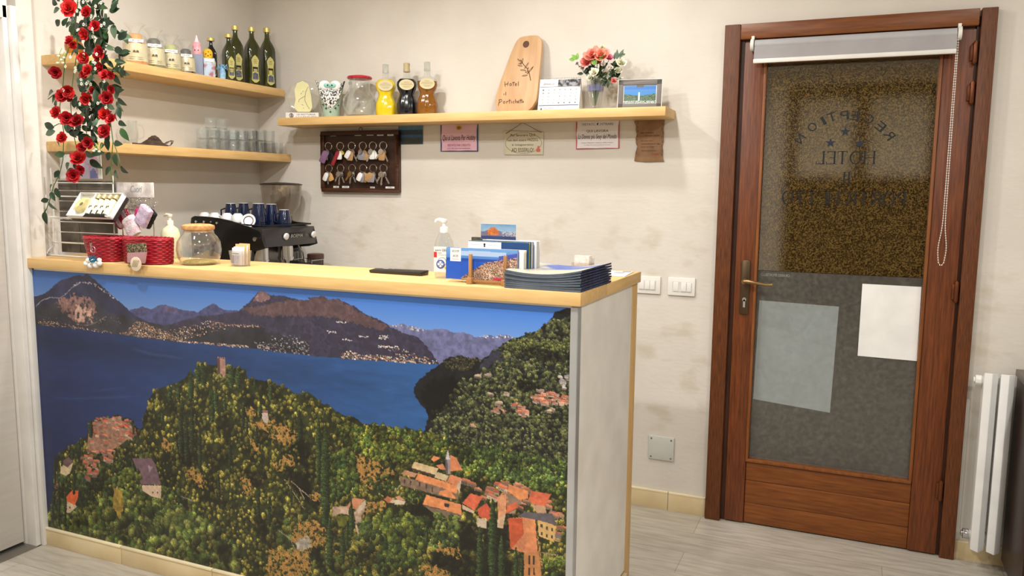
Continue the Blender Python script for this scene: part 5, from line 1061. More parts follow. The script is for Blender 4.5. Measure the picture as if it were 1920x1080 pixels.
PK = mat('pink_enamel', (222, 170, 190), .4, c2=(232, 196, 208)); NV = mat('navy_border', (50, 74, 120), .5)
t, W, H, th = flat_sign('wall_sign', 'pink rectangular sign with dark blue border and yellow emblem', 'sign', [(826, 284), (896, 284), (896, 231), (826, 231)], m=NV)
g = G(); wob = lambda s: [(s * W / 2 * .95 * c_[0] * (1 + .02 * ((i % 3) - 1)), s * H / 2 * .93 * c_[1]) for i, c_ in enumerate([(-1, -1), (-.5, -.98), (0, -1), (.5, -.98), (1, -1), (.98, -.4), (1, 0), (.98, .5), (1, 1), (.5, .98), (0, 1), (-.5, .98), (-1, 1), (-.98, .5), (-1, 0), (-.98, -.5)])]
g.prism(wob(1), -.0006, Matrix.Translation((0, -th, 0))); M = Matrix.Translation((0, -th - .001, 0))
put_text(g, 'Qui si Lavora Per Hobby', (0, -.005), W * .88, H * .24, 1, M, slant=.15); put_text(g, 'VIETATO FAR CREDITO', (0, -H * .27), W * .62, H * .08, 2, M); put_text(g, 'e a chi non ha pazienza', (0, -H * .385), W * .6, H * .05, 1, M)
P = [(.018 * cos(rad(i * 15)), H * .33 + .012 * sin(rad(i * 15))) for i in range(24)]; g.prism(P, -.0006, M, 3); P = [(x * .6, H * .33 + (z - H * .33) * .6) for x, z in P]; g.prism(P, -.0006, M @ Matrix.Translation((0, -.0007, 0)), 4)
g.ob('printed_face', [PK, INK, mat('red_ink', (150, 50, 60), .5), mat('emblem_yellow', (214, 176, 70), .5), mat('emblem_brown', (150, 110, 40), .5)], t)
CRM = mat('cream_painted_wood', (216, 210, 186), .6)
t, W, H, th = flat_sign('hanging_sign', 'small cream wooden sign hanging from a cord', 'sign', [(945, 290), (1018, 290), (1019, 248), (945, 245)], y=-.002, th=.006, m=CRM, bevel=.001)
g = G(); M = Matrix.Translation((0, -th - .0004, 0))
for s, z, hh, ww in (('Per lavorare QUI', .32, .12, .62), ('non devi essere PAZZO,', .12, .12, .78), ('ti insegneremo', -.08, .1, .55), ('AD ESSERLO!', -.28, .16, .56)): put_text(g, s, (-.004, H * z), W * ww, H * hh, 0, M)
g.tube([(W * .46 * cos(rad(i * 12)), -th - .0006, H * .42 * sin(rad(i * 12)) + .0) for i in range(30)], .0006, 4, closed=True)
g.ob('lettering', mat('dark_olive_ink', (70, 68, 50), .6), t)
g = G(); M = Matrix.Translation((W * .38, -th - .0006, -H * .26)); g.prism([(-.009, -.012), (.009, -.012), (.011, 0), (.004, .004), (.006, .014), (-.003, .016), (-.006, .006), (-.011, 0)], -.0006, M); g.ob('red_drawing', mat('faded_red', (206, 110, 96), .6), t)
top = at(980, 230, y=-.008); g = G(); lz = top.z - t.location.z; g.tube([(-W * .45, -.007, H * .40), (top.x - t.location.x, -.007, lz), (W * .45, -.007, H * .42)], .0012, 5); g.sphere((top.x - t.location.x, -.007, lz), .003, 8); g.ob('cord', mat('brown_cord', (84, 60, 44), .8), t)
t, W, H, th = flat_sign('wall_sign', 'white rectangular sign with thin red border', 'sign', [(1080, 280), (1161, 278), (1161, 222), (1080, 226)], m=mat('crimson_border', (196, 84, 100), .5))
g = G(); g.prism(wob(1), -.0006, Matrix.Translation((0, -th, 0))); M = Matrix.Translation((0, -th - .001, 0))
put_text(g, 'QUI LAVORA', (0, H * .1), W * .5, H * .09, 1, M); put_text(g, 'La Donna più Sexy del Mondo', (0, -H * .1), W * .88, H * .2, 1, M, slant=.15); put_text(g, 'vietato disturbare senza un valido motivo', (0, -H * .28), W * .72, H * .04, 2, M); put_text(g, 'si prega di bussare prima di entrare', (0, -H * .36), W * .6, H * .04, 2, M)
put_text(g, 'VIETATO   ENTRARE', (0, H * .33), W * .72, H * .08, 2, M); P = [(.014 * cos(rad(i * 15)), H * .34 + .009 * sin(rad(i * 15))) for i in range(24)]; g.prism(P, -.0006, M @ Matrix.Translation((0, -.0004, 0)), 0); g.prism([(-.003, H * .29), (.003, H * .31), (.004, H * .38), (-.002, H * .36)], -.0006, M @ Matrix.Translation((0, -.0012, 0)), 1)
g.ob('printed_face', [mat('white_enamel', (232, 228, 230), .4), INK, mat('grey_ink', (130, 128, 134), .6)], t)
rp = random.Random(8); Lp = [(1190 + (3 if 240 < y < 285 else 0) + rp.uniform(-2, 2) , y) for y in range(228, 300, 8)]; Rp = [(1246 + rp.uniform(-2, 2) - (3 if y > 262 else 0), y) for y in range(298, 224, -8)]
PAR = mat('brown_parchment', (150, 116, 84), .7, c2=(134, 100, 70), ns=20, bump=.2)
t, W, H, th = flat_sign('parchment_sign', 'brown parchment shaped plaque with ragged edges at the shelf end', 'sign', Lp + [(1189, 302), (1210, 304), (1245, 303)] + Rp + [(1244, 222), (1225, 225), (1200, 223), (1192, 224)], y=-.001, th=.006, m=PAR, bevel=.0015)
g = G(); M = Matrix.Translation((0, -th - .0005, 0))
for s, x, z, ww in (('Non rimandare', -.012, .14, .42), ('a domani quello', .01, .07, .5), ('che puoi fare', -.012, -.05, .4), ('tranquillamente oggi', .006, -.12, .6), ('se ne hai voglia', -.008, -.19, .42), ('Antico proverbio', 0, -.28, .5)): put_text(g, s, (x, H * z), W * ww, H * .035, 0, M)
put_text(g, 'amen', (.028, -H * .36), W * .2, H * .04, 1, M)
for i in range(16):
    s = -1 if i % 2 else 1; z = H * (-.4 + .8 * i / 16); g.tube([(s * W * .4 + rp.uniform(-.003, .003), -th - .0006, z), (s * W * .4 + rp.uniform(-.003, .003), -th - .0006, z + .012)], .0008, 4)
g.ob('lettering', [mat('dark_brown_ink', (70, 50, 38), .6), mat('red_ink2', (176, 60, 56), .6)], t)

# electrical plates and cover
def switch(lab, x0, x1, z0, z1, mods):
    t = thing('switch_plate', lab, 'switch', ((x0 + x1) / 2, 0, (z0 + z1) / 2)); w, h = x1 - x0, z1 - z0
    G().box((0, -.005, 0), (w, .01, h)).ob('frame', WHITE, t, bevel=.003)
    G().box((0, -.0108, 0), (w * .66, .0016, h * .56)).ob('insert', mat('grey_white_plastic', (214, 214, 212), .4), t)
    for x, ww, kd in mods:
        if kd == 'sock': G().box((x, -.0125, 0), (ww, .002, h * .5)).ob('socket', WHITE, t, bevel=.001)
        else: G().box((x, -.013, 0), (ww, .004, h * .5)).ob('rocker', WHITE, t, bevel=.001)
    return t
switch('white three-rocker switch plate on the wall just right of the counter', -.932, -.81, 1.025, 1.106, [(-.025, .023, 'r'), (0, .023, 'r'), (.025, .023, 'r')])
switch('white switch plate with a socket nearer the brown door', -.776, -.652, 1.024, 1.107, [(-.024, .024, 'sock'), (.012, .023, 'r'), (.036, .02, 'r')])
t = thing('cover_plate', 'square pale grey junction cover low on the rear wall', 'plate', (-.7815, 0, .296)); GP = mat('pale_grey_plastic', (204, 206, 200), .45)
G().box((0, -.004, 0), (.121, .008, .114)).ob('cover', GP, t, bevel=.003)
for x in (-1, 1):
    for z in (-1, 1): G().cyl((x * .047, -.008, z * .044), (x * .047, -.0095, z * .044), .004, 10).ob('screw', STEEL, t)
# radiator
t = thing('radiator', 'white column radiator on the wall right of the brown door', 'radiator', (.5, 0, .1)); RW_ = mat('white_enamel_metal', (232, 232, 230), .3)
for i in range(2):
    x = .014 + i * .056
    g = G(); z1 = .715
    g.add([(x - .024, -.138, 0), (x + .002, -.147, -.006), (x + .024, -.13, 0), (x + .024, -.05, 0), (x - .02, -.05, 0), (x - .024, -.138, z1), (x + .002, -.147, z1), (x + .024, -.13, z1), (x + .024, -.05, z1 - .03), (x - .02, -.05, z1 - .03)], [(4, 3, 2, 1, 0), (5, 6, 7, 8, 9)] + [(j, (j + 1) % 5, (j + 1) % 5 + 5, j + 5) for j in range(5)])
    g.ob('column', RW_, t, bevel=.002)
for z in (.045, .675): G().cyl((-.012, -.09, z), (.094, -.09, z), .017, 16).ob('header_pipe', RW_, t); g = G().cyl((-.034, -.09, z), (-.012, -.09, z), .021, 8).cyl((-.04, -.09, z), (-.034, -.09, z), .012, 8); g.ob('end_cap', CHROME if z < .1 else RW_, t, bevel=.002)
for z in (.12, .6): G().box((.06, -.025, z), (.02, .05, .02)).ob('wall_bracket', RW_, t)
# dark cabinet at the right edge
t = thing('cabinet', 'dark brown wooden cabinet at the right edge in front of the radiator', 'cabinet', (.965, -.24, 0)); DC = wood('very_dark_wood', (52, 26, 14), (34, 16, 8), 'z', .4, 6)
G().box((0, 0, .417), (.70, .40, .755)).ob('body', DC, t, bevel=.003); G().box((0, 0, .808), (.712, .41, .026)).ob('top', mat('grey_brown_top', (96, 88, 82), .35), t, bevel=.003); G().box((0, 0, .02), (.66, .36, .04)).ob('plinth', BLACKM, t)
for s in (-1, 1): d_ = G().box((s * .175, -.208, .42), (.34, .018, .73)).ob('door', DC, t, bevel=.002); G().sphere((s * .03, -.226, .5), .012, 10).ob('knob', BRONZE, d_)
# ---------------------------------------------------------------- things on the counter
TZ = tz
# wire rack with grey slats
rx0 = at(106, 400, y=-1.30).x; rx1 = at(218, 400, y=-1.30).x
t = thing('display_rack', 'white wire display rack with dark grey slatted back at the left end of the counter', 'rack', ((rx0 + rx1) / 2, -1.305, TZ)); t.scale = ((rx1 - rx0) / .31, .7, 1)
SLT = mat('grey_slate_slat', (104, 98, 90), .6, c2=(84, 78, 72), ns=12); WW = mat('white_wire', (232, 230, 224), .4)
for i in range(7): 
    g = G(); z = .012 + i * .043
    g.box((-.09, .012 + .0 * i, z + .02), (.098, .008, .039)); g.box((.058, .012, z + .02), (.19, .008, .039)); g.ob('slat', SLT, t, bevel=.0015)
g = G()
g.tube([(-.155, -.015, .36), (-.15, -.015, .06), (-.152, -.02, .045), (-.168, -.045, .02), (-.165, -.06, .006), (-.13, -.075, .004), (.02, -.08, .004), (.12, -.075, .004), (.15, -.06, .006), (.158, -.02, .03), (.158, -.008, .33)], .003, 8)
for z, y in ((.055, -.02), (.16, -.07), (.245, -.02)): g.tube([(-.15, -.006, z), (-.148, y - .02, z), (.15, y - .02, z), (.155, -.006, z)], .0026, 6)
g.tube([(-.15, -.006, .30), (.155, -.006, .30)], .0022, 6)
for k in range(8): g.tube([(-.12 + k * .035, -.09, .16), (-.12 + k * .035, .0, .15)], .0014, 5)
g.tube([(-.125, -.09, .25), (-.13, -.09, .155), (-.12, -.09, .15)], .0022, 6)
g.ob('wire_frame', WW, t)
# picture card above the rack
t = thing('picture_card', 'lilac and white picture card standing at the top of the wire rack', 'card', (at(152, 320, y=-1.31).x, -1.312, TZ + .318)); 
def p_lil(X, Y, n, n2):
    a = mixc((214, 206, 216), (170, 160, 196), n); a[n > .56] = (206, 150, 176); a[(X > .72) & (Y > .5) & (n < .5)] = (120, 124, 190); a[X < .3] = (222, 218, 214); a[X > .93] = (206, 208, 196); return a
G().box((0, .0012, .048), (.235, .002, .098)).ob('card_stock', PAPER, t); grid_print('printed_front', pic(3, 60, 30, p_lil), .233, .096, t, Matrix.Translation((0, -.0003, .048)), PR)
# open gift box on the rack
t = thing('gift_set_box', 'open black and white box with a round cream cake and small bottles on the rack', 'box', tuple(at(183, 388, y=-1.375))); t.rotation_euler = (rad(52), 0, 0)
g = G().box((0, 0, -.012), (.23, .11, .018)); g.ob('black_tray', mat('dark_box', (44, 38, 34), .5), t, bevel=.001)
g = G().box((0, 0, .0), (.232, .112, .006)); 
for x, y, a, b_ in ((0, .055, .236, .004), (0, -.055, .236, .004), (-.116, 0, .004, .112), (.116, 0, .004, .112), (-.028, 0, .003, .11)): g.box((x, y, .008), (a, b_, .02))
g.ob('white_lining', PAPER, t, bevel=.0006)
g = G().loft([(.003, .033), (.012, .036), (.018, .033), (.019, .02)], 28, Matrix.Translation((-.07, 0, 0))); g.ob('round_cake', mat('cream_cake', (224, 214, 160), .6, c2=(208, 192, 130), ns=60), t); G().loft([(.019, .008), (.0195, .008)], 12, Matrix.Translation((-.07, 0, 0))).ob('cake_stamp', mat('cake_stamp', (120, 116, 80), .6), t)
for k in range(4):
    x = -.004 + k * .031
    b = G().cyl((x, -.048, .014), (x, .02, .014), .0125, 16).ob('small_bottle', mat('cream_bottle', (226, 224, 196), .4), t); G().cyl((x, .02, .014), (x, .028, .014), .009, 12, .006).ob('shoulder', mat('olive_glass', (120, 110, 60), .3), b); G().cyl((x, .027, .014), (x, .045, .014), .0115, 14).ob('cap', mat('pale_gold', (206, 190, 140), .3, .4), b)
    g = G().box((x - .002, -.018, .0268), (.004, .011, .0006)).box((x + .005, -.015, .0268), (.004, .007, .0006)); g.ob('printed_mark', BLACKM, b)
g = G().add([(-.02, -.057, .019), (.095, -.057, .019), (.075, -.03, .021), (-.005, -.03, .021), (-.03, -.058, .012), (.1, -.058, .012)], [(0, 1, 2, 3), (4, 5, 1, 0)]); g.ob('front_flap', BLACKM, t)
# tin sign rack with hanging socks
t = thing('keyring_stand', 'wire stand with silver plate sign in front of the grey rack', 'stand', (at(250, 360, y=-1.29).x, -1.275, TZ + .0))
g = G(); g.tube([(-.085, 0, .0025), (-.085, 0, .275), (.085, 0, .275), (.085, 0, .0025)], .0022, 6); g.tube([(-.085, 0, .004), (-.085, .045, .0035), (.085, .045, .0035), (.085, 0, .004)], .0022, 6); g.tube([(-.09, -.012, .242), (.09, -.012, .242)], .002, 6)
for k in range(9): x = -.076 + k * .019; g.tube([(x, -.012, .242), (x, -.032, .24), (x, -.036, .246)], .0012, 5)
g.ob('wire_frame', CHROME, t)
g = G().box((0, -.012, .275), (.212, .004, .058), Matrix.Rotation(0, 4, 'Y')); g.v = [(x - (.02 if x < 0 and z < .275 else 0), y, z) for x, y, z in g.v]; g.ob('silver_sign', mat('hammered_silver', (206, 198, 196), .4, 0, c2=(226, 220, 214), ns=30, bump=.6, bs=40), t, bevel=.001)
g = G(); put_text(g, 'Cuori', (.015, .279), .06, .026, 0, Matrix.Translation((0, -.0145, 0)), slant=.3, d=.001); g.ob('embossed_script', mat('pale_silver', (172, 176, 180), .3, .5), t)
def sock(lab, x, y, z, rot, cols, W, L, stripe):
    t = thing('knitted_keyring', lab, 'keyring', (x, y, z), 0, 'knitted keyrings on the stand'); t.rotation_euler = (0, rad(rot), 0)
    g = G(); n = 10; vs = []
    m = [mat('knit' + str(c), c, .9, bump=1, bs=260, c2=tuple(v * .86 for v in c), ns=120) for c in cols]
    prof = [(-L, W * .30, .007, 3), (-L * .98, W * .5, .011, 4)] + [(-L * (1 - i / stripe), W * .5 * (1 + .03 * (i % 2)), .013 + .001 * (i % 2), 4) for i in range(1, stripe)] + [(-.004, W * .48, .011, 4), (0, W * .3, .007, 3)]
    g.loft(prof, 20)
    nf = len(g.f)
    for i in range(nf): g.k[i] = ((i // 20) // 2) % len(cols) if len(cols) > 1 else 0
    g.ob('knitted_body', m, t); G().tube(ring(.008, 14, (0, 0, .007)), .001, 5, closed=True).ob('split_ring', CHROME, t)
    g = G()
    for k in range(4): g.tube(ring(.0045, 8, (0, 0, .018 + k * .007), 'y' if k % 2 else 'x'), .0008, 4, closed=True)
    g.ob('chain', CHROME, t); return t
q = at(238, 398, y=-1.385)
sock('red and pink striped knitted keyring behind the white one', *at(243, 398, y=-1.312), 52, [(178, 30, 54), (226, 196, 208)], .045, .085, 8)
sock('white and pale pink knitted keyring hanging in front', *at(239, 407, y=-1.345), -28, [(236, 230, 232), (240, 210, 220)], .062, .082, 9)
sock('lilac striped knitted keyring hanging on the right', *at(264, 386, y=-1.40), -32 + 60, [(222, 206, 226), (198, 180, 208)], .060, .082, 10) if False else None
s_ = sock('lilac striped knitted keyring hanging on the right', *at(277, 388, y=-1.34), 33, [(224, 208, 228), (204, 186, 214)], .058, .082, 10)
sock('black knitted keyring behind the lilac one', *at(286, 394, y=-1.31), 36, [(26, 28, 34)], .05, .075, 8)
sock('magenta knitted keyring between the white and lilac ones', *at(262, 390, y=-1.312), 8, [(206, 50, 120)], .03, .06, 6)
g = G(); t = thing('hanging_chains', 'cluster of thin silver chains hanging under the silver sign', 'chains', (at(255, 378, y=-1.315).x, -1.313, TZ + .236)); rs = random.Random(2)
for k in range(12):
    x = -.045 + k * .008; L = rs.uniform(.05, .09)
    for j in range(int(L / .008)): g.tube(ring(.0042, 7, (x + .002 * sin(j), rs.uniform(-.004, .004), -j * .008), 'y' if j % 2 else 'x'), .0009, 4, closed=True)
g.ob('chain_links', CHROME, t)
# red baskets
RED = mat('red_basket_weave', (176, 18, 42), .45, c2=(130, 8, 28), ns=40, coat=.3)
def basket(lab, x, y, a, b_, h, flare=1.14, rz=0):
    t = thing('basket', lab, 'basket', (x, y, TZ), rad(rz), 'red woven baskets on the counter'); g = G(); R_ = 13; nseg = 56
    for r in range(R_):
        f = 1 + (flare - 1) * r / (R_ - 1); z = .006 + (h - .01) * r / (R_ - 1)
        P = []
        for i in range(nseg): tt = 2 * pi * i / nseg; w = 1 + .022 * (1 if (i // 2 + r) % 2 else -1); e = 2.6; q = (abs(cos(tt)) ** e + abs(sin(tt)) ** e) ** (-1 / e); P.append((a * f * cos(tt) * q * w, b_ * f * sin(tt) * q * w, z))
        g.tube(P, h / R_ * .56, 6, closed=True)
    g.ob('woven_wall', RED, t, ang=3)
    g = G()
    for s in (0, .35):
        P = []
        for i in range(nseg): tt = 2 * pi * i / nseg; e = 2.6; q = (abs(cos(tt)) ** e + abs(sin(tt)) ** e) ** (-1 / e); P.append((a * flare * cos(tt) * q, b_ * flare * sin(tt) * q, h + .0025 * sin(i * 1.6 + s * 9)))
        g.tube(P, .0042, 6, closed=True)
    g.ob('rolled_rim', RED, t, ang=3)
    G().loft([(.001, a * .97, b_ * .97, 2.6), (.006, a * .97, b_ * .97, 2.6)], 40).ob('bottom', RED, t); return t
basket('flaring red woven basket at the left, beside the grey rack', -2.668, -1.405, .068, .045, .092, 1.30)
basket('wider red woven basket holding pink sachets, left of the glass jar', -2.455, -1.400, .100, .048, .094, 1.05)
t = thing('sachet', 'pink and white sachet lying in the wider red basket', 'sachet', (-2.40, -1.398, TZ + .068), rad(10)); G().box((0, 0, .012), (.06, .045, .024)).ob('packet', mat('pink_sachet', (236, 200, 208), .5, c2=(244, 240, 240), ns=40), t, bevel=.003)
# keyring with cloud
t = thing('cloud_keyring', 'keyring with a white cloud and teal tuft hanging over the counter edge', 'keyring', at(172, 460, y=-1.481)); KB = mat('white_fleece', (240, 238, 232), .9, bump=.6); o_ = t.location.copy()
def rel(px, py, y=-1.481): return Vector(at(px, py, y=y)) - o_
g = G()
for j in range(7): g.tube(ring(.004, 8, tuple(rel(170 + j * .4, 456 + j * 2.6)), 'y' if j % 2 else 'x'), .0008, 4, closed=True)
for j in range(6): g.tube(ring(.004, 8, tuple(rel(174, 482 + j * 2)), 'y' if j % 2 else 'x'), .0008, 4, closed=True)
g.ob('chain', CHROME, t); G().tube(ring(.0125, 20, tuple(rel(174, 468))), .0012, 6, closed=True).ob('split_ring', mat('pink_steel', (206, 160, 164), .3, .8), t)
g = G()
for px, py, r in ((162, 494, .0105), (170, 498, .011), (180, 497, .012), (187, 494, .0095), (165, 488, .009), (186, 488, .009), (175, 491, .011)): g.sphere(rel(px, py, -1.484), r, 12)
g.ob('fleece_cloud', KB, t); g = G()
rs = random.Random(5)
for k in range(26): a = rs.uniform(0, 2 * pi); c_ = rel(174 + 6 * cos(a), 488 + 3.4 * sin(a), -1.497); g.tube([c_, c_ + Vector((rs.uniform(-.006, .01), rs.uniform(-.003, .003), rs.uniform(.004, .014)))], [.0032, .0012], 5)
g.ob('teal_tuft', mat('teal_yarn', (20, 112, 136), .7, c2=(12, 80, 120), ns=90), t)
# beaded pouch with medallion
t = thing('beaded_keyring', 'clear beaded pouch with round engraved wooden medallion hanging over the counter edge', 'keyring', at(256, 455, y=-1.482)); o_ = t.location.copy()
g = G(); P = [rel(238, 457, -1.482), rel(273, 456, -1.482), rel(275, 472, -1.482), rel(240, 474, -1.482)]; g.prism([(p.x, p.z) for p in P], .006, Matrix.Translation((0, -.003, 0))); g.ob('beaded_panel', mat('gold_beads', (160, 142, 108), .3, .5, c2=(60, 60, 48), ns=180, lo=.45, hi=.55, bump=1, bs=200), t, bevel=.001)
g = G(); P = [rel(240, 474, -1.482), rel(275, 472, -1.482), rel(271, 494, -1.482), rel(240, 492, -1.482)]; g.prism([(p.x, p.z) for p in P], .008, Matrix.Translation((0, -.004, 0))); g.ob('clear_bag', thin_glass('pink_cellophane', (.9, .78, .8), body=.4, bodyc=(214, 170, 176), bump=.6), t, bevel=.001)
c_ = rel(255, 495, -1.488); g = G().cyl(c_ + Vector((0, -.002, 0)), c_ + Vector((0, .002, 0)), .0275 * .95, 28); g.ob('medallion', mat('pale_wood_disc', (226, 212, 188), .6, c2=(206, 188, 160), ns=30), t, bevel=.0006)
g = G()
for k in range(5): d = -.012 + k * .006; g.tube([c_ + Vector((d - .008, -.0024, -.012)), c_ + Vector((d + .006, -.0024, .014))], .0006, 4)
g.ob('engraved_lines', BURN, t); c_ = rel(241, 498, -1.485); g = G(); g.prism([(c_.x - .008, c_.z), (c_.x, c_.z + .007), (c_.x + .006, c_.z - .002), (c_.x, c_.z - .007)], .003, Matrix.Translation((0, -.001, 0))); g.ob('small_charm', mat('khaki_charm', (130, 120, 84), .5), t)
# soap pump
def pump(name, lab, x, y, prof, bodym, nz_, nm, extra=None, rz=0, n=28, ex=2):
    t = thing(name, lab, 'dispenser', (x, y, TZ), rad(rz)); G().loft([(z, rx, rx * ry, ex) for z, rx, ry in prof], n).ob('bottle', bodym, t); h = prof[-1][0]
    g = G().loft([(h - .002, .0135), (h + .012, .0135), (h + .016, .012), (h + .018, .006), (h + .034, .005)], 18).loft([(h + .030, .008), (h + .038, .011), (h + .042, .010)], 14); g.tube([(0, 0, h + .037), (-.018, 0, h + .040), (-.027, 0, h + .037), (-.030, 0, h + .031)], [.007, .006, .005, .004], 8)
    g.ob('pump_head', nm, t); return t
t = pump('soap_dispenser', 'round soap dispenser with white pump and cream label behind the red basket', at(318, 440, y=-1.19).x, -1.185, [(0, .034, 1), (.01, .04, 1), (.06, .04, 1), (.1, .038, 1), (.12, .030, 1), (.132, .014, 1), (.136, .0125, 1)], mat('milky_green_soap', (206, 210, 176), .15, coat=.4), 0, mat('ivory_plastic', (240, 234, 214), .35))
g = G().loft([(.03, .0406), (.085, .0402)], 28, caps=False); g.ob('label_band', LABC, t)
# storage jar
t = thing('storage_jar', 'big clear glass jar with a cork lid standing on the counter', 'jar', (-2.266, -1.338, TZ))
G().loft(shell([(.001, .055), (.006, .066), (.025, .076), (.055, .0815), (.085, .078), (.105, .066), (.116, .056), (.13, .055)], .003), 40, caps=False).loft([(.0005, .055), (.006, .06)], 36).ob('glass_body', GLASS, t)
G().loft([(.122, .051), (.131, .0515), (.1315, .057), (.137, .0595), (.146, .058), (.151, .045), (.153, .02)], 36).ob('cork_lid', CORK, t)
G().loft([(.0065, .060), (.009, .062), (.016, .050), (.02, .02)], 30).ob('olive_contents', mat('olive_grains', (158, 142, 70), .8, c2=(120, 104, 50), ns=120, bump=1, bs=150), t)
G().add([(.0605 * cos(rad(a)) * 1.0, .0605 * sin(rad(a)), z) for a in (-150, -140, -130, -120) for z in (.03, .09)], [(0, 2, 3, 1), (2, 4, 5, 3), (4, 6, 7, 5)]).ob('white_sticker', LABW, t)
# sugar sachet holder
t = thing('sachet_holder', 'small clear cup holding white and blue sugar sachets', 'holder', (-2.09, -1.315, TZ), rad(-6))
g = G().loft([(.001, .028, .024, 5), (.003, .031, .026, 5), (.058, .037, .031, 5), (.058, .035, .029, 5), (.005, .029, .024, 5)], 24, caps=False).loft([(0, .03, .025, 5), (.004, .03, .025, 5)], 20); g.ob('clear_cup', thin_glass('cup_plastic', (.9, .9, .92), body=.15), t)
for k, (y, c_, h_) in enumerate(((-.016, 'w', .064), (-.008, 'w', .068), (0, 'k', .078), (.008, 'w', .074), (.016, 'k', .08))):
    s = G().box((.001 * k, y, .004 + h_ / 2), (.05, .005, h_ - .002)).ob('sachet', {'w': PAPER, 'k': mat('kraft_sachet', (206, 176, 124), .6)}[c_], t, rot=(rad(-2), 0, rad((-3, 2, 4, -2, 3)[k])), bevel=.001)
g = G()
for x, w_, k in ((-.012, .012, 0), (.004, .007, 1), (.015, .005, 1)): g.box((x, -.0270, .026), (w_, .0006, .030), k=k)
g.box((0, -.027, .046), (.036, .0006, .004), k=2); g.ob('blue_print', [mat('blue_print', (56, 104, 180), .5), mat('light_blue_print', (150, 170, 214), .5), mat('green_print', (110, 120, 60), .5)], t, rot=(rad(-4), 0, 0))
# remote control
t = thing('remote_control', 'flat black device lying on the counter behind the front edge', 'remote', (-1.437, -1.272, TZ), rad(-1.5))
g = G(); g.add([(-.105, -.022, 0), (.105, -.024, 0), (.105, .024, 0), (-.105, .022, 0), (-.108, -.024, .010), (.102, -.027, .013), (.108, .022, .017), (-.108, .02, .014)], [(3, 2, 1, 0), (4, 5, 6, 7), (0, 1, 5, 4), (1, 2, 6, 5), (2, 3, 7, 6), (3, 0, 4, 7)]); g.ob('body', mat('dark_remote', (30, 28, 28), .4, coat=.2), t, bevel=.003)
g = G().box((-.05, 0, .0155), (.02, .012, .002)).box((-.02, 0, .016), (.006, .006, .002)); g.ob('buttons', mat('grey_buttons', (150, 150, 150), .4), t)
# sanitizer
t = pump('sanitizer_dispenser', 'clear sanitizer bottle with white pump and blue cross label', -1.243, -1.305, [(0, .029, .8), (.004, .032, .8), (.095, .033, .8), (.12, .030, .8), (.145, .018, .9), (.152, .0125, 1)], thin_glass('sanitizer_clear', (.9, .93, .93), body=.12), 0, mat('white_pump', (246, 246, 244), .35), rz=10)
g = G(); M = Matrix.Translation((0, -.0270, 0)); Y_ = lambda d: M @ Matrix.Translation((0, -d, 0))
g.prism([(-.026, .022), (.024, .022), (.024, .105), (-.026, .105)], -.0008, M, 0); put_text(g, 'sani', (-.012, .094), .02, .006, 1, Y_(.001)); put_text(g, 'GEL', (.011, .094), .018, .008, 1, Y_(.001), slant=.2); put_text(g, 'igienizzante mani', (.004, .078), .03, .003, 1, Y_(.001)); put_text(g, 'mani', (-.006, .085), .012, .004, 1, Y_(.001))
g.prism([(-.026, .07), (-.016, .07), (-.016, .088), (-.026, .088)], -.0006, Y_(.001), 2)
cir = lambda cx_, cz_, r, n=24: [(cx_ + r * cos(2 * pi * i / n), cz_ + r * sin(2 * pi * i / n)) for i in range(n)]
g.prism(cir(.002, .055, .015), -.0006, Y_(.001), 4); g.prism(cir(.002, .055, .0135), -.0006, Y_(.0014), 0); g.prism(cir(-.003, .048, .0145), -.0006, Y_(.0018), 3)
g.prism(cir(-.003, .048, .011), -.0006, Y_(.0024), 5)
for a, b_ in ((.003, .010), (.010, .003)): g.prism([(-.003 - a, .048 - b_), (-.003 + a, .048 - b_), (-.003 + a, .048 + b_), (-.003 - a, .048 + b_)], -.0006, Y_(.003), 0)
g.prism(cir(.015, .036, .005), -.0006, Y_(.001), 6)
g.ob('label', [LABW, INK, mat('red_flash', (206, 40, 44), .5), mat('navy_disc', (70, 84, 160), .5), mat('green_arc', (70, 130, 110), .5), mat('pale_blue_disc', (120, 140, 200), .5), mat('lime_dot', (200, 196, 70), .5)], t)
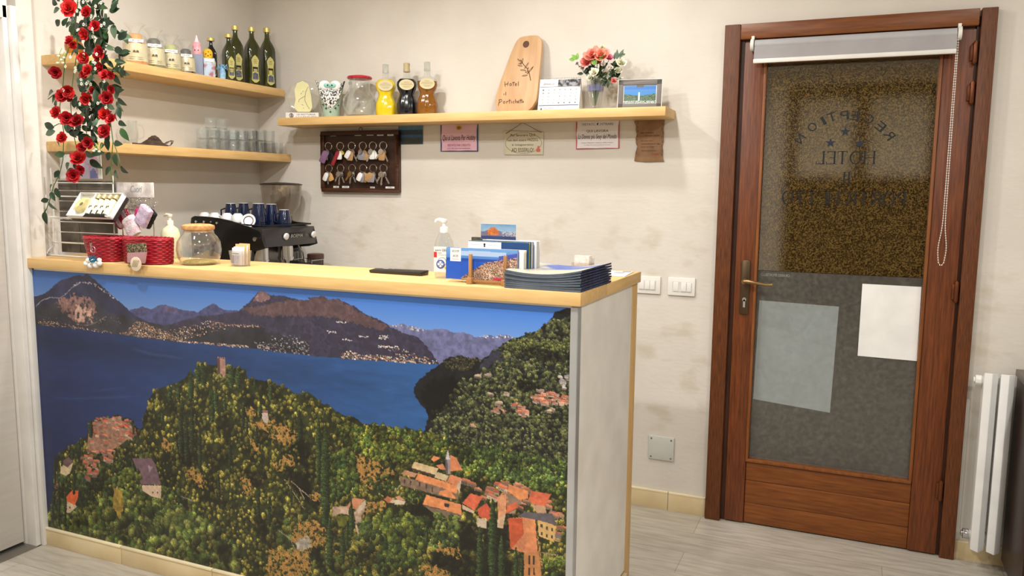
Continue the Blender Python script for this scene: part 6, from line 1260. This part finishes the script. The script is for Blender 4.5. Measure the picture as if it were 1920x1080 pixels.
# book holder, books
t = thing('book_holder', 'small wooden rack with two upright posts holding the brochures', 'holder', (-1.03, -1.405, TZ), rad(-2)); HW = wood('holder_wood', (178, 134, 82), (150, 106, 60), 'z', .5)
HWX = wood('holder_wood_x', (166, 120, 70), (138, 96, 52), 'x', .5)
for x in (-.062, .058):
    G().box((x, -.012, .0515), (.0105, .009, .083)).ob('post', HW, t, bevel=.0015); G().box((x, -.012, .01), (.019, .024, .02)).ob('foot', HW, t, bevel=.002); G().box((x, .09, .006), (.012, .18, .008)).ob('side_rail', HWX, t, bevel=.001)
    G().box((x, .184, .04), (.0105, .009, .08)).ob('rear_post', HW, t, bevel=.001)
G().box((-.002, -.012, .0095), (.10, .008, .009)).ob('front_rail', HWX, t, bevel=.001)
def p_town(X, Y, n, n2):
    a = mixc((110, 160, 214), (60, 110, 196), np.clip(Y * 2.2, 0, 1)); a[(Y > .32)] = (34, 86, 190); cl = (np.abs(Y - .2 + .06 * n) < .07 + .06 * (n - .5)) & (X > .2) & (X < .85); a[cl] = (170, 194, 228)
    mt_ = (X > .75) & (Y > .5 - X * .45 + .05) & (Y < .7); a[mt_] = (72, 84, 170); a[(Y > .34) & (Y < .42)] *= .85
    ridge = np.where(X < .22, 2, np.clip(.95 - (X - .22) * 1.5, .42 - (X - .6) * .5 + .06 * (n - .5), 1)); tw = Y > ridge
    cols = np.array([(206, 150, 130), (236, 220, 206), (150, 84, 76), (96, 70, 62), (70, 90, 50), (226, 190, 160), (180, 110, 96), (60, 60, 50)]); k = (n2 * 8).astype(int) % 8
    a = np.where(tw[..., None], cols[k] * (.75 + .4 * n[..., None]), a); a = np.where((tw & (Y > .6) & (n2 > .8))[..., None], np.array([76, 86, 54]) * (.6 + .6 * n2[..., None]), a)
    e = tw & (Y < ridge + .06) & (n2 > .3); a[e] = (90, 70, 74); return a
def p_peak(X, Y, n, n2):
    a = mixc((110, 150, 186), (176, 190, 204), Y); m_ = Y > .55 - .3 * np.exp(-((X - .35) / .14) ** 2) - .1 * n; a[m_] = (110, 104, 128); o_ = m_ & (np.abs(X - .36) < .16) & (Y < .72); a[o_] = (214, 122, 60); a[o_ & (n2 > .6)] = (150, 78, 50); a[m_ & (X > .6) & (n2 > .55)] = (176, 182, 196); a[m_ & (Y > .78)] = (48, 64, 106); return a * (.9 + .2 * n[..., None])
def book(name, lab, cat, x0, x1, y, th, h, m, front=None, lean=0, grp=None, z0=TZ + .0105, pages=True):
    x0 += .034; x1 += .034
    t = thing(name, lab, cat, ((x0 + x1) / 2, y, z0), rad(-1), grp); w = x1 - x0; t.rotation_euler[0] = rad(-lean)
    if th > .004:
        g = G().box((0, -th / 2 + .0007, h / 2), (w, .0014, h)).box((0, th / 2 - .0007, h / 2), (w, .0014, h)); g.ob('cover', m, t, bevel=.0003); G().box((0, 0, h / 2), (w - .004, th - .003, h - .003)).ob('pages', mat('page_block', (226, 220, 206), .8, c2=(200, 196, 184), ns=300, stretch=(1, 1, .02)), t)
    else: G().box((0, 0, h / 2), (w, th, h)).ob('sheet', m, t)
    if front is not None: grid_print('cover_picture', front, w - .001, h - .001, t, Matrix.Translation((0, -th / 2 - .0004, h / 2)), PR)
    return t
bk = book('book', 'landscape brochure with lakeside town cover, foremost in the wooden rack', 'book', -1.222, -.975, -1.395, .010, .099, mat('blue_cover', (52, 100, 190), .4), pic(4, 130, 62, p_town), 2)
g = G(); M = Matrix.Translation((-.089, -.0056, .076)); g.prism([(-.019, -.02), (.019, -.02), (.019, .022), (-.019, .022)], -.0006, M); put_text(g, 'LAGO DI COMO', (0, .012), .026, .007, 1, M, d=.001); put_text(g, 'LAKE COMO', (0, -.003), .02, .007, 1, M, d=.001); put_text(g, 'Varenna', (0, -.013), .024, .003, 2, M, d=.001); g.ob('title_box', [LABW, INK, mat('red_small_print', (190, 80, 80), .5)], bk)
g = G(); g.prism([(.044, .004), (.078, .004), (.078, .011), (.044, .011)], -.0006, Matrix.Translation((0, -.0058, 0))); g.ob('red_badge', mat('red_badge', (206, 60, 80), .5), bk)
G().box((.115, -.0058, .05), (.012, .0008, .098)).ob('spine_edge', mat('pinkish_edge', (206, 180, 190), .6), bk) if False else None
G_ = 'books and brochures in the wooden rack'
book('brochure', 'thin white brochure directly behind the town cover one', 'brochure', -1.20, -.960, -1.381, .007, .096, mat('white_cover', (232, 232, 230), .5), lean=1)
book('brochure', 'cream brochure second behind the town cover one', 'brochure', -1.19, -.958, -1.370, .009, .098, mat('cream_cover', (214, 206, 180), .5))
book('brochure', 'thin navy brochure right in front of the lime spined book', 'brochure', -1.16, -.953, -1.3605, .0025, .120, mat('navy_card', (34, 72, 124), .45))
book('book', 'slim lime green spined book in the wooden rack', 'book', -1.16, -.953, -1.3545, .007, .120, mat('lime_cover', (170, 176, 60), .5))
book('book', 'thick dark blue book in the middle of the wooden rack', 'book', -1.15, -.950, -1.338, .020, .121, mat('navy_cover', (30, 66, 116), .45))
b6 = book('leaflet', 'white leaflet with small crest in front of the navy book', 'leaflet', -1.16, -1.045, -1.3635, .0015, .118, PAPER, z0=TZ + .0108)
g = G(); M = Matrix.Translation((0, -.0008, 0)); put_text(g, 'Provincia di', (-.032, .109), .03, .0022, 0, M); put_text(g, 'Lecco turismo', (.03, .109), .032, .0022, 0, M); g.prism(cir(0, .110, .0035, 12), -.0006, M); g.prism(cir(0, .104, .0028, 12), -.0006, M); g.ob('printed_crest', INK, b6)
book('book', 'white spined binder at the back right of the wooden rack', 'binder', -1.13, -.943, -1.307, .028, .123, mat('white_binder', (222, 226, 232), .5))
b8 = book('book', 'dark book at the back left of the wooden rack', 'book', -1.185, -1.06, -1.285, .010, .127, mat('dark_photo_cover', (74, 70, 60), .5, c2=(40, 40, 34), ns=40))
b9 = book('postcard', 'orange peak postcard standing highest behind the books', 'postcard', -1.137, -1.013, -1.320, .0012, .0495, PAPER, pic(6, 70, 36, p_peak), z0=TZ + .1345)
# magazine stack
MG = mat('magazine_pages', (100, 110, 122), .6, c2=(66, 76, 88), ns=30, stretch=(1, 1, 30)); MS = mat('magazine_spine', (48, 60, 104), .5, c2=(24, 26, 44), ns=70); MCV = mat('magazine_cover', (196, 192, 170), .3, c2=(60, 92, 176), ns=4, lo=.44, hi=.52)
mcx, mcy = -.835, -1.312
def mag(i, n):
    t = thing('magazine', 'dark blue edged magazine in the curled stack at the counter corner', 'magazine', (mcx, mcy, TZ + .0008 + i * .0058), rad(-1 + .6 * sin(i * 2.1)), 'magazines in the curled stack')
    W2, D2 = .121, .148; g = G(); nx = 12; vs = []; f_ = i / (n - 1)
    for k in range(nx + 1):
        u = k / nx * 2 - 1; z = f_ * (.004 * u + .013 * u * u); 
        vs += [(u * W2, -D2 + .002 * sin(i * 3), z), (u * W2, D2, z), (u * W2, -D2 + .002 * sin(i * 3), z + .0056), (u * W2, D2, z + .0056)]
    fs = []; ks = []
    for k in range(nx):
        a = 4 * k; fs += [(a, a + 1, a + 5, a + 4), (a + 2, a + 6, a + 7, a + 3), (a, a + 4, a + 6, a + 2), (a + 1, a + 3, a + 7, a + 5)]; ks += [1, 2, 0, 0]
    fs += [(0, 2, 3, 1), (4 * nx, 4 * nx + 1, 4 * nx + 3, 4 * nx + 2)]; ks += [1, 1]
    g.v = vs; g.f = fs; g.k = ks; g.ob('folded_pages', [MG, MS, MCV if i == n - 1 else MG], t, ang=1); return t
NM = 8
for i in range(NM): t = mag(i, NM)
t['label'] = 'topmost magazine of the stack, blue and cream cover'; 
# card holder and flat papers
t = thing('card_holder', 'clear card holder with white cards behind the magazine stack', 'holder', (-.885, -.93, TZ), rad(-8))
g = G().box((0, .0, .003), (.07, .04, .005)).box((0, -.02, .02), (.07, .002, .035)).box((0, .02, .028), (.07, .002, .05)).box((-.034, 0, .02), (.002, .04, .035)).box((.034, 0, .02), (.002, .04, .035)); g.ob('clear_box', thin_glass('holder_acrylic', (.93, .92, .92), body=.15), t); G().box((0, .0, .036), (.058, .024, .052)).ob('cards', mat('white_cards', (232, 224, 220), .6, c2=(200, 190, 186), ns=80), t, bevel=.001)
t = thing('paper_sheets', 'printed white sheets lying flat at the rear corner of the countertop', 'papers', (-.772, -.905, TZ), rad(4))
G().box((0, 0, .0015), (.1, .16, .002)).ob('lower_sheet', PAPER, t); G().box((.01, .02, .0032), (.08, .11, .001)).ob('upper_sheet', PAPER, t)
g = G()
for k in range(4): g.box((.012, -.012 + k * .014, .004), (.036, .003, .0005))
g.box((.03, .055, .004), (.03, .02, .0005)); g.ob('printed_lines', mat('grey_print2', (110, 110, 116), .6), t)

# ---------------------------------------------------------------- coffee corner behind the counter
t = thing('back_worktop', 'white worktop on a cabinet under the coffee machine', 'worktop', (-2.77, -.56, 0))
G().box((0, 0, .86), (.66, 1.1, .04)).ob('worktop', PX, t, bevel=.002); G().box((0, 0, .43), (.62, 1.06, .82)).ob('cabinet_body', LAM, t)
for s in (-1, 0, 1): d_ = G().box((.318, s * .35, .45), (.016, .34, .74)).ob('door', LAM, t, bevel=.001); G().box((.330, s * .35, .78), (.01, .12, .01)).ob('handle', STEEL, d_)
WT = .88
cm = thing('coffee_machine', 'black espresso machine with side panels and chrome fittings', 'coffee machine', (-2.70, -.53, WT))
cl_ = lambda p: Vector(p) - cm.location
BP = mat('black_panel', (8, 8, 9), .28, coat=.2); SD = [(357, 416), (358, 408), (364, 405), (385, 406), (405, 408.5), (425, 412.5), (445, 418), (470, 426.5), (486, 433), (489, 437), (491, 450), (496, 466), (480, 471), (463, 472), (440, 480), (413, 489), (405, 500), (380, 520), (362, 520)]
for y, nm in ((-.735, 'side_panel'), (-.352, 'side_panel')):
    P = [cl_(at(*p, y=-.735)) for p in SD]; P = [(p.x, max(p.z, .03)) for p in P]; g = G(); g.prism(P, .014, Matrix.Translation((0, y + .53, 0))); g.ob(nm, BP, cm, bevel=.003)
yn, yf = -.72, -.335
xa = at(487, 428, y=-.735).x; ft, fb = at(487, 430, y=-.735).z - WT, at(495, 465, y=-.735).z - WT; xb = at(495, 465, y=-.735).x
fx = lambda x: x + 2.70
g = G(); g.add([(fx(xa), yn + .53, ft), (fx(xb), yn + .53, fb), (fx(xb), yf + .53, fb), (fx(xa), yf + .53, ft), (fx(xa) - .06, yn + .53, ft), (fx(xb) - .06, yn + .53, fb), (fx(xb) - .06, yf + .53, fb), (fx(xa) - .06, yf + .53, ft)], [(0, 1, 2, 3), (7, 6, 5, 4), (0, 3, 7, 4), (1, 5, 6, 2), (0, 4, 5, 1), (3, 2, 6, 7)]); g.ob('front_fascia', mat('dark_fascia', (38, 36, 38), .3, coat=.3), cm, bevel=.003)
ang_f = math.atan2(xb - xa, ft - fb); Mf = Matrix.Translation((fx((xa + xb) / 2) + .0015, 0, (ft + fb) / 2)) @ Matrix.Rotation(pi / 2, 4, 'Z') @ Matrix.Rotation(ang_f, 4, 'X')
g = G(); g.box((.045, -.001, 0), (.12, .002, .042), Mf); g.ob('logo_plate', BLACK, cm, bevel=.0008); g = G(); put_text(g, 'BOEMA', (.04, .003), .09, .016, 0, Mf, d=.003); g.ob('logo_letters', CHROME, cm)
for x in (-.045, .165):
    c_ = Mf @ Vector((x, -.002, .004)); d_ = (Mf.to_3x3() @ Vector((0, -1, 0))).normalized(); G().cyl(c_, c_ + d_ * .01, .016, 20).ob('white_button', WHITE, cm, bevel=.002)
for px, py, r in ((478, 448.5, .0085), (368, 415.5, .005), (383, 416, .005), (407, 418, .0045), (396, 416, .003)): c_ = cl_(at(px, py, y=-.737)); G().cyl(c_ + Vector((0, .004, 0)), c_ + Vector((0, -.004, 0)), r * 1.2, 14).ob('panel_screw', CHROME, cm)
G().box((-.085, .015, .215), (.19, .36, .38)).ob('machine_body', mat('steel_body', (120, 120, 120), .3, .9), cm, bevel=.004)
top_z = .425; CZ = at(400, 415, y=-.61).z - WT; print('cupz', CZ); G().box((-.10, -.02, (top_z + CZ) / 2 - .002), (.17, .30, max(.01, CZ - top_z - .002))).ob('cup_warmer', BLACKM, cm, bevel=.002); G().box((.0, .0, top_z - .006), (.36, .36, .012)).ob('cup_tray', BLACKM, cm, bevel=.002)
g = G(); 
for y in (-.17, .17): g.tube([(-.17, y, top_z + .028), (.19, y, top_z + .012)], .004, 8)
g.tube([(.19, -.17, top_z + .012), (.205, .17, top_z + .012)], .004, 8); g.ob('cup_rail', BLACK, cm)
for y in (-.1, .08):
    g = G().cyl((.12, y, .33), (.12, y, .275), .036, 24).cyl((.12, y, .275), (.12, y, .262), .040, 24).cyl((.12, y, .27), (.15, y, .255), .008, 10); g.ob('brew_group', CHROME, cm)
    pf = G().cyl((.12, y, .262), (.12, y, .235), .034, 22).cyl((.12, y, .235), (.12, y, .215), .014, 14).tube([(.12, y - .018, .205), (.12, y, .217), (.12, y + .018, .205)], .006, 8).ob('portafilter', CHROME, cm)
    G().tube([(.155, y, .25), (.20, y + .01, .242), (.29, y + .02, .228)], [.008, .013, .014], 12).ob('handle', BLACKM, pf); G().cyl((.29, y + .02, .228), (.294, y + .021, .2275), .008, 12).ob('handle_end', CHROME, pf)
g = G().tube([(.14, .155, .33), (.16, .165, .29), (.17, .17, .2), (.165, .165, .15)], .005, 8).cyl((.163, .167, .26), (.168, .169, .225), .0095, 12); g.ob('steam_wand', CHROME, cm)
g = G().box((.1, -.0, .02), (.26, .36, .04)); g.ob('drip_tray', STEEL, cm, bevel=.004)
# cups
BLU = mat('navy_glaze', (18, 34, 66), .12, c2=(12, 20, 44), ns=10, coat=.5); BLR = mat('white_rim', (220, 222, 226), .3)
def mug(lab, px, py, y, r=.037, h=.108, z0=WT + top_z):
    p = at(px, py, y=y); t = thing('mug', lab, 'mug', (p.x, y, z0), rad(200), 'navy glazed mugs on the coffee machine')
    G().loft([(0, r), (.004, r * 1.03), (h * .45, r * .95), (h * .9, r * .7), (h, r * .66)], 28).ob('body', BLU, t); G().loft([(h - .001, r * .67), (h + .001, r * .67)], 24).ob('foot_ring', BLR, t)
    G().tube([(r * .9, 0, h * .25), (r * 1.45, 0, h * .3), (r * 1.45, 0, h * .7), (r * .72, 0, h * .78)], .004, 8).ob('handle', BLU, t)
mug('upside-down navy mug farthest left on the coffee machine', 433, 400, -.51, .034); mug('upside-down navy mug second from the left on the coffee machine', 457, 400, -.40, .034)
mug('upside-down navy mug in the centre, largest in view', 485, 400, -.56, .039, .112); mug('upside-down navy mug right of the largest one', 509, 400, -.47, .036)
mug('short upside-down navy mug at the front right corner of the coffee machine', 533, 410, -.475, .034, .082)
ESP = mat('white_porcelain', (238, 240, 242), .2, coat=.3)
for i, (px, y, lb) in enumerate(((384, -.60, 'farthest left'), (403, -.61, 'second from the left'), (426, -.62, 'third from the left'), (446, -.63, 'nearest the mugs'))):
    p = at(px, 410, y=y); t = thing('espresso_cup', f'upside-down white espresso cup on the coffee machine, {lb}', 'cup', (p.x, y, WT + CZ), 0, 'white espresso cups on the coffee machine')
    G().loft([(0, .030), (.002, .031), (.02, .029), (.036, .022), (.041, .016), (.043, .0155)], 24).ob('body', ESP, t); G().tube([(.028, 0, .008), (.042, 0, .012), (.04, 0, .026), (.025, 0, .03)], .0028, 6).ob('handle', ESP, t)
p = at(468, 416, y=-.66); t = thing('saucer', 'white saucer with dark ring leaning between the cups and navy mugs', 'saucer', (p.x, -.665, WT + top_z + .032)); t.rotation_euler = (rad(72), 0, rad(24))
G().loft([(0, .014), (.002, .018), (.005, .030), (.007, .0335), (.008, .033), (.0065, .028), (.004, .016), (.0038, .004)], 30).ob('plate', ESP, t); G().tube(ring(.022, 24, (0, 0, .0058), 'z'), .0022, 6, closed=True).ob('dark_ring', mat('brown_ring', (90, 64, 54), .4), t)
# grinder
q = at(527, 347, y=-.16); t = thing('coffee_grinder', 'coffee grinder with clear conical hopper behind the espresso machine', 'grinder', (q.x, -.16, WT))
G().loft([(0, .09, .11, 4), (.02, .09, .11, 4), (.3, .075, .09, 4), (.36, .06, .07, 3)], 28).ob('body', mat('grinder_black', (30, 30, 32), .35, coat=.2), t)
G().loft(shell([(.36, .055), (.40, .058), (.47, .06), (.52, .096), (.60, .106), (q.z - WT, .108)], .002), 32, caps=False).ob('hopper', thin_glass('smoky_hopper', (.86, .84, .80), body=.10, bodyc=(150, 130, 116)), t)
hz_ = q.z - WT; G().loft([(hz_, .109), (hz_ + .004, .113), (hz_ + .010, .09), (hz_ + .014, .02)], 36).ob('hopper_lid', mat('brown_lid', (52, 44, 40), .5), t); G().loft([(.365, .052), (.42, .056), (.46, .058)], 24).ob('coffee_beans', mat('coffee_beans', (72, 46, 30), .5, c2=(36, 22, 14), ns=120, bump=1, bs=120), t)
G().cyl((.085, -.04, .2), (.085, -.04, .28), .04, 20).ob('dosing_chamber', thin_glass('dosing_plastic', (.8, .8, .78), body=.3, bodyc=(120, 120, 112)), t); G().cyl((.085, -.04, .28), (.085, -.04, .29), .042, 20).ob('dosing_lid', BLACKM, t)
# small wire basket at the right of the machine
q = at(578, 500, y=-.25); t = thing('wire_basket', 'small chrome wire basket at the right of the coffee machine', 'basket', (q.x, -.25, WT), 0); g = G(); a, b_ = .06, .05
for z in (.02, .20, .245): g.tube([(-a, -b_, z), (a, -b_, z), (a, b_, z), (-a, b_, z)], .002, 6, closed=True)
for k in range(9):
    x = -a + k * 2 * a / 8
    for y in (-b_, b_): g.tube([(x, y, .02), (x, y, .245)], .0012, 5)
for x in (-a, a): g.tube([(x, -b_, 0), (x, -b_, .24)], .002, 5); g.tube([(x, b_, 0), (x, b_, .24)], .002, 5)
g.ob('wire_frame', CHROME, t); G().box((0, 0, .13), (.1, .08, .21)).ob('packets', mat('dark_packets', (70, 62, 58), .5, c2=(30, 28, 30), ns=30), t)
t = thing('tin', 'dark brown tin on the worktop behind the wire basket', 'tin', (q.x - .05, -.12, WT)); G().loft([(0, .042), (.235, .042)], 24).ob('body', mat('dark_tin', (62, 40, 32), .4), t); G().loft([(.235, .044), (.262, .044), (.265, .04)], 24).ob('lid', mat('brown_tin_lid', (84, 58, 48), .4), t)

# ---------------------------------------------------------------- flower garland
gl = thing('flower_garland', 'hanging garland of red artificial flowers and dark leaves in front of the left shelves', 'garland', (-2.74, -1.40, 1.2)); o_ = gl.location.copy()
GY = -1.42
def gp(px, py, dy=0): return Vector(at(px, py, y=GY + dy)) - o_
RF = mat('red_petal', (196, 24, 34), .6, c2=(150, 8, 20), ns=30); RF2 = mat('scarlet_petal', (214, 40, 34), .6, c2=(176, 16, 22), ns=30); CEN = mat('flower_centre', (120, 110, 40), .7)
rs = random.Random(21)
FL = [(132, 18, 15), (166, 24, 11), (181, 50, 11), (162, 65, 11), (133, 78, 9), (192, 97, 12), (160, 107, 11), (107, 136, 12), (191, 126, 10), (169, 135, 12), (199, 142, 10), (210, 140, 8), (129, 170, 11), (117, 181, 11), (134, 181, 9), (164, 185, 12), (203, 184, 12), (211, 166, 8), (110, 212, 12), (126, 221, 12), (149, 229, 14), (198, 216, 12), (211, 224, 10), (200, 247, 13), (119, 259, 10), (167, 268, 11), (154, 276, 9), (148, 299, 14), (152, 317, 9), (139, 329, 12), (138, 84, 7), (184, 106, 8), (158, 140, 8), (175, 170, 7)]
for i, (px, py, r) in enumerate(FL):
    g = G(); p = gp(px, py, rs.uniform(-.05, -.01)); d = Vector((rs.uniform(-.2, .9), -1, rs.uniform(-.5, .6))); bloom(g, p, r * .00235, d, rs, 4, 6, open_=1.05); g.ob('red_flower', RF if i % 3 else RF2, gl, ang=3)
    if i in (0, 6, 20, 27): G().sphere(p + d.normalized() * .012, .007, 10).ob('flower_centre', CEN, gl)
g = G()
stems = [[(150, -30), (146, 0), (140, 40), (146, 90), (138, 140), (132, 190), (136, 240), (146, 290), (150, 330)], [(158, -30), (165, 20), (175, 70), (186, 120), (196, 170), (206, 220), (212, 265), (210, 290), (208, 320), (212, 345)], [(150, -30), (140, 60), (122, 110), (118, 160), (112, 200), (120, 250), (118, 300), (112, 325), (100, 350), (92, 380), (84, 400)], [(212, 265), (218, 280), (224, 300), (226, 315)], [(130, 235), (110, 232), (95, 240)], [(120, 170), (100, 178), (90, 186)], [(170, 60), (195, 80), (215, 90)], [(180, 130), (205, 130), (224, 135)], [(150, -30), (152, -90)]]
for s in stems: g.tube([gp(x, y, .005 * sin(y * .1)) for x, y in s], .0018, 5)
pt = gp(152, -88); g.tube([pt, Vector((pt.x + .0, pt.y, CEIL - 1.2))], .0012, 5)
g.ob('stem', GR, gl)
g = G(); LV = []
for px, py, dx, dy_, L in ((225, 70, 1, 0, .055), (222, 75, .8, -.6, .045), (215, 90, .9, .4, .05), (222, 100, 1, .1, .045), (218, 120, .95, -.1, .055), (222, 130, .9, .5, .05), (214, 140, .7, .9, .045), (210, 20, .5, -1, .045), (205, 22, .9, -.2, .04), (108, 8, -.9, -.4, .05), (112, 16, -1, .2, .045), (112, 3, -.6, -.8, .04), (100, 172, -1, .15, .06), (108, 176, -.7, .7, .045), (215, 170, 1, 0, .05), (218, 190, .6, .9, .045), (222, 200, .4, 1, .045), (106, 200, -.5, -1, .04), (104, 206, -.9, -.3, .035), (102, 240, -1, -.35, .055), (104, 246, -1, .2, .055), (110, 250, -.3, 1, .05), (226, 240, .5, 1, .05), (222, 228, .8, .3, .04),
              (214, 268, .95, .1, .045), (196, 272, -.9, .1, .05), (206, 285, -.5, .7, .04), (216, 288, .2, 1, .045), (226, 312, .7, .5, .045), (208, 312, -.5, .7, .04), (216, 318, .2, 1, .035), (122, 288, -1, .15, .05), (172, 288, .9, -.1, .05), (168, 300, .8, .5, .055), (160, 286, .9, .3, .05), (130, 305, -.8, .6, .045), (138, 305, .4, .7, .04), (146, 312, .1, .9, .04), (140, 318, -1, .3, .05), (112, 320, -.7, .7, .04), (110, 318, -.3, 1, .04), (98, 346, -.7, .5, .04), (104, 352, .5, .9, .045), (95, 360, .7, .8, .04), (92, 374, -.9, .2, .04), (90, 378, .8, .9, .045), (86, 392, -.2, 1, .045), (84, 396, .1, 1, .05)): LV.append((px, py, dx, dy_, L))
for i in range(270):
    y = rs.uniform(-25, 262); c_ = 158 + 18 * sin(y * .013); x = rs.gauss(c_ + 8, 22) if y > 0 else rs.gauss(150, 20); x = min(max(x, 108), 228); a = rs.uniform(0, 2 * pi); LV.append((x, y, cos(a), sin(a), rs.uniform(.032, .052)))
for k, (px, py, dx, dy_, L) in enumerate(LV):
    p = gp(px, py, rs.uniform(-.03, .03) if k < 49 else rs.uniform(-.02, .045)); leaf(g, p, (dx, rs.uniform(-.35, .2), -dy_), (rs.uniform(-.5, .5), -1, rs.uniform(-.3, .5)), L * 1.05, L * .52, k=(2 if k % 9 == 4 else 1 if k % 5 == 0 else 0), curl=.25)
g.ob('foliage', [LF, mat('dusty_leaf', (92, 116, 92), .5, c2=(70, 92, 72), ns=25), mat('mid_leaf', (56, 92, 50), .45)], gl, ang=3)
g = G(); g2 = G()
for i in range(46):
    y = rs.choice([rs.uniform(-10, 60), rs.uniform(90, 220), rs.uniform(100, 160)]); x = rs.gauss(160, 24); x = min(max(x, 108), 222); p = gp(x, y, rs.uniform(-.06, -.02))
    for q in range(5): a = q * 1.257 + i; g.sphere(p + Vector((.0045 * cos(a), 0, .0045 * sin(a))), .0026, 6, sc_=(1, .5, 1))
for px, py in ((110, 105), (115, 112), (120, 108), (108, 118), (118, 118), (180, 280), (186, 284), (176, 283)): p = gp(px, py, -.05); g.sphere(p, .006, 8, sc_=(1, 1, .7)); g2.tube([p, p + Vector((.006, .01, .03))], .001, 4)
g.ob('white_blossom', mat('white_blossom', (236, 238, 220), .7), gl); g2.ob('pale_stem', LF2, gl)
